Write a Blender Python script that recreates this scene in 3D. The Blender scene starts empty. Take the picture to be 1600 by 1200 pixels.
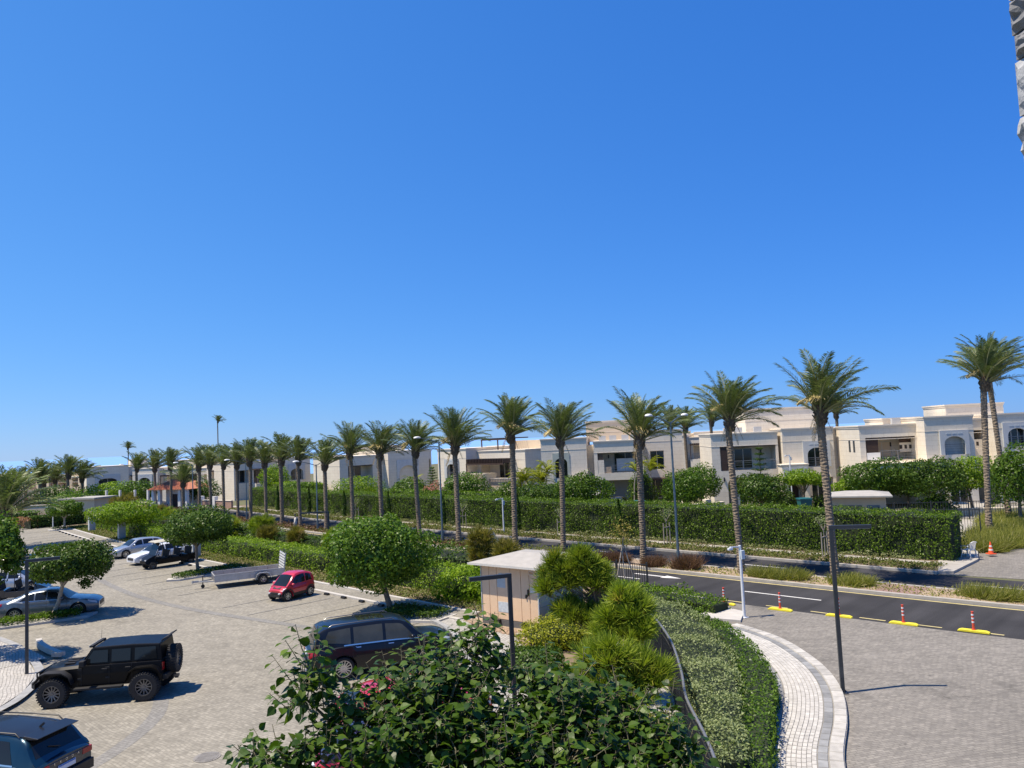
import bpy, bmesh, math, random
import numpy as np
from mathutils import Vector, Matrix, Euler
R = math.radians
SC = bpy.context.scene
COL = SC.collection
# ------------------------------------------------------------------ camera, sky, sun, exposure
cd = bpy.data.cameras.new('camera'); cam = bpy.data.objects.new('camera', cd); COL.objects.link(cam)
cd.sensor_width = 36; cd.lens = 27.0; cd.clip_start = .1; cd.clip_end = 60000
cam.matrix_world = Matrix.Translation((0, 0, 7.8)) @ Matrix.Rotation(R(94.05), 4, 'X') @ Matrix.Rotation(R(-2.6), 4, 'Z')
SC.camera = cam
SUN_EL = 66.5
SUN_AZ = Vector((-1.83, -.36, 0)).normalized()          # towards the sun, on the ground
w = bpy.data.worlds.new('World'); SC.world = w; w.use_nodes = True
nt = w.node_tree; nt.nodes.clear()
sky = nt.nodes.new('ShaderNodeTexSky'); sky.sky_type = 'NISHITA'; sky.sun_disc = False
sky.sun_elevation = R(SUN_EL); sky.sun_rotation = math.atan2(SUN_AZ.x, SUN_AZ.y)
sky.altitude = 0; sky.air_density = 1.0; sky.dust_density = 0.0; sky.ozone_density = 4.0
# the raw sky is warm and pale for this deep marine blue: each channel gets its own contrast and level, and the air pales away from the sea
sep = nt.nodes.new('ShaderNodeSeparateColor'); comb = nt.nodes.new('ShaderNodeCombineColor'); nt.links.new(sky.outputs[0], sep.inputs[0])
tcw = nt.nodes.new('ShaderNodeTexCoord'); sxy = nt.nodes.new('ShaderNodeSeparateXYZ'); nt.links.new(tcw.outputs['Generated'], sxy.inputs[0])
def wmath(op, a, b):
    k = nt.nodes.new('ShaderNodeMath'); k.operation = op
    for i, v in enumerate((a, b)):
        if isinstance(v, (int, float)): k.inputs[i].default_value = v
        else: nt.links.new(v, k.inputs[i])
    return k.outputs[0]
for i, (g, lk, cx) in enumerate(((.90, -.97, -.50), (.62, -.47, -.27), (.497, .163, -.066))):
    v = wmath('MULTIPLY', wmath('POWER', sep.outputs[i], g), 10*math.exp(lk)*.1**g)
    v = wmath('MULTIPLY', v, wmath('POWER', math.exp(cx), sxy.outputs['X']))
    nt.links.new(v, comb.inputs[i])
bg = nt.nodes.new('ShaderNodeBackground'); bg.inputs['Strength'].default_value = .066
out = nt.nodes.new('ShaderNodeOutputWorld')
nt.links.new(comb.outputs[0], bg.inputs[0]); nt.links.new(bg.outputs[0], out.inputs[0])
sl = bpy.data.lights.new('sun', 'SUN'); sl.energy = 5.0; sl.angle = R(.53); sl.color = (1, .885, .72)
so = bpy.data.objects.new('sun', sl); COL.objects.link(so)
sd = SUN_AZ * math.cos(R(SUN_EL)) + Vector((0, 0, math.sin(R(SUN_EL))))
so.rotation_euler = sd.to_track_quat('Z', 'Y').to_euler()
SC.view_settings.view_transform = 'Standard'; SC.view_settings.look = 'None'
SC.view_settings.exposure = 0.6; SC.view_settings.gamma = 1.0; SC.view_settings.use_curve_mapping = False
SC.render.engine = 'CYCLES'
SC.cycles.max_bounces = 6; SC.cycles.transparent_max_bounces = 8; SC.cycles.use_denoising = True
RNG = np.random.default_rng(7); random.seed(7)

# ------------------------------------------------------------------ materials
MATS = {}
def nodes_of(name):
    m = bpy.data.materials.new(name); m.use_nodes = True
    n = m.node_tree; b = n.nodes['Principled BSDF']
    return m, n, b
def M(name, col, rough=.8, var=.12, scale=3., bump=0., bscale=40., metal=0., coat=0., spec=.5, tint=None):
    """plain surface with two octaves of colour wear and optional fine relief"""
    if name in MATS: return MATS[name]
    m, n, b = nodes_of(name)
    tc = n.nodes.new('ShaderNodeTexCoord')
    nz = n.nodes.new('ShaderNodeTexNoise'); nz.inputs['Scale'].default_value = scale; nz.inputs['Detail'].default_value = 6; nz.inputs['Roughness'].default_value = .65
    n.links.new(tc.outputs['Object'], nz.inputs['Vector'])
    r = n.nodes.new('ShaderNodeValToRGB')
    r.color_ramp.elements[0].position = .3; r.color_ramp.elements[1].position = .72
    c = np.array(col); t = np.array(tint if tint is not None else col)
    r.color_ramp.elements[0].color = (*np.clip(c*(1-var), 0, 1), 1); r.color_ramp.elements[1].color = (*np.clip(t*(1+var), 0, 1), 1)
    n.links.new(nz.outputs[0], r.inputs[0]); n.links.new(r.outputs[0], b.inputs['Base Color'])
    b.inputs['Roughness'].default_value = rough; b.inputs['Metallic'].default_value = metal
    b.inputs['Coat Weight'].default_value = coat; b.inputs['Coat Roughness'].default_value = .04
    b.inputs['Specular IOR Level'].default_value = spec
    if bump:
        n2 = n.nodes.new('ShaderNodeTexNoise'); n2.inputs['Scale'].default_value = bscale; n2.inputs['Detail'].default_value = 4
        n.links.new(tc.outputs['Object'], n2.inputs['Vector'])
        bp = n.nodes.new('ShaderNodeBump'); bp.inputs['Strength'].default_value = bump; bp.inputs['Distance'].default_value = .02
        n.links.new(n2.outputs[0], bp.inputs['Height']); n.links.new(bp.outputs[0], b.inputs['Normal'])
    MATS[name] = m; return m
def paver(name, c1, c2, mortar, bw, bh, rot=0., rough=.85, patch=.25, mortar_size=.012, bump=.5, wall=False, stains=0.):
    """small block paving seen from far: per-block tone, joints, large stains"""
    m, n, b = nodes_of(name)
    tc = n.nodes.new('ShaderNodeTexCoord'); mp = n.nodes.new('ShaderNodeMapping'); mp.inputs['Rotation'].default_value = (0, 0, rot)
    if wall:
        sx = n.nodes.new('ShaderNodeSeparateXYZ'); cx = n.nodes.new('ShaderNodeCombineXYZ'); ax = n.nodes.new('ShaderNodeMath')
        n.links.new(tc.outputs['Object'], sx.inputs[0]); n.links.new(sx.outputs[0], ax.inputs[0]); n.links.new(sx.outputs[1], ax.inputs[1]); n.links.new(ax.outputs[0], cx.inputs[0]); n.links.new(sx.outputs[2], cx.inputs[1]); n.links.new(cx.outputs[0], mp.inputs[0])
    else: n.links.new(tc.outputs['Object'], mp.inputs[0])
    br = n.nodes.new('ShaderNodeTexBrick'); br.inputs['Scale'].default_value = 1
    br.inputs['Brick Width'].default_value = bw; br.inputs['Row Height'].default_value = bh
    br.inputs['Mortar Size'].default_value = mortar_size; br.inputs['Mortar Smooth'].default_value = .2; br.inputs['Bias'].default_value = 0
    br.inputs['Color1'].default_value = (*c1, 1); br.inputs['Color2'].default_value = (*c2, 1); br.inputs['Mortar'].default_value = (*mortar, 1)
    wob = n.nodes.new('ShaderNodeTexNoise'); wob.inputs['Scale'].default_value = .35; wob.inputs['Detail'].default_value = 2
    n.links.new(tc.outputs['Object'], wob.inputs['Vector'])
    add = n.nodes.new('ShaderNodeVectorMath'); add.operation = 'MULTIPLY_ADD'; add.inputs[1].default_value = (0, 0, 0) if wall else (.6, .6, 0)
    n.links.new(wob.outputs['Color'], add.inputs[0]); n.links.new(mp.outputs[0], add.inputs[2]); n.links.new(add.outputs[0], br.inputs['Vector'])
    def layer(scale, lo, hi, stretch=None, detail=6):
        z = n.nodes.new('ShaderNodeTexNoise'); z.inputs['Scale'].default_value = scale; z.inputs['Detail'].default_value = detail; z.inputs['Roughness'].default_value = .6
        if stretch:
            mm = n.nodes.new('ShaderNodeMapping'); mm.inputs['Scale'].default_value = stretch; mm.inputs['Rotation'].default_value = (0, 0, R(45))
            n.links.new(tc.outputs['Object'], mm.inputs[0]); n.links.new(mm.outputs[0], z.inputs['Vector'])
        else: n.links.new(tc.outputs['Object'], z.inputs['Vector'])
        mr = n.nodes.new('ShaderNodeMapRange'); mr.inputs[1].default_value = .3; mr.inputs[2].default_value = .7; mr.inputs[3].default_value = lo; mr.inputs[4].default_value = hi
        n.links.new(z.outputs[0], mr.inputs[0]); return mr.outputs[0]
    a = layer(.18, 1-patch, 1+patch*.45); c = layer(1.6, .95, 1.04) if wall else layer(1.6, .88, 1.10); d = layer(7, .96, 1.03) if wall else layer(7, .8, 1.16)
    def mul(x, y):
        k = n.nodes.new('ShaderNodeMath'); k.operation = 'MULTIPLY'; n.links.new(x, k.inputs[0]); n.links.new(y, k.inputs[1]); return k.outputs[0]
    f = mul(mul(a, c), d)
    if stains:
        st = layer(.55, 1.0, 1.0-stains, detail=3); n.nodes[-1].inputs[1].default_value = .60; n.nodes[-1].inputs[2].default_value = .72; f = mul(f, st)
        st = layer(.9, 1.0, 1.0+stains*.35, (.18, 1.6, 1)); n.nodes[-1].inputs[1].default_value = .5; f = mul(f, st)
        st = layer(3.1, 1.0, 1.0-stains*1.2, detail=1); n.nodes[-1].inputs[1].default_value = .70; n.nodes[-1].inputs[2].default_value = .76; f = mul(f, st)
    vm = n.nodes.new('ShaderNodeVectorMath'); vm.operation = 'SCALE'; n.links.new(br.outputs[0], vm.inputs[0]); n.links.new(f, vm.inputs['Scale'])
    n.links.new(vm.outputs[0], b.inputs['Base Color']); b.inputs['Roughness'].default_value = rough; b.inputs['Specular IOR Level'].default_value = .3
    bp = n.nodes.new('ShaderNodeBump'); bp.inputs['Strength'].default_value = bump*.5; bp.inputs['Distance'].default_value = .01; bp.invert = True
    n.links.new(br.outputs['Fac'], bp.inputs['Height']); n.links.new(bp.outputs[0], b.inputs['Normal'])
    MATS[name] = m; return m
def leafmat(name, dark, light, tip=None, rough=.5, trans=.3, spec=.22):
    """leaf: colour picked per leaf from the face attribute rnd"""
    if name in MATS: return MATS[name]
    m, n, b = nodes_of(name)
    at = n.nodes.new('ShaderNodeAttribute'); at.attribute_name = 'rnd'
    r = n.nodes.new('ShaderNodeValToRGB'); e = r.color_ramp.elements
    dark, light = [(c[0]*1.02, c[1]*1.0, c[2]*.72) for c in (dark, light)]
    e[0].color = (*dark, 1); e[1].color = (*light, 1); e[1].position = .8
    if tip is not None:
        x = e.new(1.0); x.color = (*[q*.95 for q in tip], 1)
    n.links.new(at.outputs['Fac'], r.inputs[0])
    oi = n.nodes.new('ShaderNodeObjectInfo'); mr = n.nodes.new('ShaderNodeMapRange'); mr.inputs[3].default_value = .85; mr.inputs[4].default_value = 1.15
    n.links.new(oi.outputs['Random'], mr.inputs[0])
    vm = n.nodes.new('ShaderNodeVectorMath'); vm.operation = 'SCALE'; n.links.new(r.outputs[0], vm.inputs[0]); n.links.new(mr.outputs[0], vm.inputs['Scale'])
    n.links.new(vm.outputs[0], b.inputs['Base Color']); b.inputs['Roughness'].default_value = rough; b.inputs['Specular IOR Level'].default_value = spec
    tr = n.nodes.new('ShaderNodeBsdfTranslucent'); mx = n.nodes.new('ShaderNodeMixShader'); mx.inputs[0].default_value = trans
    tv = n.nodes.new('ShaderNodeVectorMath'); tv.operation = 'MULTIPLY'; tv.inputs[1].default_value = (1.3, 1.45, .6)
    n.links.new(vm.outputs[0], tv.inputs[0]); n.links.new(tv.outputs[0], tr.inputs[0])
    n.links.new(b.outputs[0], mx.inputs[1]); n.links.new(tr.outputs[0], mx.inputs[2])
    n.links.new(mx.outputs[0], n.nodes['Material Output'].inputs[0])
    MATS[name] = m; return m

# ------------------------------------------------------------------ mesh and object helpers
class MB:
    """collects shapes into one mesh"""
    def __init__(s): s.v = []; s.f = []; s.m = []; s.M = Matrix.Identity(4); s.mi = 0
    def add(s, vs, fs):
        k = len(s.v); s.v += [tuple(s.M @ Vector(p)) for p in vs]
        s.f += [tuple(i+k for i in f) for f in fs]; s.m += [s.mi]*len(fs); return s
    def box(s, x0, x1, y0, y1, z0, z1):
        return s.add([(x0,y0,z0),(x1,y0,z0),(x1,y1,z0),(x0,y1,z0),(x0,y0,z1),(x1,y0,z1),(x1,y1,z1),(x0,y1,z1)],
                     [(0,3,2,1),(4,5,6,7),(0,1,5,4),(1,2,6,5),(2,3,7,6),(3,0,4,7)])
    def bar(s, a, b, w, h=None, up=(0,0,1)):
        """square bar from a to b"""
        a = Vector(a); b = Vector(b); h = h or w; d = (b-a); L = d.length; d.normalize(); u = Vector(up)
        if abs(d.dot(u)) > .98: u = Vector((1,0,0))
        sx = d.cross(u).normalized()*w/2; sy = sx.cross(d).normalized()*h/2
        q = [-sx-sy, sx-sy, sx+sy, -sx+sy]
        return s.add([a+i for i in q]+[b+i for i in q], [(0,3,2,1),(4,5,6,7),(0,1,5,4),(1,2,6,5),(2,3,7,6),(3,0,4,7)])
    def tube(s, pts, rad, n=8, cap=True):
        pts = [Vector(p) for p in pts]; rad = rad if hasattr(rad, '__len__') else [rad]*len(pts)
        vs = []; fs = []; pu = None
        for i, p in enumerate(pts):
            d = (pts[min(i+1, len(pts)-1)]-pts[max(i-1, 0)]).normalized()
            u = pu if pu is not None else (Vector((0,0,1)) if abs(d.z) < .9 else Vector((1,0,0)))
            x = d.cross(u).normalized(); u = x.cross(d).normalized(); pu = u
            for k in range(n):
                a = 2*math.pi*k/n; vs.append(p+(x*math.cos(a)+u*math.sin(a))*rad[i])
        for i in range(len(pts)-1):
            for k in range(n):
                k2 = (k+1) % n; fs.append((i*n+k, i*n+k2, (i+1)*n+k2, (i+1)*n+k))
        if cap: fs.append(tuple(range(n))[::-1]); fs.append(tuple((len(pts)-1)*n+k for k in range(n)))
        return s.add(vs, fs)
    def cyl(s, a, b, r0, r1=None, n=12): return s.tube([a, b], [r0, r0 if r1 is None else r1], n)
    def prism(s, poly, z0, z1):
        n = len(poly)
        return s.add([(x,y,z0) for x,y in poly]+[(x,y,z1) for x,y in poly],
                     [tuple(range(n))[::-1], tuple(range(n,2*n))]+[(i,(i+1)%n,n+(i+1)%n,n+i) for i in range(n)])
    def prism_y(s, poly, y0, y1):
        """polygon in x,z pushed along y"""
        n = len(poly)
        return s.add([(x,y0,z) for x,z in poly]+[(x,y1,z) for x,z in poly],
                     [tuple(range(n)), tuple(range(n,2*n))[::-1]]+[((i+1)%n,i,n+i,n+(i+1)%n) for i in range(n)])
    def lathe(s, prof, n=24, closed=False):
        """profile of (radius, along y) turned about the y axis"""
        vs = []; fs = []; m = len(prof)
        for k in range(n):
            a = 2*math.pi*k/n
            vs += [(r*math.cos(a), y, r*math.sin(a)) for r, y in prof]
        for k in range(n):
            k2 = (k+1) % n
            for i in range(m if closed else m-1):
                j = (i+1) % m; fs.append((k*m+i, k*m+j, k2*m+j, k2*m+i))
        return s.add(vs, fs)
    def loft(s, rings, closed=True, caps=True):
        n = len(rings[0]); vs = [p for r in rings for p in r]; fs = []
        for i in range(len(rings)-1):
            for k in range(n if closed else n-1):
                k2 = (k+1) % n; fs.append((i*n+k, i*n+k2, (i+1)*n+k2, (i+1)*n+k))
        if caps: fs.append(tuple(range(n))[::-1]); fs.append(tuple((len(rings)-1)*n+k for k in range(n)))
        return s.add(vs, fs)
    def mesh(s, name, mats, smooth=None):
        me = bpy.data.meshes.new(name); me.from_pydata(s.v, [], s.f)
        for m in (mats if isinstance(mats, (list, tuple)) else [mats]): me.materials.append(m)
        me.polygons.foreach_set('material_index', s.m)
        if smooth is not None:
            bm = bmesh.new(); bm.from_mesh(me); bmesh.ops.recalc_face_normals(bm, faces=bm.faces); bm.to_mesh(me); bm.free()
            me.shade_smooth(); me.set_sharp_from_angle(angle=R(smooth))
        else:
            bm = bmesh.new(); bm.from_mesh(me); bmesh.ops.recalc_face_normals(bm, faces=bm.faces); bm.to_mesh(me); bm.free()
        return me
    def build(s, name, mats, parent=None, smooth=None, bevel=0, seg=2):
        o = link(name, s.mesh(name, mats, smooth), parent)
        if bevel:
            b = o.modifiers.new('bevel', 'BEVEL'); b.width = bevel; b.segments = seg; b.limit_method = 'ANGLE'; b.angle_limit = R(40)
        return o
def link(name, data, parent=None, loc=None, rot=None):
    o = bpy.data.objects.new(name, data); COL.objects.link(o)
    if parent is not None: o.parent = parent
    if loc is not None: o.location = loc
    if rot is not None: o.rotation_euler = rot
    return o
def tag(o, label, cat, group=None, kind=None):
    if label: o['label'] = label
    if cat: o['category'] = cat
    if group: o['group'] = group
    if kind: o['kind'] = kind
    return o
def thing(name, label, cat, loc=(0,0,0), rz=0., group=None):
    o = bpy.data.objects.new(name, None); COL.objects.link(o); o.empty_display_size = .2
    o.location = loc; o.rotation_euler = (0, 0, rz); return tag(o, label, cat, group)
def struct(o): o['kind'] = 'structure'; return o
def dup(root, loc=None, rz=None, label=None, group=None, scale=None):
    def cp(o, p):
        c = o.copy(); COL.objects.link(c)
        if p is not None: c.parent = p
        for ch in o.children: cp(ch, c)
        return c
    c = cp(root, None)
    if loc is not None: c.location = loc
    if rz is not None: c.rotation_euler = (0, 0, rz)
    if label: c['label'] = label
    if group: c['group'] = group
    if scale is not None: c.scale = scale
    return c
def unit(v): return v/np.maximum(np.linalg.norm(v, axis=1, keepdims=True), 1e-9)
def leaves(name, P, N, L, W, m, parent=None, rng=RNG, flat=.55, bias=None, link_it=True):
    """cloud of pointed leaves: P places, N outward normals, L length, W width"""
    P = np.asarray(P, float); n = len(P); N = unit(np.asarray(N, float) + rng.normal(0, flat, (n, 3)))
    T = rng.normal(0, 1, (n, 3)); T -= (T*N).sum(1, keepdims=True)*N; T = unit(T)
    if bias is not None: T = T + np.asarray(bias); T -= (T*N).sum(1, keepdims=True)*N; T = unit(T)
    B = np.cross(N, T); l = (L*rng.uniform(.65, 1.3, n))[:, None]; ww = (W*rng.uniform(.7, 1.25, n))[:, None]
    V = np.empty((n, 4, 3)); V[:, 0] = P; V[:, 1] = P+T*l*.45+B*ww*.5+N*ww*.12; V[:, 2] = P+T*l-N*l*.15; V[:, 3] = P+T*l*.45-B*ww*.5+N*ww*.12
    return quads(name, V, rng.uniform(0, 1, n), m, parent, link_it)
def quads(name, V, rnd, m, parent=None, link_it=True):
    n = len(V); me = bpy.data.meshes.new(name); me.vertices.add(n*4); me.loops.add(n*4); me.polygons.add(n)
    me.vertices.foreach_set('co', V.reshape(-1)); me.loops.foreach_set('vertex_index', np.arange(n*4, dtype=np.int32))
    me.polygons.foreach_set('loop_start', np.arange(0, n*4, 4, dtype=np.int32))
    me.update(calc_edges=True)
    a = me.attributes.new('rnd', 'FLOAT', 'FACE'); a.data.foreach_set('value', np.asarray(rnd, np.float32))
    me.materials.append(m)
    return link(name, me, parent) if link_it else me
def fib_sphere(n, rng=RNG):
    v = rng.normal(0, 1, (n, 3)); return unit(v)
# simple value noise for shapes
def lump(P, f, seed=0):
    P = np.asarray(P); r = np.zeros(len(P)); g = np.random.default_rng(seed)
    for o in range(3):
        k = g.normal(0, 1, (6, 3))*f*(1.9**o); ph = g.uniform(0, 6.28, 6)
        r += np.sin(P @ k.T + ph).mean(1)/(1.6**o)
    return r
# ------------------------------------------------------------------ the road's own frame: s runs along it to the left, n across it away from us
def rc(s): return .0009*max(0, s-45)**2 + .004*max(0, 14-s)**2
def RD(s, n, z=0.):
    n = n+rc(s); k = 1/math.sqrt(2); return (k*(n-s), k*(n+s), z)
def ribbon(name, s0, s1, n0, n1, z0, z1, m, step=2.5, parent=None):
    """strip along the road, box section from z0 to z1"""
    k = max(2, int(abs(s1-s0)/step)+1); rings = []
    for i in range(k):
        s = s0+(s1-s0)*i/(k-1)
        if z1-z0 < .002: rings.append([RD(s, n0, z1), RD(s, n1, z1)])
        else: rings.append([RD(s, n0, z0), RD(s, n1, z0), RD(s, n1, z1), RD(s, n0, z1)])
    b = MB(); b.loft(rings, closed=z1-z0 >= .002, caps=z1-z0 >= .002)
    return b.build(name, m, parent)
# ------------------------------------------------------------------ the setting
MAT_PARK = paver('parking_paver', (.290,.270,.222), (.215,.200,.164), (.202,.188,.155), .2, .1, R(38), patch=.13, stains=.16)
MAT_DARKBAND = paver('dark_band_paver', (.235,.228,.208), (.192,.186,.172), (.165,.16,.148), .2, .1, R(38), patch=.12)
MAT_PLAZA = paver('plaza_paver', (.245,.228,.198), (.178,.166,.147), (.158,.147,.13), .2, .1, R(-12), patch=.16, stains=.28)
MAT_LIGHTPATH = paver('light_path_paver', (.40,.385,.355), (.34,.33,.305), (.21,.2,.18), .2, .1, R(60), patch=.08)
def asphalt():
    """road surface with worn wheel tracks along its run, patches and grit"""
    m, n, bs = nodes_of('asphalt'); tc = n.nodes.new('ShaderNodeTexCoord'); mp = n.nodes.new('ShaderNodeMapping'); mp.inputs['Rotation'].default_value = (0, 0, R(45)); n.links.new(tc.outputs['Object'], mp.inputs[0])
    def nz(sc, vec, lo, hi, a=.35, c=.65):
        z = n.nodes.new('ShaderNodeTexNoise'); z.inputs['Scale'].default_value = sc; z.inputs['Detail'].default_value = 5; n.links.new(vec, z.inputs['Vector']); r = n.nodes.new('ShaderNodeMapRange'); r.inputs[1].default_value = a; r.inputs[2].default_value = c; r.inputs[3].default_value = lo; r.inputs[4].default_value = hi; n.links.new(z.outputs[0], r.inputs[0]); return r.outputs[0]
    st = n.nodes.new('ShaderNodeMapping'); st.inputs['Scale'].default_value = (.04, 1.3, 1); n.links.new(mp.outputs[0], st.inputs[0])
    st2 = n.nodes.new('ShaderNodeMapping'); st2.inputs['Scale'].default_value = (1.3, .04, 1); n.links.new(mp.outputs[0], st2.inputs[0])
    f = None
    for v in (nz(1., st2.outputs[0], .84, 1.22), nz(.4, tc.outputs['Object'], .86, 1.15), nz(30., tc.outputs['Object'], .75, 1.28)):
        if f is None: f = v
        else: k = n.nodes.new('ShaderNodeMath'); k.operation = 'MULTIPLY'; n.links.new(f, k.inputs[0]); n.links.new(v, k.inputs[1]); f = k.outputs[0]
    vm = n.nodes.new('ShaderNodeVectorMath'); vm.operation = 'SCALE'; vm.inputs[0].default_value = (.036, .0355, .0375); n.links.new(f, vm.inputs['Scale']); n.links.new(vm.outputs[0], bs.inputs['Base Color']); bs.inputs['Roughness'].default_value = .92; bs.inputs['Specular IOR Level'].default_value = .2
    return m
MAT_ASPHALT = asphalt()
MAT_KERB = M('kerb_stone', (.34,.32,.285), .85, .14, 2., bump=.15)
MAT_KERBW = M('white_kerb', (.43,.41,.375), .85, .1, 2., bump=.1)
MAT_KERBG = M('grey_stone', (.24,.245,.245), .8, .22, 3., bump=.15, tint=(.29,.29,.285))
MAT_WPAVE = M('white_paver', (.56,.55,.525), .8, .09, 1.3, bump=.1, tint=(.52,.515,.50))
MAT_SOIL = M('soil', (.15,.108,.068), .95, .3, 1.5, bump=.8, bscale=12, tint=(.19,.145,.095))
MAT_SAND = M('sandy_ground', (.28,.205,.135), .95, .2, 2.5, bump=.8, bscale=14, tint=(.33,.255,.18))
MAT_WHITEPAINT = M('road_paint', (.62,.61,.58), .7, .12, 3.)
MAT_YELLOWPAINT = M('kerb_yellow_paint', (.52,.44,.20), .7, .25, 3.)
MAT_SEA = M('hazed_sea', (.17,.33,.60), .6, .05, .002, spec=.3)  # paled towards the horizon sky: distance haze is put into the water colour

def sheet(name, poly, z, m):
    b = MB(); b.add([(x, y, z) for x, y in poly], [tuple(range(len(poly)))]); return struct(b.build(name, m))
def slab(name, poly, z0, z1, m):
    b = MB(); b.prism(poly, z0, z1); return struct(b.build(name, m))
# land sheet: flat under the whole site, falling gently to the far left, ending in a low shore
def land_z(x, y):
    n = (x+y)/1.4142; t = min(1, max(0, (y-95)/70))*min(1, max(0, (-x-10)/60)); t = t*t*(3-2*t)
    e = min(1, max(0, (y-300)/160)); return -.02-2.4*t-9.5*e*e*(3-2*e)
g = MB(); xs = [-2500,-900,-400,-260,-200,-160,-130,-110,-90,-70,-50,-30,-10,10,60,120,200,400,900,2500]; ys = [-60,0,40,80,95,105,115,125,135,150,165,200,260,300,330,360,400,440,470,520]
g.add([(x,y,land_z(x,y)) for y in ys for x in xs], [(j*len(xs)+i, j*len(xs)+i+1, (j+1)*len(xs)+i+1, (j+1)*len(xs)+i) for j in range(len(ys)-1) for i in range(len(xs)-1)])
struct(g.build('ground', M('dry_ground', (.13,.105,.06), .95, .3, .25, bump=.5, bscale=3, tint=(.085,.095,.035))))
sheet('sea', [(-40000,430),(40000,430),(40000,48000),(-40000,48000)], -9.2, MAT_SEA)
# parking lot
KN = 22.0                                                       # the kerb line of the far parking row
lot = [(1.3,6),(1.3,20)]+[RD(s, KN)[:2] for s in (19,24,30,40,52,65,80,95,103)]+[(-80,98),(-95,60),(-60,6)]
sheet('parking_lot', lot, .004, MAT_PARK)
# dark drainage band that runs through the paving, and its long curve past the parked cars
def band(name, pts, wd, z, m):
    L = []; Rr = []
    for i, p in enumerate(pts):
        a = Vector(pts[max(i-1,0)]); b = Vector(pts[min(i+1,len(pts)-1)]); d = (b-a).normalized(); q = Vector((-d.y, d.x))*wd/2
        L.append((p[0]+q.x, p[1]+q.y, z)); Rr.append((p[0]-q.x, p[1]-q.y, z))
    k = len(pts); b = MB(); b.add(L+Rr, [(i, i+1, k+i+1, k+i) for i in range(k-1)]); return struct(b.build(name, m))
def smooth(pts, k=6):
    """Catmull-Rom through the points"""
    P = [Vector(p) for p in pts]; P = [2*P[0]-P[1]]+P+[2*P[-1]-P[-2]]; o = []
    for i in range(1, len(P)-2):
        for j in range(k):
            t = j/k; a, b, c, d = P[i-1], P[i], P[i+1], P[i+2]
            o.append(.5*((2*b)+(c-a)*t+(2*a-5*b+4*c-d)*t*t+(3*b-a-3*c+d)*t**3))
    o.append(P[-2]); return [tuple(p) for p in o]
band('drain_band', smooth([(-11.6,18.5),(-11.0,20.7),(-11.1,23.6),(-12.3,26.6)]), .46, .008, MAT_DARKBAND)
band('drain_band', smooth([(-29.5,53.0),(-24.8,47.2),(-20.6,42.6),(-16.2,38.8),(-12.2,36.0),(-7.8,33.0)]), .42, .012, MAT_DARKBAND)
# bay lines between the far parking bays
for s in [27.2+2.75*i for i in range(26)]:
    if 40 < s < 43: continue
    a = RD(s, KN-.3); b = RD(s, KN-5.0)
    o = band('bay_line', [a[:2], b[:2]], .1, .016, MAT_DARKBAND)
# parking kerbs and the strip between them
S0, S1 = 26.0, 100.0
struct(ribbon('parking_kerb', S0, S1, KN, KN+.22, 0, .10, MAT_KERBW))
struct(ribbon('kerb_paving', S0, S1, KN+.22, KN+1.15, 0, .085, MAT_PARK))
struct(ribbon('planting_kerb', S0, S1, KN+1.15, KN+1.35, 0, .16, MAT_KERBW))
struct(ribbon('planting_soil', 18.0, S1, KN+1.35, 31.2, 0, .10, MAT_SOIL))
# road
struct(ribbon('road', -22, 175, 31.45, 36.4, 0, .001, MAT_ASPHALT))
struct(ribbon('road', -22, 175, 38.75, 42.6, 0, .001, MAT_ASPHALT))
struct(ribbon('near_kerb', 19.5, 140, 31.2, 31.45, 0, .13, MAT_KERB))
struct(ribbon('median_kerb', -22, 140, 36.4, 36.62, 0, .14, MAT_KERB))
struct(ribbon('median_kerb', -22, 140, 38.53, 38.75, 0, .14, MAT_KERB))
struct(ribbon('median_soil', -22, 140, 36.62, 38.53, 0, .12, MAT_SAND))
struct(ribbon('far_kerb', 13.0, 140, 42.6, 42.82, 0, .14, MAT_KERB))
struct(ribbon('verge_soil', 13.0, 105, 42.82, 44.9, 0, .12, MAT_SOIL))
struct(ribbon('verge_path', 13.0, 105, 44.9, 45.7, 0, .128, MAT_KERB))
struct(ribbon('hedge_soil', 13.1, 105, 45.7, 49.5, 0, .11, MAT_SOIL))
struct(ribbon('median_yellow_line', -22, 90, 36.2, 36.32, 0, .0055, MAT_YELLOWPAINT)).location.z = 0
def dashes(n, spans, m, wd=.12, z=.006):
    for s0, s1 in spans: struct(ribbon('lane_line', s0, s1, n, n+wd, z-.0015, z, m, step=1.5))
dashes(33.95, [(1.8, 5.6), (15.2,18.9), (25.,28.), (36,39), (47,50)], MAT_WHITEPAINT)
dashes(31.75, [(9.3-1.6+i*2.0, 9.3-1.6+i*2.0+1.0) for i in range(-2, 7)], MAT_YELLOWPAINT, .1)
dashes(40.6, [(8,11),(20,23),(32,35),(44,47),(56,59)], MAT_WHITEPAINT)
# arrow on the near lane
b = MB(); b.add([RD(24.3,35.1,.007),RD(26.2,35.1,.007),RD(26.2,35.28,.007),RD(24.3,35.28,.007)], [(0,1,2,3)]); b.add([RD(24.3,34.85,.007),RD(24.3,35.53,.007),RD(23.2,35.19,.007)], [(0,1,2)])
struct(b.build('lane_arrow', MAT_WHITEPAINT))
# brick crossing patch in the median
struct(ribbon('median_crossing', 12.1, 13.9, 36.62, 38.53, .1, .127, paver('red_paver', (.30,.19,.16), (.25,.16,.14), (.2,.15,.12), .2, .1, R(45))))
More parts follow.
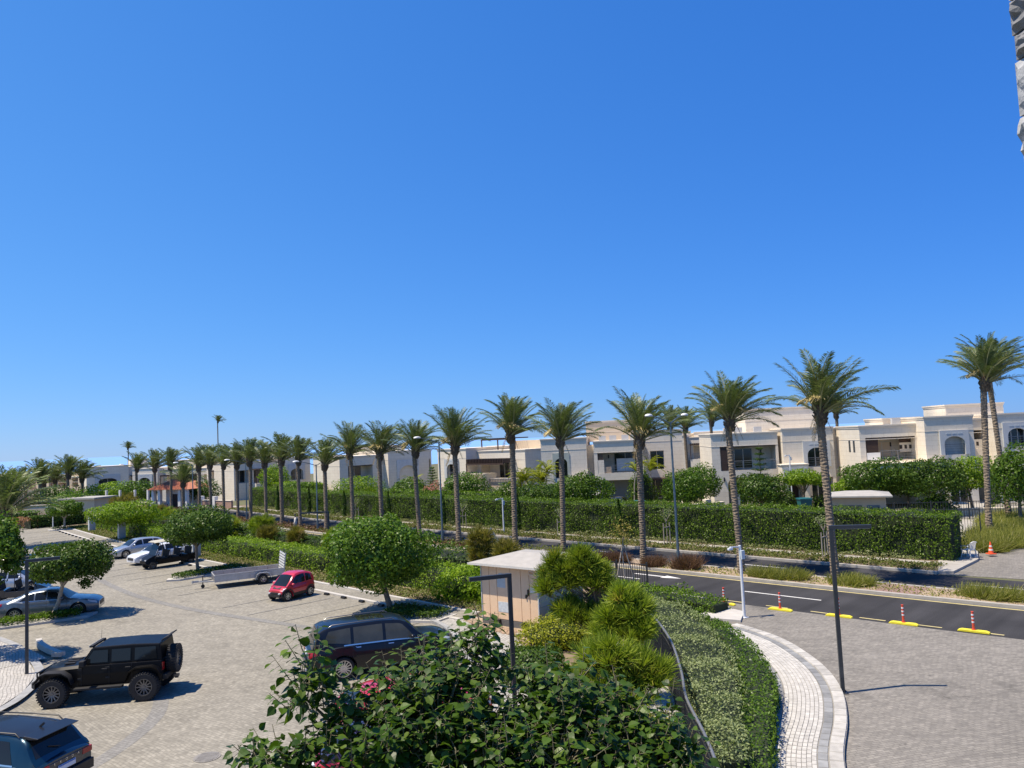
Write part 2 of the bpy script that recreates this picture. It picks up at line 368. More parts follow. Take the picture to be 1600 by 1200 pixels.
# side street that leaves the road on the far right
slab('side_street', [RD(14.2,42.6)[:2], RD(-22,42.6)[:2], (70,90), (52,82), (33.5,56.5), (29.3,49.2), (26.6,45.2)], -.2, .004, MAT_PLAZA)
slab('side_street_pavement', [RD(13.0,42.82)[:2], RD(12.4,43.2)[:2], (24.9,42.4), (26.2,44.6), (28.8,48.6), (33,56), (50,82), (47,83), (30,55.5), (25,46.5)], 0, .13, MAT_KERB)
# driveway plaza on the right
arc = smooth([(6.1,14.5),(7.15,18.0),(8.35,20.62),(9.13,22.77),(9.52,24.84),(9.55,27.02),(9.3,28.8),(8.5,30.8),(7.3,32.6)])
plaza = [p for p in arc]+[(5.6,35.8)]+[RD(s,31.45)[:2] for s in (20,15,10,5,0,-6,-14)]+[(34,14),(30,4),(5,4)]
sheet('plaza', plaza, .004, MAT_PLAZA)
# ------------------------------------------------------------------ curved walkway of single stones along the plaza
MAT_STEEL = M('dark_grey_steel', (.045,.05,.055), .45, .15, 4., metal=.4)
MAT_GALV = M('galvanised_steel', (.42,.44,.46), .42, .12, 6., metal=.75)
MAT_BLACK = M('black_plastic', (.012,.012,.013), .55, .2, 5.)
MAT_RUBBER = M('tyre_rubber', (.016,.016,.017), .85, .2, 8., bump=.3)
def arclen(pts):
    P = [Vector(p) for p in pts]; L = [0]
    for a, b in zip(P, P[1:]): L.append(L[-1]+(b-a).length)
    return P, L
AP, AL = arclen(arc)
def on_arc(d, off):
    """point d metres along the outer kerb, off metres to its left; also the heading"""
    d = max(0, min(AL[-1]-1e-4, d)); i = max(j for j in range(len(AL)) if AL[j] <= d); i = min(i, len(AP)-2)
    t = (d-AL[i])/(AL[i+1]-AL[i])
    def tan(j): return (AP[min(j+1, len(AP)-1)]-AP[max(j-1, 0)]).normalized()
    T = (tan(i)*(1-t)+tan(i+1)*t).normalized(); p = AP[i].lerp(AP[i+1], t)+Vector((-T.y, T.x))*off
    return p.x, p.y, math.atan2(T.y, T.x)
W_END = AL[-1]-2.2; W_IN = 1.80
walk_bed = [on_arc(d*.5, .0)[:2] for d in range(int(W_END*2)+1)]; walk_in = [on_arc(d*.5, W_IN)[:2] for d in range(int(W_END*2)+1)]
b = MB(); k = len(walk_bed)
b.loft([[(*walk_bed[i], 0), (*walk_bed[i], .105), (*walk_in[i], .105), (*walk_in[i], 0)] for i in range(k)])
walkway = struct(b.build('walkway', M('grout', (.22,.21,.19), .95, .1, 3.)))
def stone_mesh(name, mats):
    b = MB(); e = .045
    b.add([(-.5,-.5,0),(.5,-.5,0),(.5,.5,0),(-.5,.5,0),(-.5,-.5,.75),(.5,-.5,.75),(.5,.5,.75),(-.5,.5,.75),(-.5+e,-.5+e,1),(.5-e,-.5+e,1),(.5-e,.5-e,1),(-.5+e,.5-e,1)],
          [(0,1,5,4),(1,2,6,5),(2,3,7,6),(3,0,4,7),(4,5,9,8),(5,6,10,9),(6,7,11,10),(7,4,8,11),(8,9,10,11)])
    return b.mesh(name, mats)
def stone_tone(name, c, v=.2):
    """each stone takes its own tone"""
    m, n, bs = nodes_of(name); oi = n.nodes.new('ShaderNodeObjectInfo'); tc = n.nodes.new('ShaderNodeNewGeometry')
    nz = n.nodes.new('ShaderNodeTexNoise'); nz.inputs['Scale'].default_value = 5; nz.inputs['Detail'].default_value = 6; n.links.new(tc.outputs['Position'], nz.inputs['Vector'])
    at = n.nodes.new('ShaderNodeAttribute'); at.attribute_name = 'rnd'
    ad = n.nodes.new('ShaderNodeMath'); n.links.new(oi.outputs['Random'], ad.inputs[0]); n.links.new(at.outputs['Fac'], ad.inputs[1])
    fr = n.nodes.new('ShaderNodeMath'); fr.operation = 'FRACT'; n.links.new(ad.outputs[0], fr.inputs[0])
    mr = n.nodes.new('ShaderNodeMapRange'); mr.inputs[3].default_value = 1-v; mr.inputs[4].default_value = 1+v*.5; n.links.new(fr.outputs[0], mr.inputs[0])
    m2 = n.nodes.new('ShaderNodeMapRange'); m2.inputs[1].default_value = .3; m2.inputs[2].default_value = .7; m2.inputs[3].default_value = .82; m2.inputs[4].default_value = 1.1; n.links.new(nz.outputs[0], m2.inputs[0])
    k = n.nodes.new('ShaderNodeMath'); k.operation = 'MULTIPLY'; n.links.new(mr.outputs[0], k.inputs[0]); n.links.new(m2.outputs[0], k.inputs[1])
    vm = n.nodes.new('ShaderNodeVectorMath'); vm.operation = 'SCALE'; vm.inputs[0].default_value = c; n.links.new(k.outputs[0], vm.inputs['Scale'])
    n.links.new(vm.outputs[0], bs.inputs['Base Color']); bs.inputs['Roughness'].default_value = .8; bs.inputs['Specular IOR Level'].default_value = .3
    return m
ME_KERB = stone_mesh('kerb_stone', stone_tone('walk_kerb_tone', (.42,.405,.37), .16)); ME_BAND = stone_mesh('band_stone', stone_tone('walk_band_tone', (.25,.255,.255), .28)); ME_PAVER = stone_mesh('paver', stone_tone('walk_paver_tone', (.455,.44,.405), .12))
def lay(name, me, d, off, l, wd, h, z0=.0):
    x, y, a = on_arc(d, off); o = link(name, me, walkway, (x, y, z0+random.uniform(-.003, .003)), (0, 0, a)); o.scale = (l*.965, wd*.95, h); return o
d = .2
while d < W_END-.3: lay('kerb_stone', ME_KERB, d+.25, .17, .5, .34, .145); d += .5
d = .1
while d < W_END-.3: lay('band_stone', ME_BAND, d+.2, .465, .4, .24, .128); d += .4
d = .15
while d < W_END-.3: lay('band_stone', ME_BAND, d+.22, 1.71, .44, .17, .13); d += .44
pv = []
for r in range(9):
    d = random.uniform(0, .2)
    while d < W_END-.3: pv.append((d+.11, .65+r*.112, .22, .112)); d += .22
cam2 = Vector((0, 0)); pv.sort(key=lambda q: (Vector(on_arc(q[0], q[1])[:2])).length)
vis = [q for q in pv if on_arc(q[0], q[1])[1] > 17.6]; rest = [q for q in pv if on_arc(q[0], q[1])[1] <= 17.6]
for q in vis[:300]: lay('paver', ME_PAVER, *q, .124)
b = MB(); rv = []
for q in vis[300:]+rest:
    x, y, a = on_arc(q[0], q[1]); b.M = Matrix.Translation((x, y, random.uniform(-.003, .003))) @ Matrix.Rotation(a, 4, 'Z') @ Matrix.Diagonal((q[2]*.965, q[3]*.95, .124, 1))
    e = .045; t = random.random(); rv += [t]*9
    b.add([(-.5,-.5,0),(.5,-.5,0),(.5,.5,0),(-.5,.5,0),(-.5,-.5,.75),(.5,-.5,.75),(.5,.5,.75),(-.5,.5,.75),(-.5+e,-.5+e,1),(.5-e,-.5+e,1),(.5-e,.5-e,1),(-.5+e,.5-e,1)],
          [(0,1,5,4),(1,2,6,5),(2,3,7,6),(3,0,4,7),(4,5,9,8),(5,6,10,9),(6,7,11,10),(7,4,8,11),(8,9,10,11)])
o = b.build('paver', ME_PAVER.materials[0], walkway); o['kind'] = 'stuff'
at_ = o.data.attributes.new('rnd', 'FLOAT', 'FACE'); at_.data.foreach_set('value', rv)
# pale pavement, sandy patch and planting bed around the walkway
sheet('sandy_patch', [on_arc(W_END-.4, .15)[:2], on_arc(W_END+.8, .2)[:2], on_arc(AL[-1]-.1, .3)[:2], (5.9,32.6), on_arc(W_END-1.4, 1.95)[:2], on_arc(W_END-.4, 1.8)[:2]], .012, MAT_SAND)
slab('roadside_pavement', [(9.35,33.0), (8.75,31.5), (7.6,32.2), (5.6,35.0), (4.9,37.2), (6.0,38.4)], 0, .1, MAT_KERBW)
inner = [on_arc(d*.5, W_IN+.01)[:2] for d in range(int(W_END*2)+1)]
FENCE = smooth([(3.2,12.5),(3.50,15.5),(3.63,17.9),(3.93,19.8),(4.24,22.47),(4.32,24.74),(4.26,26.26),(3.99,28.7),(3.36,30.91),(2.9,32.4)])
slab('planting_bed', inner+[(6.3,33.0),(5.0,36.5),(5.6,40.5),(3.0,38),(3.2,33)]+FENCE[::-1], 0, .10, MAT_SOIL)
struct(sheet('garden_soil', [(-2.9,5.5),(-2.4,20),(-.9,27.4),(-.2,29.4),(-.35,31.6),(-1.9,33.3),(-3.2,34.6),RD(26,KN+1.3)[:2],RD(22,31.2)[:2],(4.6,39.8),(3.2,34)]+[(x-.9,y) for x, y in FENCE[::-1]]+[(2.3,5.5)], .03, MAT_SOIL))
band('garden_path', [(x-.5, y) for x, y in FENCE], 1.0, .05, MAT_LIGHTPATH)
band('cabin_path', smooth([(-3.9,35.6),(-2.9,34.0),(-1.9,32.2),(-1.1,29.8),(-.7,27.0),(-.9,23.5),(-1.6,19.5),(-2.2,12)]), 1.9, .045, MAT_LIGHTPATH)
b = MB(); cp_ = smooth([(-5.2,35.1),(-3.9,33.9),(-2.95,32.0),(-2.3,29.6),(-1.95,26.8),(-2.15,23.3),(-2.8,19.3),(-3.4,12)])
b.loft([[(x-.12,y,0),(x-.12,y,.13),(x+.12,y,.13),(x+.12,y,0)] for x, y in cp_]); struct(b.build('path_kerb', MAT_KERBG))

# ------------------------------------------------------------------ curved bar fence
fence = thing('fence', 'curved dark grey bar fence with a pale top rail beside the grey-green shrubs', 'fence')
FP, FL = arclen(FENCE)
def on_fence(d):
    i = min(max(j for j in range(len(FL)) if FL[j] <= d+1e-6), len(FP)-2); t = (d-FL[i])/(FL[i+1]-FL[i]); p = FP[i].lerp(FP[i+1], t); a = FP[i+1]-FP[i]; return p.x, p.y, math.atan2(a.y, a.x)
b = MB(); b.tube([(x, y, 1.75) for x, y in FENCE], .032, 8); b.build('top_rail', M('weathered_rail', (.22,.225,.23), .45, .15, 5, metal=.5), fence, 40)
for z in (.22, 1.55):
    b = MB(); b.loft([[(x-.018,y,z-.02),(x-.018,y,z+.02),(x+.018,y,z+.02),(x+.018,y,z-.02)] for x, y in FENCE]); b.build('rail', MAT_STEEL, fence)
b = MB(); b.box(-.03,.03,-.03,.03,.0,1.72); me_post = b.mesh('post', MAT_STEEL)
b = MB(); b.box(-.008,.008,-.014,.014,.12,1.66); me_bar = b.mesh('bar', MAT_STEEL)
d = .05
while d < FL[-1]: x, y, a = on_fence(d); link('post', me_post, fence, (x, y, 0), (0, 0, a)); d += 2.0
d = .15
while d < FL[-1]: x, y, a = on_fence(d); link('bar', me_bar, fence, (x, y, 0), (0, 0, a)); d += .15
# short straight fence near the road behind the pines
def straight_fence(name, label, p0, p1, h, gap, mat_, posts=2, group=None):
    p0 = Vector((*p0, 0)); p1 = Vector((*p1, 0)); L = (p1-p0).length; a = math.atan2((p1-p0).y, (p1-p0).x)
    t = thing(name, label, 'fence', p0, a, group)
    for z in (.15, h-.04):
        b = MB(); b.box(0, L, -.018, .018, z-.022, z+.022); b.build('rail', mat_, t)
    b = MB(); b.box(-.035,.035,-.035,.035,0,h+.08); mp = b.mesh('post', mat_)
    for i in range(posts): link('post', mp, t, (L*i/(posts-1), 0, 0))
    b = MB(); b.box(-.012,.012,-.012,.012,.1,h); mb = b.mesh('bar', mat_)
    for i in range(1, int(L/gap)): link('bar', mb, t, (i*gap, 0, 0))
    return t
straight_fence('fence', 'short black bar fence between the pines and the near road', (3.6,41.2), (6.3,38.9), 1.25, .13, MAT_STEEL, 3)
# ------------------------------------------------------------------ lamps
def l_lamp(label, loc, arm_dir, h, arm, group='square L-shaped lamp posts'):
    t = thing('lamp_post', label, 'lamp post', (*loc, 0), math.atan2(arm_dir[1], arm_dir[0]), group)
    b = MB(); b.box(-.14,.14,-.14,.14,0,.025)
    for s in (-1,1):
        for q in (-1,1): b.cyl((s*.1,q*.1,.025),(s*.1,q*.1,.06),.012,n=6)
    b.build('base_plate', MAT_STEEL, t)
    b = MB(); b.box(-.055,.055,-.055,.055,.02,h-.11); b.build('pole', MAT_STEEL, t, bevel=.008)
    b = MB(); b.box(-.056,arm,-.056,.056,h-.108,h); b.build('arm', MAT_STEEL, t, bevel=.006)
    b = MB(); b.box(.18,arm-.05,-.04,.04,h-.114,h-.1085); b.build('light_panel', M('lamp_panel', (.6,.6,.58), .4), t)
    b = MB(); b.box(-.05,.05,-.0585,-.055,.45,.75); b.build('hatch', M('hatch_steel', (.06,.065,.07), .5, metal=.4), t)
    return t
l_lamp('dark square lamp post standing at the curved walkway edge by the plaza', (9.19,22.9), (1,-.16), 4.82, 1.12)
l_lamp('dark square lamp post beside the black off-road car', (-17.99,28.37), (.80,.42), 4.2, 1.05)
l_lamp('dark square lamp post in front of the beige cabin', (-.32,21.7), (-1,-.32), 4.06, 1.15)
l_lamp('dark square lamp post behind the round tree near the road', (-14.9,61.0), (-1,-.1), 2.75, 2.1)
l_lamp('dark square lamp post behind the grey boxes in the far hedge', (-35.2,74.0), (-1,-.1), 3.2, 1.2)
def street_lamp(label, s, h=8.3, n=37.6):
    x, y, _ = RD(s, n); t = thing('street_lamp', label, 'street lamp', (x, y, .1), R(45), 'curved double-arm street lamps in the median')
    b = MB(); b.cyl((0,0,0),(0,0,.9),.105,.1,14); b.build('base', M('lamp_blue_grey', (.16,.21,.24), .4, .1, 3, metal=.5), t, 40)
    b = MB(); b.cyl((0,0,.9),(0,0,h-.2),.075,.05,14); b.build('pole', MATS['lamp_blue_grey'], t, 40)
    for sg, L in ((-1, 1.9), (1, 1.35)):
        pts = [(sg*L*u, 0, h-.32+.75*u-.28*u*u) for u in [i/10 for i in range(11)]]
        b = MB(); b.tube(pts, [.038-.012*i/10 for i in range(11)], 8); b.build('arm', MATS['lamp_blue_grey'], t, 40)
        e = pts[-1]; b = MB(); b.M = Matrix.Translation((e[0]+sg*.18, 0, e[2]+.02))
        b.loft([[(rx*math.cos(a), ry*math.sin(a), z) for a in [2*math.pi*k/14 for k in range(14)]] for rx, ry, z in ((.30,.13,-.05),(.33,.15,-.01),(.27,.12,.06),(.12,.05,.10))])
        b.build('lamp_head', M('lamp_head_white', (.74,.75,.75), .35, .05), t, 50)
    return t
for s, lb, h in ((24.9,'tall blue-grey street lamp with two curved arms nearest the plaza',8.45),(45.8,'tall street lamp with curved arms behind the round tree',7.9),(64.4,'street lamp with curved arms above the far carriageway pedestrian',6.3),(80.4,'street lamp with curved arms among the palms in front of the wide pale villa',6.6),(98.0,'street lamp in front of the orange roofed gatehouse',6.4),(129.8,'farthest curved street lamp at the first palm of the avenue',6.2)): street_lamp(lb, s, h)
# white posts
def white_post(label, loc, h, dark=False):
    t = thing('camera_post', label, 'post', (*loc, 0), R(30), 'slim white posts with small fittings')
    b = MB(); b.cyl((0,0,0),(0,0,h),.065,.055,12); b.build('pole', M('white_metal', (.66,.68,.7), .45, .08, 3), t, 40)
    b = MB(); b.box(-.13,.13,-.13,.13,0,.03); b.build('base_plate', MATS['white_metal'], t)
    b = MB(); b.box(-.09,.09,-.17,-.06,h-.55,h-.2); b.build('junction_box', M('pale_box', (.5,.56,.6), .5), t)
    b = MB(); b.bar((0,0,h-.06),(-.55,0,h-.02),.05); b.build('arm', MATS['white_metal'], t)
    b = MB(); b.box(-.66,-.44,-.055,.055,h-.14,h-.045); b.build('camera', MATS['white_metal'], t, bevel=.01)
    return t
white_post('white camera post beside the low hedge at the plaza entrance', (9.14,32.32), 2.95)
white_post('white camera post on the verge of the far hedge', (-1.2,63.0), 3.0)
white_post('white post on the tip of the far parking island', (-51.5,85.8), 2.6)
white_post('white camera post in the garden before the arched villa', (26.6,75.0), 5.0)
# utility boxes
def ubox(label, loc, h, rz=R(45)):
    t = thing('utility_box', label, 'utility box', (*loc, 0), rz, 'grey utility boxes in the hedge strip')
    b = MB(); b.box(-.3,.3,-.2,.2,.08,h); b.build('housing', M('grey_cabinet', (.44,.47,.47), .55, .08, 2), t, bevel=.012)
    b = MB(); b.box(-.27,.27,-.206,-.201,.16,h-.08); b.build('door', M('grey_cabinet_door', (.37,.40,.41), .5, .06, 2), t)
    b = MB(); b.box(-.33,.33,-.23,.23,h,h+.05); b.build('lid', MATS['grey_cabinet'], t)
    b = MB(); b.box(-.34,.34,-.24,.24,0,.08); b.build('plinth', MAT_KERBG, t)
ubox('grey utility box farthest along the hedge', (*RD(88.6,24.0)[:2],), 1.7); ubox('grey utility box in the middle of the three by the hedge', (*RD(76.8,23.9)[:2],), 1.6); ubox('grey utility box behind the slim tree next to the golf buggy', (*RD(58.0,23.75)[:2],), 1.75)
# wheel stops
b = MB(); b.loft([[(x,-.09,0),(x,-.06,.11),(x,.06,.11),(x,.09,0)] for x in (-.17,.17)]); me_stop = b.mesh('wheel_stop', MAT_BLACK)
def wstop(s, lab):
    x, y, _ = RD(s, KN-.12); o = link('wheel_stop', me_stop, None, (x, y, .005), (0,0,R(135))); tag(o, lab, 'wheel stop', 'black rubber wheel stops along the white parking kerb')
ORD = ['first', 'second', 'third', 'fourth', 'fifth', 'sixth', 'seventh', 'eighth', 'ninth', 'tenth']
for i in range(40):
    s = 29.9+1.63*i
    if i < 7: lab = ORD[i]+' black wheel stop from the round clipped tree towards the red car'
    elif i < 14: continue
    elif i < 19: lab = ORD[i-14]+' black wheel stop from the leafy trailer island towards the golf buggy'
    else: lab = 'small black wheel stop at the kerb of the far empty bays'
    wstop(s, lab)
# bollards with yellow bases
def bollard(label, x, y, rz):
    t = thing('flexible_bollard', label, 'bollard', (x, y, .006), rz, 'orange striped bollards along the road edge')
    b = MB(); pr = [(-.52,0),(-.50,.05),(-.40,.085),(.40,.085),(.50,.05),(.52,0)]; b.prism_y(pr, -.11, .11); b.build('base', M('yellow_rubber', (.72,.62,.035), .6, .12, 4), t, bevel=.012)
    b = MB(); b.cyl((0,0,.085),(0,0,.115),.075,.07,14); b.cyl((0,0,.115),(0,0,.72),.043,.04,14); b.cyl((0,0,.72),(0,0,.745),.046,.046,14); b.build('tube', M('orange_red_plastic', (.62,.075,.035), .45, .08, 4), t, 40)
    for z in (.34, .47, .60):
        b = MB(); b.cyl((0,0,z),(0,0,z+.055),.046,.046,14); b.build('band', M('reflective_white', (.72,.72,.72), .4), t, 40)
for (x, y), lb in zip([(9.0,34.85),(10.95,33.26),(12.8,31.72),(14.6,30.1),(16.4,28.6)], ('nearest the white camera post','second from the white camera post','just right of the lamp post','fourth from the white camera post, on open paving','farthest from the white camera post')):
    bollard('orange bollard on a yellow base '+lb, x, y, R(-42))
# triangular road sign seen from behind
t = thing('road_sign', 'triangular road sign seen from its grey back beside the road', 'road sign', (*RD(33.2,30.9)[:2], 0), R(-8))
b = MB(); b.cyl((0,0,0),(0,0,2.62),.035,.035,10); b.build('pole', MAT_GALV, t, 40)
b = MB(); r_ = .52; b.prism_y([(-r_,1.75),(r_,1.75),(.04,2.66),(-.04,2.66)], .045, .06); b.build('plate', M('sign_back', (.40,.45,.49), .45, .08, 3, metal=.3), t)
b = MB(); b.box(-.3,.3,.036,.045,1.95,2.0); b.box(-.14,.14,.036,.045,2.3,2.35); b.build('bracket', MAT_GALV, t)
# traffic cone
t = thing('traffic_cone', 'orange traffic cone on the side street pavement', 'traffic cone', (26.4,43.7,.13))
b = MB(); b.box(-.2,.2,-.2,.2,0,.04); b.build('base', M('cone_orange', (.75,.10,.025), .5, .1, 4), t)
b = MB(); b.cyl((0,0,.04),(0,0,.68),.14,.03,16); b.build('cone', MATS['cone_orange'], t, 40)
for z, r0, r1 in ((.2,.119,.101),(.4,.083,.066)):
    b = MB(); b.cyl((0,0,z),(0,0,z+.09),r0,r1,16); b.build('band', M('cone_band', (.7,.6,.55), .5), t, 40)
# white garden chair
t = thing('plastic_chair', 'white plastic armchair left at the end of the tall hedge', 'chair', (24.75,43.0,.13), R(205))
WP = M('white_plastic', (.68,.68,.66), .5, .05, 3)
b = MB(); b.box(-.24,.24,-.24,.24,.40,.44); b.build('seat', WP, t, bevel=.015)
for sx in (-1,1):
    for sy in (-1,1):
        b = MB(); b.bar((sx*.26,sy*.27,0),(sx*.22,sy*.22,.42),.045); b.build('leg', WP, t)
    b = MB(); b.tube([(sx*.25,-.24,.42),(sx*.29,-.22,.62),(sx*.29,.0,.65),(sx*.28,.22,.63)], .025, 6); b.build('armrest', WP, t, 40)
b = MB()
for i in range(7): x = -.22+i*.073; b.bar((x*.95,.22,.44),(x*1.05,.33-.02*abs(i-3)*.5,.84),.045,.02)
b.build('back_slat', WP, t)
b = MB(); b.tube([(-.25,.32,.82),(-.12,.345,.87),(0,.35,.885),(.12,.345,.87),(.25,.32,.82)], .026, 6); b.build('top_rail', WP, t, 40)
# teal flag at the strip
t = thing('marker_flag', 'small teal flag on a thin stick in the planting strip', 'flag', (*RD(37.9,23.3)[:2], .1), R(0))
b = MB(); b.cyl((0,0,0),(0,0,.85),.012,n=6); b.build('stick', MATS['white_metal'], t)
b = MB(); b.loft([[(x, .02*math.sin(x*14), .85-.12*abs(x)), (x, .02*math.sin(x*14)+.006, .85-.12*abs(x)), (x, .02*math.sin(x*14)+.006, .42+.25*x), (x, .02*math.sin(x*14), .42+.25*x)] for x in [i*.06 for i in range(7)]]); b.build('cloth', M('teal_cloth', (.02,.36,.42), .8, .1, 5), t)
# manhole cover
t = thing('manhole_cover', 'round pale manhole cover set in the parking paving', 'manhole cover', (-8.25,20.3,.006))
b = MB(); b.cyl((0,0,0),(0,0,.012),.34,.34,28); b.build('frame', M('manhole_frame', (.22,.205,.18), .7, .2, 6), t)
b = MB(); b.cyl((0,0,.012),(0,0,.018),.29,.29,28)
for k in range(-3,4): b.box(-.22,.22,k*.07-.015,k*.07+.015,.018,.024)
b.build('lid', M('manhole_lid', (.19,.18,.165), .7, .25, 8), t)
# ------------------------------------------------------------------ beige cabin
cab = thing('transformer_cabin', 'beige panelled cabin with a low pale metal roof', 'cabin', (-.5,32.3,0), math.atan2(31.44-33.25, .63+1.63))
BE = M('cabin_beige', (.70,.50,.325), .75, .06, 2., bump=.1); BG = M('cabin_groove', (.24,.16,.11), .8); GC = M('cabin_corner', (.42,.44,.45), .6)
LW, DP, HB = 3.0, 3.2, 2.55
b = MB(); b.box(-LW/2-.02,LW/2+.02,-.02,DP+.02,0,.3); b.build('plinth', M('cabin_plinth', (.12,.115,.11), .85, .2, 3), cab)
b = MB(); b.box(-LW/2+.03,LW/2-.03,.03,DP-.03,.3,HB); b.build('body', BG, cab)
xs = [-1.5,-1.08,-.66,.08,.62,1.06,1.47]
for i, (a, c) in enumerate(zip(xs, xs[1:])):
    b = MB(); b.box(a+.012,c-.012,0,.029,.33,HB-.02); b.build('door' if i in (3,) else 'panel', BE, cab)
for a, c in ((0,.8),(.8,1.6),(1.6,2.4),(2.4,3.2)):
    for z0, z1 in ((.33,.95),(.96,HB-.02)):
        for sx in (-1,1):
            b = MB(); b.box(min(sx*LW/2,sx*(LW/2-.03)),max(sx*LW/2,sx*(LW/2-.03)),a+.01,c-.01,z0,z1); b.build('panel', BE, cab)
b = MB(); b.box(1.48,1.53,-.03,.02,.3,HB); b.build('corner_post', GC, cab); b = MB(); b.box(-1.53,-1.49,-.03,.02,.3,HB); b.build('corner_post', GC, cab)
b = MB(); b.add([(-1.9,-.42,HB),(1.9,-.42,HB),(1.9,DP+.42,HB),(-1.9,DP+.42,HB),(-1.9,-.42,HB+.07),(1.9,-.42,HB+.07),(1.9,DP+.42,HB+.07),(-1.9,DP+.42,HB+.07),(-.55,DP/2-.1,HB+.34),(.55,DP/2-.1,HB+.34)],
          [(0,3,2,1),(0,1,5,4),(1,2,6,5),(2,3,7,6),(3,0,4,7),(4,5,9,8),(5,6,9),(6,7,8,9),(7,4,8)])
b.build('roof', M('pale_roof_sheet', (.36,.34,.30), .6, .12, 2.5), cab)
b = MB(); b.box(-1.905,1.905,-.426,-.421,HB-.01,HB+.08); b.build('fascia', M('pale_fascia', (.56,.54,.49), .6), cab)
pl = [(.0,1.42),(.0,2.02)]; n_ = 10
arcp = [(-.42+.22*math.cos(a)*-1, 2.0+.22*math.sin(a)) for a in [math.pi*i/n_ for i in range(n_+1)]]
b = MB(); b.prism_y([(-.64,1.62),(-.2,1.62)]+[(-.42+.22*math.cos(math.pi*i/n_), 2.0+.22*math.sin(math.pi*i/n_)) for i in range(n_+1)], -.008, -.001); b.build('blank_plate', M('cabin_plate_blue', (.40,.46,.49), .6, .15, 3), cab)
b = MB(); b.box(-.62,.0,-.008,-.001,.62,1.04); b.build('notice', M('cabin_notice', (.50,.54,.56), .5, .2, 9), cab)
b = MB(); b.box(1.1,1.36,-.008,-.001,1.52,1.74); b.build('notice', M('cabin_notice_white', (.64,.62,.58), .5, .2, 12), cab)
b = MB(); b.box(1.08,1.28,-.008,-.001,2.27,2.38); b.build('small_sign', M('cabin_sign', (.45,.28,.2), .5), cab)
b = MB(); b.box(1.06,1.30,-.0065,-.0005,2.25,2.40); b.build('sign_border', M('cabin_sign_edge', (.6,.52,.45), .5), cab)
b = MB(); b.box(.98,1.03,-.06,-.0,1.42,1.66); b.box(.99,1.02,-.09,-.06,1.38,1.5); b.build('handle', MAT_BLACK, cab); b = MB(); b.box(.86,.92,-.05,-.0,1.3,1.44); b.build('padlock', MAT_BLACK, cab)
for x in (-.55, .75):
    b = MB(); b.box(x-.06,x+.06,-.16,-.02,.2,.32); b.cyl((x,-.1,.0),(x,-.1,.2),.03,n=8); b.build('vent_pipe', MAT_BLACK, cab)
# stony ground at the cabin's foot
sheet('gravel_bed', [(-2.6,33.9),(-1.75,32.6),(-.45,31.2),(.2,29.8),(1.6,29.9),(2.4,31.8),(1.0,32.2),(-1.6,34.4)], .052, MAT_SAND)
Pp = []; 
for i in range(420):
    u = random.random(); v = random.random(); x = -2.2+3.6*u; y = 33.5-3.3*u+(.9*v-.9); Pp.append((x, y))
b = MB()
for x, y in Pp:
    r = random.uniform(.03,.09); b.M = Matrix.Translation((x,y,.05)) @ Matrix.Rotation(random.random()*6,4,'Z') @ Matrix.Diagonal((r*1.3,r,r*.7,1)); b.lathe([(.0,-.9),(.8,-.6),(1,0),(.75,.6),(0,.9)], 6)
b.M = Matrix.Identity(4); o = b.build('gravel', M('gravel_stone', (.30,.21,.14), .9, .35, 2), None); tag(o, 'sandy pink stones scattered at the foot of the cabin', 'gravel', kind='stuff')
t = tag(link('concrete_block', None, None), 'loose grey concrete block lying before the cabin', 'block'); bpy.data.objects.remove(t)
b = MB(); b.box(-.28,.28,-.09,.09,0,.12); o = b.build('concrete_block', MAT_KERB, None, bevel=.01); o.location = (.0,30.75,.055); o.rotation_euler = (0,0,R(12)); tag(o, 'loose grey concrete block lying before the cabin', 'concrete block')
# ------------------------------------------------------------------ villas
PL = paver('cream_stone_facing', (.765,.69,.565), (.73,.65,.53), (.60,.53,.42), 1.1, .42, 0, .9, .10, .012, .25, True)
PL2 = M('beige_plaster', (.62,.50,.36), .9, .08, .6, bump=.15, bscale=25)
PLW = M('white_plaster', (.76,.74,.69), .88, .06, .6, bump=.1)
PLT = M('pale_trim', (.68,.605,.49), .88, .06, .6)
PLB = M('bluish_arch_panel', (.47,.485,.485), .8, .06, 1.5)
STN = M('rough_stone_cladding', (.40,.31,.23), .95, .3, 4, bump=.7, bscale=9)
WOOD = M('dark_brown_timber', (.055,.032,.024), .75, .2, 6)
GLASS = M('dark_window_glass', (.018,.024,.026), .06, .2, .5, spec=.6)
FRAME = M('pale_window_frame', (.55,.53,.49), .5, .05, 3)
BLIND = M('white_blind', (.72,.72,.72), .7, .04, 3)
SHUT = M('grey_roller_shutter', (.33,.34,.35), .6, .06, 2)
RAIL = M('grey_railing', (.22,.22,.22), .5, .1, 3, metal=.3)
def villa(name, label, loc, rz):
    return thing(name, label, 'villa', loc, R(rz), 'cream two storey villas')
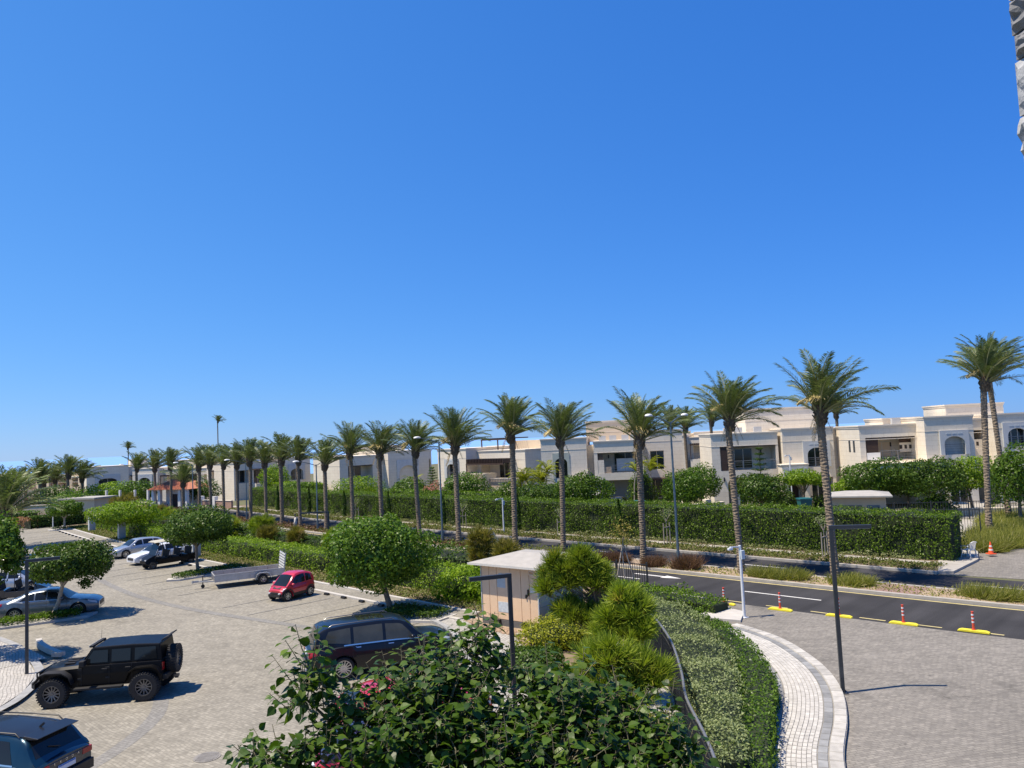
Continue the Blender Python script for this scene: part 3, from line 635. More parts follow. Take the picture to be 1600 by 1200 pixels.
def blk(b, c, x0, x1, y0, y1, z0, z1, ops=(), dep=.5, cap=.28, band=True):
    """solid block whose front has rectangular openings dep deep; cap: cornice; band: fine reveal under it"""
    yb = y0+(dep if ops else 0); b.box(x0, x1, yb, y1, z0, z1)
    if ops:
        X = sorted({x0, x1, *[o[0] for o in ops], *[o[1] for o in ops]}); Z = sorted({z0, z1, *[o[2] for o in ops], *[o[3] for o in ops]})
        for i in range(len(X)-1):
            run = None
            for j in range(len(Z)):
                solid = j < len(Z)-1 and not any(o[0] <= X[i] < o[1] and o[2] <= Z[j] < o[3] for o in ops)
                if solid and run is None: run = Z[j]
                if not solid and run is not None: b.box(X[i], X[i+1], y0, yb, run, Z[j]); run = None
    if cap: c.box(x0-.09, x1+.09, y0-.09, y1+.09, z1, z1+cap*.45); c.box(x0-.045, x1+.045, y0-.045, y1+.045, z1-cap*.55, z1-.002)
    if band: c.box(x0-.02, x1+.02, y0-.02, y1+.02, z1-1.25, z1-1.19)
def window(t, x0, x1, y, z0, z1, mull=1, trans=False, glass=None, fr=FRAME, name='window'):
    b = MB(); w = .07
    b.box(x0, x0+w, y-.04, y+.02, z0, z1); b.box(x1-w, x1, y-.04, y+.02, z0, z1); b.box(x0+w, x1-w, y-.04, y+.02, z0, z0+w); b.box(x0+w, x1-w, y-.04, y+.02, z1-w, z1)
    for i in range(mull): xm = x0+(x1-x0)*(i+1)/(mull+1); b.box(xm-w/2, xm+w/2, y-.035, y+.015, z0+w, z1-w)
    if trans: zt = z0+(z1-z0)*.62; b.box(x0+w, x1-w, y-.03, y+.01, zt-.03, zt+.03)
    f = b.build(name, fr, t); p = MB(); p.box(x0+w, x1-w, y, y+.012, z0+w, z1-w); p.build('pane', glass or GLASS, f); return f
def railing(t, x0, x1, y, z0, h=1.0, gap=.14, m=RAIL, along='x'):
    b = MB(); q = (lambda u0, u1, v0, v1, a, c: b.box(u0, u1, v0, v1, a, c)) if along == 'x' else (lambda u0, u1, v0, v1, a, c: b.box(v0, v1, u0, u1, a, c))
    q(x0, x1, y-.025, y+.025, z0+h-.05, z0+h); q(x0, x1, y-.015, y+.015, z0+.08, z0+.11)
    for zz in (.3,.55,.78): q(x0, x1, y-.01, y+.01, z0+h*zz-.012, z0+h*zz+.012)
    n = max(2, int((x1-x0)/1.1)+1)
    for i in range(n): x = x0+(x1-x0)*i/(n-1); q(x-.025, x+.025, y-.022, y+.022, z0, z0+h-.05)
    return b.build('railing', m, t)
def arch_curve(x0, x1, zs, rise, n=12):
    c = (x0+x1)/2; r = (x1-x0)/2; return [(c+r*math.cos(math.pi*i/n), zs+rise*math.sin(math.pi*i/n)**.9) for i in range(n+1)]
def arch_panel(t, x0, x1, y, z0, z1, ax0, ax1, zs, rise, m=PLB, th=.16, dots=True):
    b = MB(); b.box(x0, ax0, y-th, y, z0, zs); b.box(ax1, x1, y-th, y, z0, zs)
    b.prism_y([(x0, zs), (x0, z1), (x1, z1), (x1, zs)]+arch_curve(ax0, ax1, zs, rise), y-th, y)
    o = b.build('arch_panel', m, t)
    d = MB(); w = (x1-x0)
    if dots:
        for i in (-1, 0, 1):
            for k in (-1, 0, 1): cx = (x0+x1)/2+i*w*.2+k*w*.055; d.box(cx-w*.02, cx+w*.02, y-th-.02, y-th-.003, z1-.34, z1-.22)
        d.build('ornament', M('panel_relief', (.48,.53,.56), .8), o)
    return o
def arch_window(t, x0, x1, yf, z0, z1, ax0, ax1, zs, rise, dep, glass=None, rail=True, mull=1, m=PLB, blind=False):
    """opening in the wall behind must span ax0..ax1, z0..zs+rise"""
    arch_panel(t, x0, x1, yf, z0, z1, ax0, ax1, zs, rise, m)
    if not blind: window(t, ax0, ax1, yf+dep-.04, z0, zs+rise, mull, False, glass)
    if rail: railing(t, ax0+.02, ax1-.02, yf+.06, z0, .95)
def slats(t, x0, x1, y0, y1, z0, z1, n, axis='x', name='slat', m=WOOD):
    b = MB()
    if axis == 'x': b.box(-.035,.035,y0,y1,z0,z1)
    me = b.mesh(name, m)
    for i in range(n): link(name, me, t, (x0+(x1-x0)*i/(n-1), 0, 0))
def wall_lamp(t, x, y, z):
    b = MB(); b.box(x-.06, x+.06, y-.12, y, z-.2, z+.2); b.build('wall_lamp', MAT_BLACK, t)
def painted_holes(t, x0, x1, y, z0, z1, n=3, m=PLT):
    """balcony wall with a row of dark blocks painting the shade of small openings"""
    b = MB(); b.box(x0, x1, y, y+.18, z0, z1); o = b.build('balustrade', m, t); d = MB(); c = (x0+x1)/2
    for i in range(n): x = c+(i-(n-1)/2)*.42; d.box(x-.11, x+.11, y-.004, y+.1, z0+(z1-z0)*.32, z0+(z1-z0)*.75)
    d.build('opening', M('hole_shade', (.05,.04,.035), .9), o); return o  # blocks set on the wall, recess shade put into their dark colour
def acs(t, spots):
    b = MB(); b.box(-.4,.4,-.18,.18,0,.55); me = b.mesh('air_conditioner', M('ac_grey', (.45,.45,.44), .6, .1, 3))
    for s in spots: link('air_conditioner', me, t, s)
# --- the arched villa (second from the right)
t = villa('villa', 'cream villa with loggia and arched window right of the tall street lamp', (20.3, 79.8, 0), -6)
b = MB(); c = MB()
blk(b, c, 0, 6.7, 0, 9, 0, 7.2, [(.85,6.45,3.45,5.95),(1.45,3.35,0,2.85),(4.4,6.0,.2,2.5)], 2.3)
blk(b, c, 7.0, 12.0, -.7, 9.5, 0, 7.45, [(9.35,11.15,3.55,5.55),(9.6,11.7,.15,2.5)], .6)
blk(b, c, 12.0, 13.5, .2, 9, 0, 7.3, band=False); blk(b, c, 4.4, 12.3, 4.2, 11, 7.2, 9.7)
b.box(6.7, 7.0, 1.2, 9, 0, 6.8); blk(b, c, 6.4, 8.9, -2.4, -.7, 0, 3.9, [(6.95,8.35,0,2.75)], 1.6, .2, False)
b.build('wall', PL, t); c.build('cornice', PLT, t)
b = MB(); b.box(.88, 6.42, .02, .16, 5.84, 5.95); b.build('lintel_beam', WOOD, t); slats(t, .95, 1.5, .03, .12, 3.5, 5.83, 8)
window(t, 2.6, 4.5, 2.2, 3.5, 5.65, 1, fr=FRAME); railing(t, .87, 6.43, .08, 3.45, 1.0)
b = MB(); b.box(1.6, 2.1, 2.16, 2.28, 3.5, 5.3); b.build('louvre_door', WOOD, t); wall_lamp(t, 5.4, 2.3, 5.2); wall_lamp(t, 1.1, 0, 2.6)
b = MB(); b.prism_y([(1.45,2.85),(1.45,2.0)]+[(2.4-.95*math.cos(math.pi*i/10), 2.0+.8*math.sin(math.pi*i/10)) for i in range(11)][0:6]+[(2.4,2.85)], .0, .3); b.prism_y([(3.35,2.85),(3.35,2.0)]+[(2.4+.95*math.cos(math.pi*i/10), 2.0+.8*math.sin(math.pi*i/10)) for i in range(6)]+[(2.4,2.85)], .0, .3); b.build('arch_spandrel', PL, t)
b = MB(); b.box(1.5, 3.3, 2.2, 2.28, 0, 2.7); b.build('garage_door', PL2, t); window(t, 4.45, 5.95, 2.2, .2, 2.45, 1)
arch_window(t, 8.95, 11.6, -.7, 3.55, 6.15, 9.35, 11.15, 4.75, .75, .6, mull=1); window(t, 9.6, 11.7, -.18, .2, 2.45, 2)
arch_panel(t, 6.5, 8.8, -2.4, 2.0, 3.6, 6.95, 8.35, 2.05, .65, dots=False); b = MB(); b.box(7.1, 8.2, -.9, -.82, 0, 2.4); b.build('front_door', WOOD, t)
acs(t, [(2.2,3,7.33),(3.4,3.2,7.33),(5.2,2.2,7.33)])
b = MB(); b.cyl((11.3,5,9.8),(11.3,5,10.4),.02,n=6); b.build('antenna', RAIL, t)
# --- the tower villa at the right edge
t = villa('villa', 'pale villa with a tower, loggia and white left side at the right edge', (32.2, 72.0, 0), -5)
b = MB(); c = MB()
blk(b, c, 0, 5.1, 0, 6.5, 0, 7.4, [(.5,4.95,4.2,6.35),(.8,4.6,0,2.9)], 2.4)
blk(b, c, 5.1, 9.3, -1.8, 7, 0, 7.95, [(6.65,8.45,4.55,6.2),(6.4,8.6,.2,2.4)], .5)
blk(b, c, 9.3, 11.6, 1.0, 7, 0, 7.6, [(9.6,11.4,4.9,6.6),(9.7,11.4,0,2.8)], 1.8)
blk(b, c, 11.6, 18.5, -1.0, 8, 0, 7.95, [(12.55,14.25,5.0,6.7),(12.3,14.5,.2,2.5)], .5)
blk(b, c, 9.8, 15.2, 4.3, 9.2, 7.6, 9.05); blk(b, c, 3.4, 6.8, 3.2, 8, 7.4, 8.0, band=False)
blk(b, c, -.1, 6.6, -2.6, 0, 2.95, 4.0, cap=.16, band=False); b.box(-.1,.25,-2.5,-2.1,0,2.95); b.box(6.2,6.6,-2.5,-2.1,0,2.95)
b.build('wall', PL, t); c.build('cornice', PLT, t)
slats(t, .58, 1.6, .04, .13, 4.2, 6.34, 12); b = MB(); b.box(.5, 4.95, .03, .17, 6.22, 6.34); b.build('lintel_beam', WOOD, t)
painted_holes(t, 3.9, 4.94, .9, 4.9, 5.75); b = MB(); b.box(3.9, 4.94, .95, 1.05, 5.76, 6.33); b.build('dark_louvre', WOOD, t); railing(t, 1.8, 4.9, .1, 4.2, .9); b = MB(); b.box(.55, 1.75, .02, .16, 4.2, 4.95); b.build('balcony_wall', PLW, t)
window(t, 1.9, 3.7, 2.35, 4.25, 5.9, 1, glass=PL2); wall_lamp(t, 3.6, 2.4, 5.6)
arch_window(t, 6.3, 8.8, -1.8, 4.55, 6.75, 6.65, 8.45, 5.5, .7, .5, glass=M('grey_shutter', (.46,.47,.46), .7), mull=0); window(t, 6.4, 8.6, -1.35, .2, 2.4, 2)
painted_holes(t, 9.62, 11.38, 1.02, 4.9, 5.75); b = MB(); b.box(9.65, 11.35, 2.6, 2.7, 5.76, 6.6); b.build('dark_louvre', WOOD, t)
arch_window(t, 12.15, 14.65, -1.0, 5.0, 7.2, 12.55, 14.25, 5.95, .72, .5, mull=2); window(t, 12.3, 14.5, -.55, .2, 2.5, 2)
for y in (1.4, 2.6): b = MB(); b.box(-.012, .05, y, y+.5, 5.0, 6.1); b.build('side_window', GLASS, t)
for y, z in ((2.0, 2.6), (3.4, 2.6), (4.6, 2.8)): b = MB(); b.box(-.014, .05, y, y+.35, z, z+.45); b.build('side_vent', MAT_BLACK, t)
acs(t, [(4.2,2.2,7.52)]); b = MB(); b.box(17.4,17.9,2,2.4,8.1,8.5); b.cyl((17.6,2.2,8.5),(17.6,2.2,8.9),.2,n=8); b.build('roof_vent', MAT_BLACK, t)
# --- the carport villa in the middle
t = villa('villa', 'beige villa with a white blind in its loggia above a dark carport', (2.95, 88.2, 0), -8)
b = MB(); c = MB()
blk(b, c, 0, 5.2, 0, 10, 0, 7.45, [(1.5,3.0,3.0,5.6),(1.2,3.4,0,2.3)], .35)
blk(b, c, 6.0, 11.5, 0, 9, 0, 6.95, [(6.4,11.1,3.4,5.75),(6.7,11.2,0,2.6)], 2.6)
b.box(5.2, 6.0, 1.6, 9, 0, 6.6); b2 = MB(); blk(b2, c, 5.0, 11.2, 5.5, 12, 6.95, 9.3); b2.build('roof_room', PL2, t); blk(b, c, 11.5, 16.2, 4, 12, 0, 7.9, [(12.4,14.0,3.4,5.6),(12.0,15.4,0,2.4)], .6)
b.build('wall', PL, t); c.build('cornice', PLT, t)
b = MB(); b.box(6.4, 11.1, .03, .15, 5.66, 5.75); b.build('lintel_beam', WOOD, t); slats(t, 6.45, 6.95, .05, .12, 4.9, 5.64, 6)
b = MB(); b.box(8.5, 10.6, 1.6, 1.64, 3.5, 4.95); b.build('white_blind', BLIND, t); window(t, 8.2, 10.8, 2.5, 3.45, 5.6, 1); b = MB(); b.box(6.42, 7.1, .02, .2, 3.4, 4.9); b.build('balcony_wall', PL, t)
b = MB(); b.box(7.1, 7.9, .1, .22, 3.42, 4.1); b.build('stone_parapet', STN, t); railing(t, 7.9, 11.05, .1, 3.4, .9); wall_lamp(t, 7.6, 2.58, 5.2)
b = MB(); b.box(6.72, 11.18, 2.4, 2.5, 0, 2.55)
for i in range(22): b.box(6.75+i*.2, 6.79+i*.2, 2.37, 2.4, 0, 2.5)
b.build('roller_shutter', SHUT, t)
arch_panel(t, 1.3, 3.2, .0, 3.0, 5.9, 1.55, 2.95, 4.7, .6, M('greenish_panel', (.40,.43,.37), .8), .06, False); window(t, 1.5, 3.0, .3, 3.0, 5.5, 1); window(t, 1.2, 3.4, .3, .1, 2.3, 1)
blk(MB(), MB(), 0, 1, 0, 1, 0, 1); b = MB(); b.box(3.2, 5.9, -1.2, 0, 2.6, 2.85); b.build('porch_roof', PLT, t); arch_panel(t, 3.6, 5.6, -.9, 1.2, 2.58, 4.0, 5.2, 1.4, .7, dots=False)
window(t, 12.4, 14.0, 4.55, 3.4, 5.6, 1); window(t, 12.0, 15.4, 4.55, .1, 2.4, 3); b = MB(); b.box(12.0, 16.4, 1.6, 3.95, 2.3, 2.5); b.build('canopy', WOOD, t)
acs(t, [(7.0,2,7.08),(8.2,2.2,7.08),(9.6,2,7.08),(10.6,2.3,7.08)])
# --- the twin villas left of it stand at 45 degrees to us: one face lit, one in shade
t = villa('villa', 'bright lit cream villa with red-brown slats and a pergola on its roof', (-11.3, 112.2, -.75), -42)
b = MB(); c = MB()
blk(b, c, 0, 5.9, 0, 9, 0, 7.35, [(2.0,3.9,3.2,5.3),(2.0,3.9,0,2.3)], .5)
blk(b, c, 5.9, 15, 2.2, 10, 0, 6.9, [(6.6,12.6,3.0,5.6),(7.4,9.2,0,2.4),(10.0,13.6,0,2.4)], 1.8)
b.box(6.0, 9.6, -.6, 2.2, 0, 3.9); b.box(9.6, 14.6, .6, 2.2, 0, 3.2)
b.build('wall', PL, t); c.build('cornice', PLT, t)
arch_window(t, 1.5, 4.4, 0, 3.2, 6.0, 2.0, 3.9, 4.5, .8, .5, mull=1); window(t, 2.0, 3.9, .45, 0, 2.3, 1)
slats(t, 6.3, 13.2, -.4, 2.1, 5.3, 5.9, 24); b = MB(); b.box(6.2, 13.3, -.42, -.3, 5.12, 5.3); b.box(6.2,6.34,-.4,-.28,3.9,5.1); b.box(13.1,13.24,.7,.82,3.2,5.1); b.build('pergola_frame', WOOD, t)
b = MB(); b.box(6.0, 9.6, -.62, -.602, 2.8, 3.85); b.box(9.6, 14.6, .58, .598, 2.0, 3.15); b.build('stone_band', STN, t); window(t, 8.6, 10.6, 3.9, 3.05, 5.4, 1)
slats(t, 5.2, 11.5, 4.0, 7.0, 8.55, 8.7, 16); b = MB()
for x in (5.1,8.3,11.6): b.box(x-.07,x+.07,4.0,4.14,6.9,8.55)
b.box(5.0,11.7,3.98,4.12,8.4,8.55); b.build('roof_pergola', WOOD, t); wall_lamp(t, 5.4, 0, 3.2); b = MB(); b.box(7.4,9.2,3.9,3.98,0,2.3); b.build('front_door', WOOD, t); window(t, 10.0,13.6,3.95,0,2.35,2)
b = MB(); b.box(8.5,14.5,6.5,10,6.9,8.2); b.build('roof_room', PL2, t)
t = villa('villa', 'shaded grey sided villa with a big blank arch panel facing us', (-19.2, 116.4, -.75), 43)
b = MB(); c = MB()
blk(b, c, 0, 7.6, 0, 9, 0, 7.35, [(1.9,5.2,.4,5.2)], .22); blk(b, c, 7.6, 9.6, 2.0, 9, 0, 7.2, [(7.9,9.4,.6,2.3),(7.9,9.4,3.6,5.8)], .6); blk(b, c, -7.6, 0, 1.2, 9, 0, 6.9, [(-6.2,-2.0,3.1,5.6),(-6.6,-1.5,0,2.3)], 1.8)
b.build('wall', PL, t); c.build('cornice', PLT, t); arch_panel(t, 1.5, 5.6, 0, .4, 6.0, 1.9, 5.2, 3.9, 1.25, M('pale_arch_panel', (.56,.57,.56), .8), .1, False); window(t, 7.9, 9.4, 2.55, 3.6, 5.8, 1); window(t, 7.9, 9.4, 2.55, .6, 2.3, 1)  # arch panel in a flat pale grey
railing(t, -6.2, -2.0, 1.3, 3.1, 1.0); window(t, -5.4, -3.0, 2.9, 3.15, 5.5, 1); window(t, -6.4, -1.7, 2.9, 0, 2.25, 3); b = MB(); b.box(-6.2,-2.0,1.22,1.34,5.46,5.6); b.build('lintel_beam', WOOD, t)
# --- villas farther down the avenue
def far_villa(label, loc, rz, h=7.3, flip=False, up=1.8, tw=5.6, col=PL, pg=True, wid=9.5, arch=PLB):
    t = villa('villa', label, loc, rz); b = MB(); c = MB(); S = -1 if flip else 1
    if flip:
        m = Matrix.Diagonal((-1,1,1,1)); b.M = m; c.M = m
    blk(b, c, 0, tw, 0, 9, 0, h, [(tw*.28,tw*.72,3.3,5.4),(tw*.28,tw*.72,.1,2.4)], .5)
    blk(b, c, tw, tw+wid, 1.8, 9, 0, h-.4, [(tw+.8,tw+wid*.55,3.2,5.7),(tw+wid*.66,tw+wid*.9,3.4,5.6),(tw+1,tw+wid*.6,0,2.5)], 1.7)
    blk(b, c, tw+.8, tw+wid*.75, 4, 9, h-.4, h-.4+up); b.box(tw+.4, tw+wid*.6, .3, 1.8, 0, 3.2)
    b.build('wall', col, t); c.build('cornice', PLT, t)
    def X(a, q): return (a, q) if not flip else (-q, -a)
    arch_window(t, *X(tw*.2, tw*.8), 0, 3.3, 6.1, *X(tw*.28, tw*.72), 4.6, .75, .5, m=arch); window(t, *X(tw*.28, tw*.72), .45, .1, 2.4, 1)
    window(t, *X(tw+2.0, tw+wid*.5), 3.4, 3.25, 5.5, 1); window(t, *X(tw+wid*.66, tw+wid*.9), 3.4, 3.4, 5.6, 1); window(t, *X(tw+1, tw+wid*.6), 3.4, 0, 2.45, 2)
    railing(t, *X(tw+.8, tw+wid*.55), .5, 3.2, .9)
    if pg:
        a, q = X(tw+.5, tw+wid*.6); slats(t, a, q, .2, 1.75, 5.55, 5.7, 14); b = MB(); b.box(a, q, .2, .32, 5.42, 5.55); b.box(a, a+.12, .22, .34, 3.2, 5.42); b.box(q-.12, q, .22, .34, 3.2, 5.42); b.build('pergola_frame', WOOD, t)
    return t
far_villa('cream villa with twin balconies and slatted shades behind the round tree', (-35.5, 136.5, -1.1), -41, 7.2, tw=4.2, wid=13)
far_villa('cream villa half covered by the middle avenue palms', (-37.0, 139.0, -1.1), 47, 7.2, True, wid=8)
far_villa('pale villa hidden among the densest avenue palms', (-52.5, 148, -1.6), -38, 7.4, True, up=2.2, wid=10)
far_villa('pale villa with an arched window right behind the gatehouse', (-57.5, 150.5, -1.8), 12, 7.4, False, up=2.2, wid=7, arch=PLB)
far_villa('wide pale villa with a tower behind the orange roofed gatehouse', (-81.5, 164.0, -2.3), -14, 7.2, False, up=1.8, tw=6.2, wid=15)
far_villa('pale left villa with a shaded blank wall beside its bright corner', (-96.3, 173.0, -2.4), 32, 8.0, False, up=1.6, tw=8.5, wid=6)
far_villa('pinkish villa behind the far left group of palms', (-118, 186, -2.4), 8, 6.4, True, up=1.0, col=PL2, wid=9)
far_villa('pinkish villa with brick tones behind the leftmost pole', (-117, 188, -2.4), -30, 6.2, False, up=.8, col=PL2, wid=10)
far_villa('small distant villa seen between the carport villa and the arched villa', (22.5, 124, 0), -20, 7.0, False, up=.8, tw=5, wid=8)
far_villa('second distant villa behind the pair of garden palms', (36.5, 128, 0), 20, 7.2, True, up=.8, tw=5, wid=7)
far_villa('villa roof showing left of the carport villa', (-3.0, 118, -.6), 10, 7.2, False, up=.5, tw=4, wid=7)
# --- service roof behind the tall hedge
t = thing('service_building', 'low beige service building with a pale flat roof behind the tall hedge', 'building', (21.6, 53.4, 0), R(-22))
b = MB(); b.box(0, 3.4, 0, 2.6, 0, 2.75); b.build('wall', BE, t); b = MB(); b.add([(-.4,-.4,2.75),(3.8,-.4,2.75),(3.8,3,2.75),(-.4,3,2.75),(-.4,-.4,2.85),(3.8,-.4,2.85),(3.8,3,2.85),(-.4,3,2.85),(1.0,1.3,3.1),(2.6,1.3,3.1)], [(0,3,2,1),(0,1,5,4),(1,2,6,5),(2,3,7,6),(3,0,4,7),(4,5,9,8),(5,6,9),(6,7,8,9),(7,4,8)]); b.build('roof', MATS['pale_roof_sheet'], t)
b = MB(); b.box(.7,1.9,-.03,-.002,.1,2.2); b.build('door', M('brown_door', (.24,.17,.12), .7), t); b = MB(); b.box(2.2,3.0,-.03,-.002,1.4,2.2); b.build('vent', RAIL, t)
# --- gatehouse with the orange tiled roof
t = thing('gatehouse', 'small white gatehouse with an orange tiled hip roof beyond the avenue', 'gatehouse', (-49.0, 111.5, -.3), R(-22))
b = MB(); b.box(-2.0,2.0,-.1,3.0,0,3.0); b.build('wall', PLW, t)
for x in (-3.1,-1.9,1.9,3.1): b = MB(); b.box(x-.22,x+.22,-1.5,-1.06,0,3.05); b.build('column', PLW, t)
b = MB(); TL = M('orange_roof_tile', (.50,.20,.11), .85, .25, 6, bump=.6, bscale=18); b.add([(-3.7,-1.9,3.05),(3.7,-1.9,3.05),(3.7,3.6,3.05),(-3.7,3.6,3.05),(-1.4,.85,4.45),(1.4,.85,4.45)], [(3,2,1,0),(0,1,5,4),(1,2,5),(2,3,4,5),(3,0,4)])
for i in range(36): x = -3.6+i*.2057; f = min(1, (3.7-abs(x))/2.3); b.tube([(x,-1.92,3.07),(x*(1-.0*f)-math.copysign(0,x),-1.9+2.75*f,3.09+1.4*f)], .045, 5)
b.build('roof', TL, t)
b = MB(); b.box(-1.0,.2,-.14,-.102,0,2.3); b.build('door', WOOD, t); window(t, .6, 1.7, -.12, .9, 2.3, 1)
def pier_wall(label, p0, p1, h, m, piers, mp=PLW, group=None, ph=.6, pw=.28):
    p0 = Vector((*p0, 0)); d = Vector((*p1, 0))-p0; t = thing('boundary_wall', label, 'wall', (p0.x, p0.y, land_z(p0.x, p0.y)-.1), math.atan2(d.y, d.x), group); L = d.length
    b = MB(); b.box(0, L, -.14, .14, 0, h); b.build('wall', m, t); b = MB(); b.box(0, L, -.19, .19, h, h+.09); b.build('coping', PLT, t)
    for x in piers: b = MB(); b.box(x-pw,x+pw,-pw*.95,pw*.95,0,h+ph); b.build('pier', mp, t)
    return t
BRK = paver('red_wall_brick', (.40,.22,.16), (.33,.18,.13), (.45,.38,.32), .24, .08, wall=True)
pier_wall('red brick wall right of the orange roofed gatehouse', (-44.6,109), (-38.5,104.5), 1.3, BRK, (.3,3.6)); pier_wall('red brick wall with white piers left of the orange roofed gatehouse', (-62.5,117.5), (-54,113.5), 1.4, BRK, (.2,3.2,6.4,9.2), ph=1.9, pw=.14)
pier_wall('low white wall before the gatehouse columns', (-53.5,112.5), (-50.5,110.8), 1.0, PLW, ())
# --- boundary things at the far left
pier_wall('beige boundary wall closing the far left end of the parking', (-78,104), (-56.5,101.5), 2.0, PL2, (.4,), ph=.3, mp=PL2)
t = thing('gate_pillars', 'pair of brown stone clad gate pillars at far left', 'gate pillars', (-70.5,112,-.5), R(-8))
for x in (-1.35,1.1): b = MB(); b.box(x-.95,x+.95,-.7,.7,0,4.0); b.build('pillar', STN, t)
b = MB(); b.box(-.36,.1,-.5,.5,0,1.6); b.build('dark_gate', WOOD, t)
t = thing('service_building', 'low beige gate building with a pale flat roof behind the far hedge', 'building', (-57.8,98.0,0), R(-16)); b = MB(); b.box(0,5.2,0,3.2,0,2.6); b.build('wall', PL2, t); b = MB(); b.box(-.3,5.5,-.3,3.5,2.6,2.8); b.build('roof', MATS['pale_roof_sheet'], t); b = MB(); b.box(.5,1.6,-.04,-.002,0,2.1); b.build('door', PLW, t)
# --- black garden fences on the right
straight_fence('fence', 'black bar fence behind the tall hedge near its right end', (22.6,53.2), (29.2,49.2), 2.0, .16, MAT_STEEL, 5, 'black garden fences'); straight_fence('fence', 'black bar fence in front of the pale tower villa', (26.5,60.5), (42,57.5), 1.5, .18, MAT_STEEL, 7, 'black garden fences')
pier_wall('low cream wall left of the arched villa driveway', (13.6,68), (18.6,70), 1.3, PL, (1.2,3.6), mp=PL, ph=.4)
pier_wall('low beige wall along the garden of the tower villa', (29,62.5), (44,60), .7, PL, ())
t = thing('refuse_bin', 'teal wheeled bin beside the arched villa driveway', 'bin', (24.4,66.0,0)); b = MB(); b.loft([[(-w_,-w_,z),(w_,-w_,z),(w_,w_,z),(-w_,w_,z)] for w_, z in ((.36,.08),(.48,1.5))]); b.build('body', M('teal_plastic', (.012,.12,.14), .5, .1, 3), t); b = MB(); b.box(-.52,.52,-.52,.52,1.5,1.62); b.build('lid', MATS['teal_plastic'], t)
t = thing('refuse_bin', 'teal bin standing by the carport villa cars', 'bin', (11.75,74.5,0)); b = MB(); b.loft([[(-w_,-w_,z),(w_,-w_,z),(w_,w_,z),(-w_,w_,z)] for w_, z in ((.36,.08),(.46,1.2))]); b.build('body', MATS['teal_plastic'], t); b = MB(); b.box(-.5,.5,-.5,.5,1.2,1.3); b.build('lid', MATS['teal_plastic'], t)
ubox('grey utility box at the arched villa driveway pier', (20.2,71.5), 2.0, 0)
# --- rough stone corner of our own building at the top right of the view
t = thing('stone_pillar', 'rough grey stone corner of the near building at the top right edge', 'pillar', (3.185, 3.55, 0), R(6))
g_ = random.Random(5); STM = [M('grey_rough_stone', (.25,.255,.26), .9, .25, 7, bump=1., bscale=14), M('pale_grey_stone', (.34,.345,.35), .9, .25, 6, bump=1., bscale=12), M('dark_grey_stone', (.17,.172,.178), .9, .3, 7, bump=1., bscale=14)]
b = MB(); b.box(.05,.9,.05,.9,7.0,11.4); b.build('mortar', M('grey_mortar', (.12,.12,.125), .95), t)
z = 7.0; ci = 0
while z < 11.3:
    h = g_.choice((.16,.22,.28,.34)); y = 0.; x = 0.
    for face in (0, 1):
        u = 0.
        while u < .93:
            w_ = min(g_.uniform(.22,.5), .95-u); n = 5; bm_ = MB(); V = []; F = []
            for i in range(n+1):
                for j in range(n+1):
                    e = min(i, j, n-i, n-j); dpt = 0 if e == 0 else g_.uniform(.015,.055); a = u+.006+(w_-.012)*i/n; q = z+.006+(h-.012)*j/n
                    V.append((a, .05-.02-dpt, q) if face == 0 else (.05-.02-dpt, a, q))
            for i in range(n):
                for j in range(n): F.append((i*(n+1)+j, (i+1)*(n+1)+j, (i+1)*(n+1)+j+1, i*(n+1)+j+1))
            k = len(V); V += [(u+.006,.06,z+.006),(u+w_-.006,.06,z+.006),(u+w_-.006,.06,z+h-.006),(u+.006,.06,z+h-.006)] if face == 0 else [(.06,u+.006,z+.006),(.06,u+w_-.006,z+.006),(.06,u+w_-.006,z+h-.006),(.06,u+.006,z+h-.006)]
            F += [tuple([i*(n+1) for i in range(n+1)]+[k+1, k]), tuple([i*(n+1)+n for i in range(n+1)][::-1]+[k+3, k+2][::1]), tuple([j for j in range(n+1)][::-1]+[k, k+3]), tuple([n*(n+1)+j for j in range(n+1)]+[k+2, k+1])]
            bm_.add(V, F); bm_.build('stone', STM[ci % 3 if g_.random() < .6 else g_.randrange(3)], t); ci += 1; u += w_
    z += h
# ------------------------------------------------------------------ vegetation
MAT_BARK = M('bark', (.20,.16,.12), .9, .3, 6, bump=.6, bscale=30)
MAT_PALE_BARK = M('pale_bark', (.36,.31,.25), .9, .25, 8, bump=.4, bscale=30)
MAT_TRUNK = M('palm_trunk', (.165,.125,.085), .95, .3, 9, bump=.5, bscale=35, tint=(.235,.185,.13))
MAT_BOOT = M('palm_boot', (.13,.095,.06), .95, .35, 8, bump=.6, bscale=30)
MAT_FROND = leafmat('palm_frond', (.062,.095,.046), (.175,.22,.11), (.40,.36,.18), rough=.45, trans=.18, spec=.28)
L_HEDGE = leafmat('hedge_leaf', (.028,.070,.009), (.135,.225,.020), rough=.42, trans=.3)
L_BRIGHT = leafmat('bright_leaf', (.07,.15,.012), (.22,.33,.03), rough=.42, trans=.32)
L_DARK = leafmat('dark_leaf', (.025,.06,.012), (.085,.145,.028), rough=.4, trans=.25)
L_TREE = leafmat('tree_leaf', (.032,.075,.012), (.105,.185,.028), rough=.38, trans=.3)
L_FORE = leafmat('foreground_leaf', (.018,.050,.007), (.075,.145,.016), (.12,.18,.025), rough=.42, trans=.3, spec=.3)
L_GREY = leafmat('greygreen_leaf', (.105,.145,.08), (.25,.30,.185), rough=.5, trans=.2)
L_PINE = leafmat('pine_needle', (.10,.165,.024), (.31,.38,.052), (.42,.32,.09), rough=.5, trans=.3)
L_DUSTY = leafmat('dusty_pine_needle', (.10,.10,.03), (.26,.23,.06), (.36,.25,.12), rough=.6, trans=.25)
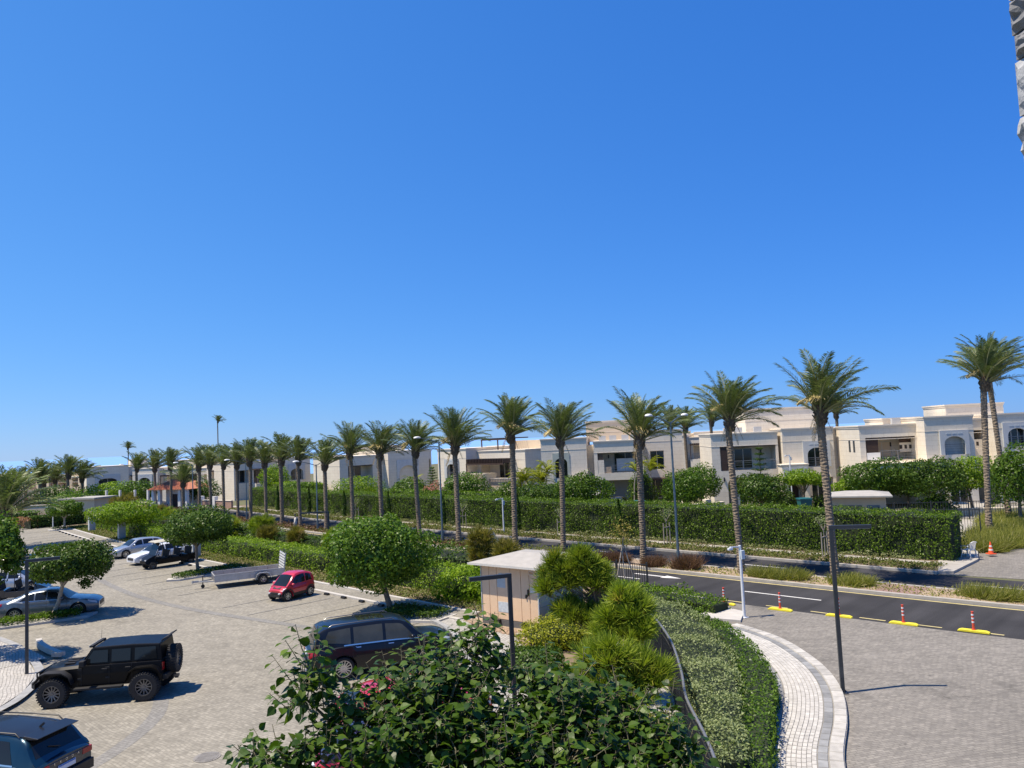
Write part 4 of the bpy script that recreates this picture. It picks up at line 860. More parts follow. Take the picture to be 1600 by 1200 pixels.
L_YELLOW = leafmat('yellowgreen_leaf', (.12,.16,.015), (.34,.35,.04), rough=.45, trans=.35)
L_COVER = leafmat('groundcover_leaf', (.055,.085,.022), (.16,.18,.06), (.26,.20,.13), rough=.6, trans=.25)
L_PALECOVER = leafmat('pale_groundcover_leaf', (.10,.13,.07), (.25,.27,.18), rough=.6, trans=.2)
L_STRAW = leafmat('grass_blade', (.08,.11,.018), (.27,.27,.08), (.55,.46,.30), rough=.6, trans=.3)
L_PURPLE = leafmat('purple_grass_blade', (.055,.03,.025), (.16,.09,.07), (.30,.20,.17), rough=.7, trans=.2)
L_PINK = leafmat('bougainvillea_leaf', (.06,.11,.03), (.48,.14,.22), (.60,.25,.33), rough=.6, trans=.3)
CORE = M('core_painted_shade', (.014,.024,.006), .95, .3, 3)  # added core: inner shade put into its colour, stops light leaking through foliage

# ---- palms
def frond_mesh(seed, L=3.1, droop=.55, pairs=52, twist=0.):
    g = np.random.default_rng(seed); V = []; rn = []
    def pos(t): return np.array([L*(t-.13*t**3*droop*2), twist*.35*L*t*t, L*(.10*t-droop*.62*t**2.4)])
    for i in range(7):
        t0, t1 = i/7, (i+1)/7; a, b = pos(t0), pos(t1); w0, w1 = .045*(1-t0)+.008, .045*(1-t1)+.008
        V.append([a+[0,w0,0], b+[0,w1,0], b-[0,w1,0], a-[0,w0,0]]); rn.append(.96)
        V.append([a+[0,w0,0], b+[0,w1,0], b+[0,0,-w1*1.6], a+[0,0,-w0*1.6]]); rn.append(.92)
        V.append([a-[0,w0,0], b-[0,w1,0], b+[0,0,-w1*1.6], a+[0,0,-w0*1.6]]); rn.append(.92)
    for i in range(pairs):
        t = .13+.87*(i+.5)/pairs; p = pos(t); d = pos(min(1, t+.02))-pos(t-.02); d /= np.linalg.norm(d)
        l = (.24+.34*math.sin(math.pi*min(1, t*.95+.08))**.8)*(L/3.1); f = .55+.5*t
        for sg in (-1, 1):
            v = np.array([0, sg, 0])*1.0+d*f+np.array([0, 0, .42-.5*t]); v += g.normal(0, .13, 3); v /= np.linalg.norm(v)
            q = np.cross(v, [0, 0, 1]); q /= np.linalg.norm(q)+1e-6; w = .0165*(L/3.1)*(1 if pairs > 40 else 1.7); e = p+v*l*g.uniform(.85, 1.1)+np.array([0, 0, -.11*l-.06*t])
            m = p+v*l*.5; V.append([p, m+q*w+[0,0,.01], e, m-q*w]); rn.append(g.uniform(0, .78))
    return quads('frond', np.array(V), rn, MAT_FROND, None, False)
FR = [frond_mesh(i, 3.25+.3*math.sin(i*1.7), .22+.12*(i % 4), 56, (-.5,.3,.8,0)[i % 4]) for i in range(8)]
FR_S = [frond_mesh(20+i, 3.2, .25+.18*i, 30) for i in range(3)]
DEAD = frond_mesh(33, 2.6, .1, 24); DEAD.materials[0] = leafmat('dead_frond', (.16,.11,.06), (.34,.25,.15), None, rough=.8, trans=.1)
def trunk_mesh(h, seed, r=.2):
    """date palm stem: stacked rings of old leaf scars, slightly bent"""
    g = random.Random(seed); b = MB(); rings = []; n = 12; k = int(h/.125); bx, by = g.uniform(-.12, .12), g.uniform(-.12, .12); ph = g.uniform(0, 6)
    for i in range(k):
        t = i/k; z = h*t; rr = r*(1.25-.33*min(1, t*5)) if t < .2 else r*(.92+.10*t)
        cx = bx*math.sin(t*2.6+ph)-bx*math.sin(ph); cy = by*math.sin(t*2.2+ph)-by*math.sin(ph)
        for zz, f in ((0, 1.07), (h/k*.42, .93+.04*g.random())):
            rings.append([(cx+rr*f*(1+.05*math.sin(a*3+i*2.4))*math.cos(a), cy+rr*f*(1+.05*math.sin(a*3+i*2.4))*math.sin(a), z+zz+.03*math.sin(a*2+i)) for a in [2*math.pi*j/n for j in range(n)]])
    b.loft(rings); return b.mesh('trunk', MAT_TRUNK, None)
TRUNKS = [trunk_mesh(7.0, 3), trunk_mesh(6.0, 5), trunk_mesh(5.0, 8)]
def boot_mesh(seed):
    g = random.Random(seed); b = MB(); pr = [(.20,0),(.24,.12),(.29,.4),(.30,.75),(.24,1.05),(.12,1.3)]
    b.loft([[(r*math.cos(a), r*math.sin(a), z) for a in [2*math.pi*j/12 for j in range(12)]] for r, z in pr])
    for i in range(54):
        a = i*2.4; z = .05+1.05*i/54; r = .26 if z > .2 else .22; o = Vector((math.cos(a)*r, math.sin(a)*r, z)); d = Vector((math.cos(a)*.55, math.sin(a)*.55, .8)).normalized()
        b.tube([o, o+d*g.uniform(.14, .30)], [.055, .03], 4)
    return b.mesh('crown_boot', MAT_BOOT)
BOOTS = [boot_mesh(1), boot_mesh(2)]
def fruit_mesh():
    g = random.Random(4); b = MB()
    for i in range(26):
        a = g.uniform(-.5, .5); b.tube([(0,0,0), (.35+.1*g.random(), .2*a, .12), (.62, .5*a, -.05+.2*g.random()), (.72+.1*g.random(), .7*a, -.35-.25*g.random())], [.012,.012,.01,.018], 4)
    return b.mesh('fruit_stalk', M('fruit_stalk', (.46,.37,.16), .7, .25, 5))
FRUIT = fruit_mesh()
WIND = Vector((.95, .1, .05))
def place_fronds(seed, n, spread=1.):
    """directions of a crown that the sea wind sweeps to the right"""
    g = random.Random(seed); o = []
    for i in range(n):
        t = (i+.5)/n; el = R(90-73*t**1.1)+g.uniform(-.14, .14); az = i*2.39996+g.uniform(-.25, .25)
        d = Vector((math.cos(az)*math.cos(el), math.sin(az)*math.cos(el), math.sin(el))); d = (d+WIND*(.13+.33*t)).normalized()
        o.append((d, g.uniform(-.35, .35), (.72+.34*min(1, t*1.7))*g.uniform(.88, 1.08)*spread, g.randrange(8), t))
    return o
def orient(d, roll):
    az = math.atan2(d.y, d.x); el = math.asin(max(-1, min(1, d.z))); return (Matrix.Rotation(az, 4, 'Z') @ Matrix.Rotation(-el, 4, 'Y') @ Matrix.Rotation(roll, 4, 'X'))
def palm(label, x, y, z0, th, seed, group='date palms along the median', fronds=62, lean=(0,0), scale=1., single=False):
    t = thing('palm_tree', label, 'palm tree', (x, y, z0), 0, group)
    tm = TRUNKS[0] if th > 6.6 else TRUNKS[1] if th > 5.6 else TRUNKS[2]; h0 = (7, 6, 5)[TRUNKS.index(tm)]
    q = Vector((lean[0], lean[1], 1)).normalized(); rotm = Vector((0,0,1)).rotation_difference(q).to_matrix().to_4x4()
    o = link('trunk', tm, t); o.matrix_local = rotm @ Matrix.Rotation(seed*1.3, 4, 'Z') @ Matrix.Diagonal((scale, scale, th/h0, 1))
    top = rotm @ Vector((0, 0, th))
    o = link('crown_boot', BOOTS[seed % 2], t); o.matrix_local = Matrix.Translation(top) @ rotm @ Matrix.Translation((0,0,-.75*scale)) @ Matrix.Rotation(seed, 4, 'Z') @ Matrix.Diagonal((scale, scale, scale, 1))
    if single:
        o = link('crown', CROWNS[seed % len(CROWNS)], t); o.matrix_local = Matrix.Translation(top) @ Matrix.Diagonal((scale,)*3+(1,))
    else:
        for d, roll, s, k, tt in place_fronds(seed, fronds):
            o = link('frond', FR[k], t); o.matrix_local = Matrix.Translation(top+Vector((d.x*.12, d.y*.12, -.15+.5*(1-tt))))@ orient(d, roll) @ Matrix.Diagonal((s*scale,)*3+(1,))
        g = random.Random(seed+5)
        for i in range(g.randrange(2, 6)):
            a = g.uniform(0, 6.28); d = Vector((math.cos(a)*.35, math.sin(a)*.35, -.95)).normalized(); o = link('dead_frond', DEAD, t); o.matrix_local = Matrix.Translation(top+Vector((.26*math.cos(a), .26*math.sin(a), -.1-.35*g.random()))) @ orient(d, g.uniform(-.5,.5)) @ Matrix.Diagonal((g.uniform(.3,.5)*scale,)*3+(1,))
        for i in range(4):
            o = link('fruit_stalk', FRUIT, t); a = g.uniform(0, 6.28); o.matrix_local = Matrix.Translation(top+Vector((0,0,.25))) @ Matrix.Rotation(a, 4, 'Z') @ Matrix.Rotation(-.5-g.random()*.4, 4, 'Y') @ Matrix.Diagonal((1.1,1.1,1.1,1))
    return t
def merged_crown(seed, n, meshes, flat=0.):
    Vs = []; rs = []
    for d, roll, s, k, tt in place_fronds(seed, n):
        me = meshes[k % len(meshes)]; nv = len(me.vertices); c = np.empty(nv*3); me.vertices.foreach_get('co', c); c = c.reshape(-1, 3)
        Mx = np.array(Matrix.Translation(Vector((d.x*.12, d.y*.12, -.15+.5*(1-tt)))) @ orient(d, roll) @ Matrix.Diagonal((s, s, s, 1)))
        Vs.append((c @ Mx[:3, :3].T + Mx[:3, 3]).reshape(-1, 4, 3)); r = np.empty(len(me.polygons)); me.attributes['rnd'].data.foreach_get('value', r); rs.append(r)
    return quads('crown', np.concatenate(Vs), np.concatenate(rs), MAT_FROND, None, False)
CROWNS = [merged_crown(60+i, 46, FR_S) for i in range(4)]
rows = [(16.0,7.87),(21.0,7.69),(27.3,6.88),(33.6,7.03),(38.0,7.57),(43.9,6.88),(48.6,6.6),(53.7,6.5),(58.2,6.6),(62.8,5.64),(67.8,6.1),(71.7,6.1),(75.4,5.85),(79.3,6.1),(82.8,5.75),(87.1,5.7),(91.3,5.7),(95.5,5.5),(107.6,5.6),(116.2,5.3),(128.4,5.2)]
plab = ['behind the square lamp post of the plaza','right of the tall street lamp in front of the arched villa','left of the tall street lamp in front of the carport villa','standing behind the beige cabin and triangular sign','taller than its neighbours behind the pine bushes','beside the street lamp right of the round clipped tree','rising behind the right edge of the round clipped tree','rising behind the middle of the round clipped tree','rising behind the left edge of the round clipped tree','just right of the small square lamp post by the road','left of the small square lamp post by the road','right behind the walking person','first left of the walking person','second left of the walking person','right of the middle avenue lamp','left of the middle avenue lamp','above the clipped tree near the trailer','by the red brick wall of the gatehouse','in front of the orange gatehouse roof','left of the orange gatehouse roof','leftmost of the avenue, beside the farthest lamp']
for i, ((s, th), lb) in enumerate(zip(rows, plab)):
    x, y, _ = RD(s, 37.6); gq = random.Random(i*7+1); palm('date palm '+lb, x, y, .08, th+.5, 11+i, single=s > 60, lean=(gq.uniform(-.018,.018), gq.uniform(-.018,.018)), scale=gq.uniform(.84,.97) if s < 60 else gq.uniform(.84,.98), fronds=gq.randrange(46,58))
palm('short leaning date palm in front of the gatehouse door', *RD(102,37.6)[:2], .05, 4.0, 41, single=True)
palm('straighter of the two tall date palms at the right edge', *(30.77, 50.96), .0, 10.2, 50, 'tall date palms at the right edge', lean=(.06,.0), scale=.95)
palm('leaning date palm behind the straight one at the right edge', *(36.99, 58.6), .0, 11.4, 51, 'tall date palms at the right edge', lean=(-.045,.0), scale=.92)
for (px, Y, zt, th, lb) in (((-46.35, 70.0, 5.54), 0, 0, 3.3, 'big low bushy date palm at the far left edge of the picture'),((-72.85, 118.0, 5.22),0,0,5.6,'date palm left of the tall far pole by the brown pillars'),((-82.67, 135.0, 4.82),0,0,5.2,'date palm right behind the tall far pole'),((-74.67, 125.0, 5.47),0,0,5.5,'smaller date palm between two others before the pinkish villa'),((-68.43, 118.0, 5.51),0,0,6.0,'date palm with the fullest crown before the pinkish villa'),((-68.63, 122.0, 4.33),0,0,5.4,'date palm hard by the corner of the pale left villa'),((-80.18, 125.0, 4.69),0,0,4.9,'date palm half hidden behind the bushy palm at far left')):
    x, y = px[0], px[1]; palm(lb, x, y, land_z(x, y), th, int(th*10)+int(-x) % 7, 'date palms at the far left', single=True, scale=1.5 if th < 3.5 else 1.1)
for (p, th, lb) in (((20.24, 100.0, 6.46), 8.3, 'date palm behind the carport villa, left of a pair'),((23.11, 104.0, 6.31), 8.2, 'date palm behind the carport villa, right of a pair'),((27.73, 108.0, 6.98), 8.9, 'date palm peeping over the roof of the arched villa'),((46.93, 112.0, 7.06), 9.2, 'palm crown showing over the gap between right villas')):
    palm(lb, p[0], p[1], 0, th, int(p[0]*3) % 9+20, 'date palms among the villas', single=True, scale=1.05)
p = (-100.08, 260.0, 11.23); palm('very tall thin palm shaped mast on the skyline', p[0], p[1], -3, 21.0, 3, 'tall palm shaped masts on the skyline', single=True, scale=.85)
p = (-150.74, 300.0, 8.37); palm('tall thin palm shaped mast seen beside the first avenue palm', p[0], p[1], -3, 13.8, 5, 'tall palm shaped masts on the skyline', single=True, scale=1.0)

# ---- crowns and hedges
def ellipsoid_pts(c, r, n, seed=0, lumpy=.16, shell=.35, f=2.1, lower=-1.):
    g = np.random.default_rng(seed); d = unit(g.normal(0, 1, (int(n*1.4), 3))); d = d[d[:, 2] > lower][:n]
    k = 1+lumpy*lump(d, f, seed)*1.6; u = 1-shell*g.random(len(d))**2.2
    P = np.array(c)+d*np.array(r)*(k*u)[:, None]; return P, unit(d/np.array(r))
def limbs(t, base, tops, r0=.13, m=None, fork=.5, bend=.15, name='trunk', seed=0):
    g = random.Random(seed); b = MB(); base = Vector(base); mid = sum((Vector(q) for q in tops), Vector())/len(tops); f = base.lerp(mid, fork)+Vector((g.uniform(-bend, bend), g.uniform(-bend, bend), 0))
    q1 = base.lerp(f, .5)+Vector((g.uniform(-bend, bend)*.4, g.uniform(-bend, bend)*.4, 0))
    b.tube([base, q1, f], [r0*1.25, r0, r0*.85], 9)
    for q in tops:
        q = Vector(q); c = f.lerp(q, .5)+Vector((g.uniform(-.1,.1), g.uniform(-.1,.1), .12)); b.tube([f+Vector((0,0,-.03)), c, q], [r0*.6, r0*.4, r0*.12], 7)
    return b.build(name, m or MAT_BARK, t, 60)
def round_tree(label, base, c, r, n, leaf, mat_, seed, group=None, cat='tree', name='tree', trunk_r=.11, lower=-.75, lumpy=.24, bark=None, extra=(), shell=.4, nt=5):
    t = thing(name, label, cat, base, 0, group); B = np.array(base); P, N = ellipsoid_pts(np.array(c)-B, r, n, seed, lumpy, shell, lower=lower)
    for (ec, er, en) in extra:
        p2, n2 = ellipsoid_pts(np.array(ec)-B, er, en, seed+9, lumpy, .6); P = np.vstack([P, p2]); N = np.vstack([N, n2])
    g = np.random.default_rng(seed+1); k = int(n*.22); pi = (np.array(c)-B)+unit(g.normal(0,1,(k,3)))*np.array(r)*(g.random((k,1))**.5*.8); ni = g.normal(0,1,(k,3)); keep = pi[:, 2] > (c[2]-B[2])+lower*r[2]
    P = np.vstack([P, pi[keep]]); N = np.vstack([N, ni[keep]])
    leaves('crown', P, N, leaf, leaf*.6, mat_, t, g, flat=.6, bias=(0,0,-.4))
    gg = random.Random(seed); tops = [(c[0]-B[0]+r[0]*.55*math.cos(a), c[1]-B[1]+r[1]*.55*math.sin(a), c[2]-B[2]+r[2]*gg.uniform(-.1,.35)) for a in [6.28*i/nt+gg.random() for i in range(nt)]]
    limbs(t, (0,0,-.03), tops, trunk_r, bark, .55, seed=seed); return t
# the parking trees
round_tree('large round clipped tree rising behind the big dark SUV', (-6.0,36.1,.0), (-6.65, 36.1, 2.67), (2.2,2.2,1.6), 13000, .17, L_TREE, 3, 'clipped round trees of the parking rows', trunk_r=.13, lower=-.8)
round_tree('round clipped tree behind the trailer on its leafy island', (-20.97,50.7,.0), (-20.87, 50.7, 2.85), (2.15,2.1,1.3), 9000, .17, L_DARK, 4, 'clipped round trees of the parking rows', trunk_r=.1)
round_tree('flat topped clipped tree standing in front of the silver sedan', (-23.1,38.4,.05), (-22.35, 38.4, 2.65), (1.95,1.8,1.02), 10000, .15, L_DARK, 5, 'clipped round trees of the parking rows', trunk_r=.1, bark=MAT_PALE_BARK, extra=(((-21.36, 38.2, 1.68),(.3,.3,.22),160),))
round_tree('wide low tree between the two grey utility boxes', (-36.7,71.8,.0), (-36.55, 71.8, 2.28), (2.9,2.5,1.25), 6500, .2, L_BRIGHT, 6, 'clipped round trees of the parking rows', lumpy=.3, bark=MAT_PALE_BARK)
round_tree('small clipped tree on the farthest parking island', (-49.9,85.3,.0), (-49.77, 85.3, 2.29), (1.75,1.6,.95), 3600, .2, L_TREE, 7, 'clipped round trees of the parking rows', bark=MAT_PALE_BARK)
p = (-21.04, 31.0, 4.54); round_tree('tree with lumpy crown cut by the left picture edge', (p[0]-.6,p[1],0), p, (1.25,1.2,1.0), 5200, .16, L_TREE, 8, lumpy=.35, bark=MAT_PALE_BARK, extra=(((-20.27, 31.0, 3.62),(.45,.45,.26),420),((-20.53, 31.0, 5.02),(.5,.5,.35),500),((-21.24, 31.0, 3.03),(.5,.5,.3),500)))
def hedge_pts(L, n0, n1, h, dens, s0, seed, z0=.1, top_only=False, lumpy=.12, f=.8):
    g = np.random.default_rng(seed); wd = n1-n0; out = []
    areas = {'top': L*wd, 'front': L*h, 'end': wd*h*2}
    P = []; N = []
    k = int(areas['top']*dens); s = s0+g.random(k)*L; n = n0+g.random(k)*wd; P.append(np.c_[s, n, np.full(k, z0+h)]); N.append(np.tile([0,0,1.], (k,1)))
    if not top_only:
        k = int(areas['front']*dens); s = s0+g.random(k)*L; P.append(np.c_[s, np.full(k, n0), z0+h*g.random(k)]); N.append(np.tile([0,-1.,.15], (k,1)))
        k = int(areas['end']*dens/2); e = g.integers(0, 2, k); P.append(np.c_[s0+e*L, n0+g.random(k)*wd, z0+h*g.random(k)]); N.append(np.c_[e*2.-1, np.zeros(k), np.full(k,.15)])
        k = int(areas['front']*dens*.35); s = s0+g.random(k)*L; P.append(np.c_[s, np.full(k, n1), z0+h*g.random(k)]); N.append(np.tile([0,1.,.15], (k,1)))
    P = np.vstack(P); N = np.vstack(N); d = lumpy*lump(P*[1,1,1], f, seed)+g.normal(0, .05, len(P)); P = P+N*d[:, None]
    W = np.array([RD(a, b_, c) for a, b_, c in P]); k2 = 1/math.sqrt(2); Nw = np.c_[k2*(N[:,1]-N[:,0]), k2*(N[:,1]+N[:,0]), N[:,2]]; return W, Nw
def road_hedge(label, s0, s1, n0, n1, h, dens, leaf, m, seed, cat='hedge', name='hedge', lumpy=.12, f=.8, z0=.1, core=True):
    t = thing(name, label, cat); W, N = hedge_pts(s1-s0, n0, n1, h, dens, s0, seed, z0, lumpy=lumpy, f=f)
    leaves('foliage', W, N, leaf, leaf*.6, m, t, np.random.default_rng(seed), flat=.55)
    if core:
        o = ribbon('shade_core', s0+.12, s1-.12, n0+.14, n1-.14, z0-.05, z0+h-.14, CORE, 1.5, t)
    return t
road_hedge('tall clipped hedge running the length of the far roadside', 13.2, 101, 46.2, 48.4, 2.45, 175, .115, L_HEDGE, 21, lumpy=.26, f=1.7)
road_hedge('bright clipped hedge along the white parking kerb', 24.6, 94, 25.2, 27.0, 1.1, 170, .115, L_BRIGHT, 22, lumpy=.26, f=1.3)
# dense dark growth filling the belt between the low hedge and the road
road_hedge('dark rough bushes massed behind the bright low hedge', 26.5, 60, 28.3, 30.6, 1.2, 90, .15, L_DARK, 23, lumpy=.55, f=.9, name='shrub_belt', cat='shrubs')
road_hedge('olive rough bushes massed at the far end of the parking', 62, 100, 27.6, 30.6, 1.4, 70, .18, L_TREE, 24, lumpy=.6, f=.8, name='shrub_belt', cat='shrubs')
def mound(label, c, r, n, leaf, m, seed, name='shrub', cat='shrub', group=None, lumpy=.3, f=2.2, z=0., core=True):
    t = thing(name, label, cat, (c[0], c[1], z), 0, group); P, N = ellipsoid_pts((0,0,r[2]*.55), r, n, seed, lumpy, .3, f, lower=-.55)
    P[:, 2] = np.maximum(P[:, 2], .02); leaves('foliage', P, N, leaf, leaf*.55, m, t, np.random.default_rng(seed), flat=.6)
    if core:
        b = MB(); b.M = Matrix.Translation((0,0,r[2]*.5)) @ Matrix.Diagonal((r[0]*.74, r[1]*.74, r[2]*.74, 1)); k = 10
        b.loft([[(math.cos(e)*math.cos(a), math.cos(e)*math.sin(a), math.sin(e)) for a in [6.283*j/k for j in range(k)]] for e in (-.75,-.2,.4,.9,1.4)]); b.build('shade_core', CORE, t, 60)
    return t
# needles: pines
def tuft_needles(cent, dirs, n, L, g, spread=.55):
    k = len(cent)*n; C = np.repeat(cent, n, 0); D = np.repeat(dirs, n, 0); v = unit(D+g.normal(0, spread, (k, 3))); q = unit(np.cross(v, g.normal(0, 1, (k, 3)))); l = (L*g.uniform(.7, 1.15, k))[:, None]
    w = .0075*L/.22; V = np.empty((k, 4, 3)); V[:, 0] = C-q*w; V[:, 1] = C+q*w; V[:, 2] = C+v*l+q*w*.3-[0,0,.02]; V[:, 3] = C+v*l-q*w*.3-[0,0,.02]; return V
def pine(label, base, blobs, tufts, L, n, seed, m=None, group=None, trunk_r=.06, wide=1., cat='pine tree', name='pine_tree'):
    """young pine: long needles in brushes that point up and outwards"""
    m = m or L_PINE; g = np.random.default_rng(seed); t = thing(name, label, cat, base, 0, group); B = np.array(base); Vs = []; rs = []; tops = []
    br = MB()
    top = max(c[2]+r[2]*.6 for c, r in blobs)-B[2]
    for c, r in blobs:
        c = np.array(c)-B; r = np.array(r); d = unit(g.normal(0, 1, (tufts, 3))); d[:, 2] = d[:, 2]*.8+.15; P = c+d*r*(g.random((tufts, 1))**.4); D = unit(d*[.8,.8,.5]+[0.14,0,1.05])
        V = tuft_needles(P, D, n, L, g); V[..., :] = V; Vs.append(V); tone = np.repeat(np.clip(.45+.28*g.normal(0,1,tufts), 0, 1), n); rs.append(np.clip(tone*.85+.15*g.random(len(V)), 0, 1))
        sp = P[::2]
        for q in sp[:40]: z = q[2]*.72; br.tube([(0.02*z, 0, max(.2, z-.1)), tuple(q)], [.016, .007], 4)
    V = np.concatenate(Vs); V[:, 2:, :] += 0; q = quads('crown', V*1.0, np.concatenate(rs), m, t)
    br.tube([(0,0,-.05), (.03,0,top*.3), (-.02,.02,top*.65), (0,0,top)], [trunk_r*1.2, trunk_r, trunk_r*.7, trunk_r*.2], 8); br.build('trunk', MAT_BARK, t, 60); return t
pine('young pine with two heads in front of the cabin corner', (2.45,25.9,0), [((0.93, 26.1, 2.84),(.40,.4,.62)),((1.26, 25.9, 3.49),(.36,.4,.50)),((1.6, 25.7, 3.09),(.36,.4,.6)),((2.27, 25.6, 3.18),(.48,.5,.68)),((2.04, 25.6, 3.61),(.30,.35,.42)),((2.58, 25.5, 2.88),(.34,.4,.55)),((1.86, 25.8, 1.82),(.6,.6,.34)),((1.45, 25.8, 2.04),(.36,.4,.34)),((2.37, 25.6, 1.78),(.42,.4,.3))], 26, .44, 52, 31, trunk_r=.075)
pine('leaning young pine against the curved fence', (3.2,22.6,0), [((2.96, 22.7, 2.84),(.30,.35,.50)),((3.23, 22.5, 2.6),(.34,.35,.52)),((2.63, 22.8, 2.47),(.36,.4,.46)),((3.08, 22.6, 1.95),(.52,.5,.36)),((2.46, 22.8, 2.02),(.36,.4,.34)),((3.43, 22.4, 2.16),(.28,.3,.36))], 26, .44, 52, 32, trunk_r=.06)
pine('low bushy yellow-green pine behind the foreground tree', (2.6,18.6,0), [((1.6, 18.8, 2.23),(.36,.4,.46)),((2.05, 18.6, 2.41),(.40,.4,.48)),((2.55, 18.5, 2.2),(.38,.4,.44)),((3.0, 18.4, 2.03),(.30,.3,.36)),((1.77, 18.5, 1.72),(.45,.5,.32)),((2.43, 18.4, 1.68),(.5,.5,.32)),((1.27, 18.8, 1.79),(.28,.3,.34))], 26, .44, 52, 33)
for i, (px, pt, s, n, wd, mm, lb) in enumerate(((705,838,31.5,28.6,.85,L_DUSTY,'dusty brown pine right of the round clipped tree'),(735,858,29.0,28.0,.7,L_DUSTY,'smaller dusty pine beside the brown one near the cabin'),(496,832,51,28.2,.62,L_DUSTY,'yellowish pine between the hedge and the walking person'),(418,812,58,29.2,.9,L_PINE,'pointed green pine behind the trailer ramp'),(372,818,63,28.6,.9,L_PINE,'broad green pine between the trailer and the avenue'),(447,838,55,28.0,.8,L_DUSTY,'brownish pine behind the trailer ramp'),(330,812,69,28.8,1.,L_PINE,'green pine behind the island tree'),(262,800,79,29.0,1.1,L_PINE,'green pine near the far square lamp post'),(215,795,84,29.0,1.2,L_DUSTY,'dusty pine behind the wide low tree'),(165,778,93,28.6,1.3,L_DUSTY,'tall reddish brown pine at the far end of the hedge'),(138,785,97,28.4,1.1,L_DUSTY,'second reddish brown pine at the far end of the hedge'),(395,818,60.5,29.8,.7,L_PINE,'slim green pine close behind the pointed one'),(352,815,66.5,30.0,.8,L_PINE,'green pine at the road edge behind the trailer'),(298,808,74,29.4,.9,L_PINE,'green pine left of the island tree'),(240,800,81.5,28.0,.9,L_PINE,'green pine behind the grey box nearest the wide tree'),(540,835,47,28.8,.7,L_PINE,'green pine left of the round clipped tree'))):
    x, y, _ = RD(s, n); h = max(1.9, 7.8-(pt-(685-(px-800)*.0454))*y/1200+.35)
    pine(lb, (x, y, .08), [((x, y, h*.72), (wd*.8, wd*.8, h*.32)), ((x+.1, y, h*.42), (wd, wd, h*.35))], 85, .42, 34, 60+i, mm, 'young pines in the belt behind the parking', trunk_r=.06)
# shrubs near the cabin
mound('bushy bright shrub left of the beige cabin', (*RD(26.6,25.3)[:2],), (1.15,1.15,1.0), 3800, .15, L_BRIGHT, 70, group='bright shrubs beside the cabin')
mound('second bright shrub left of the beige cabin, nearer the kerb', (*RD(29.0,25.0)[:2],), (1.2,1.1,.95), 3600, .15, L_BRIGHT, 71, group='bright shrubs beside the cabin')
mound('yellow-green shrub below the double headed pine', (1.27, 29.24), (1.5,1.2,.75), 5200, .10, L_YELLOW, 72, lumpy=.25)
mound('dark green shrub at the cabin front right corner', (1.95, 31.0), (1.1,.9,.65), 3200, .11, L_DARK, 73)
mound('low yellow-green shrub by the fence foot', (2.79, 19.81), (1.0,.7,.5), 3000, .09, L_YELLOW, 74)
mound('dark leafy shrub in front of the garden path', (0.19, 25.58), (1.2,1.4,.7), 4200, .12, L_DARK, 75)
# grey-green shrub bed, its bright green edge and the low hedge by the plaza
def bed(label, rails, h, dens, leaf, m, seed, name, lumpy=.15, f=1.2, kind=None, cat=None):
    """planting between two lines of (x, y), domed cross-section"""
    A, B_ = rails; g = np.random.default_rng(seed); A = np.array(smooth(A, 8)); B_ = np.array(smooth(B_, 8)); k = min(len(A), len(B_)); A = A[:k]; B_ = B_[:k]
    ln = np.linalg.norm(np.diff((A+B_)/2, axis=0), axis=1).sum(); wd = np.linalg.norm(A-B_, axis=1).mean(); n = int(ln*(wd+2*h)*dens)
    t = g.random(n)*(k-1); i = np.minimum(t.astype(int), k-2); fr = (t-i)[:, None]; a = A[i]*(1-fr)+A[i+1]*fr; b_ = B_[i]*(1-fr)+B_[i+1]*fr
    u = g.random(n)*(wd+2*h)-h; side = np.clip(u/wd, 0, 1); low = np.where(u < 0, -u, np.where(u > wd, u-wd, 0)); p = a*(1-side[:, None])+b_*side[:, None]
    e = np.minimum(side, 1-side); z = h-low-.18*h*np.exp(-e*9); d = unit(b_-a); N = np.c_[d*np.where(u < 0, -1, np.where(u > wd, 1, 0))[:, None], np.where(low > 0, .25, 1.)]
    P = np.c_[p, np.maximum(z, .03)+.1]; P = P+N*(lumpy*lump(P, f, seed)+g.normal(0, .04, n))[:, None]
    o = thing(name, label, cat or 'shrubs'); leaves('foliage', P, N, leaf, leaf*.55, m, o, g, flat=.7, bias=(0,0,.8))
    b = MB(); c = (A+B_)/2; s = .8; b.loft([[(*(c[j]+(A[j]-c[j])*s),.08),(*(c[j]+(A[j]-c[j])*s),h-.12),(*(c[j]+(B_[j]-c[j])*s),h-.12),(*(c[j]+(B_[j]-c[j])*s),.08)] for j in range(k)]); b.build('shade_core', CORE, o); return o
bed('grey-green silvery shrubs filling the bed beside the curved fence', ([(3.95,16.6),(4.15,19.0),(4.5,21.8),(4.7,24.6),(4.7,27),(4.45,29.5),(3.95,31.6),(3.7,33.6)], [(4.6,16.6),(5.2,19.0),(5.85,21.4),(6.4,24.2),(6.6,27),(6.5,29.5),(6.0,32.0),(5.0,34.6)]), .95, 340, .08, L_GREY, 81, 'shrub_bed', lumpy=.26, f=1.9)
bed('bright green clipped edge hedge along the inner side of the walkway', ([(4.3,16.4),(4.95,18.9),(5.55,20.6),(6.1,22.2),(6.5,24.0),(6.75,26.0),(6.75,28.2)], [(4.95,16.2),(5.75,18.7),(6.4,20.3),(6.98,21.9),(7.32,23.8),(7.5,26),(7.4,28.3)]), .75, 230, .09, L_TREE, 82, 'hedge', lumpy=.12, cat='hedge')
bed('low dark green hedge beside the white post at the plaza entrance', ([(8.9,33.6),(7.6,35.3),(6.3,37.0),(5.2,38.6)], [(8.0,32.8),(6.6,34.5),(5.4,36.0),(4.4,37.6)]), .5, 190, .11, L_HEDGE, 83, 'hedge', lumpy=.14, cat='hedge')
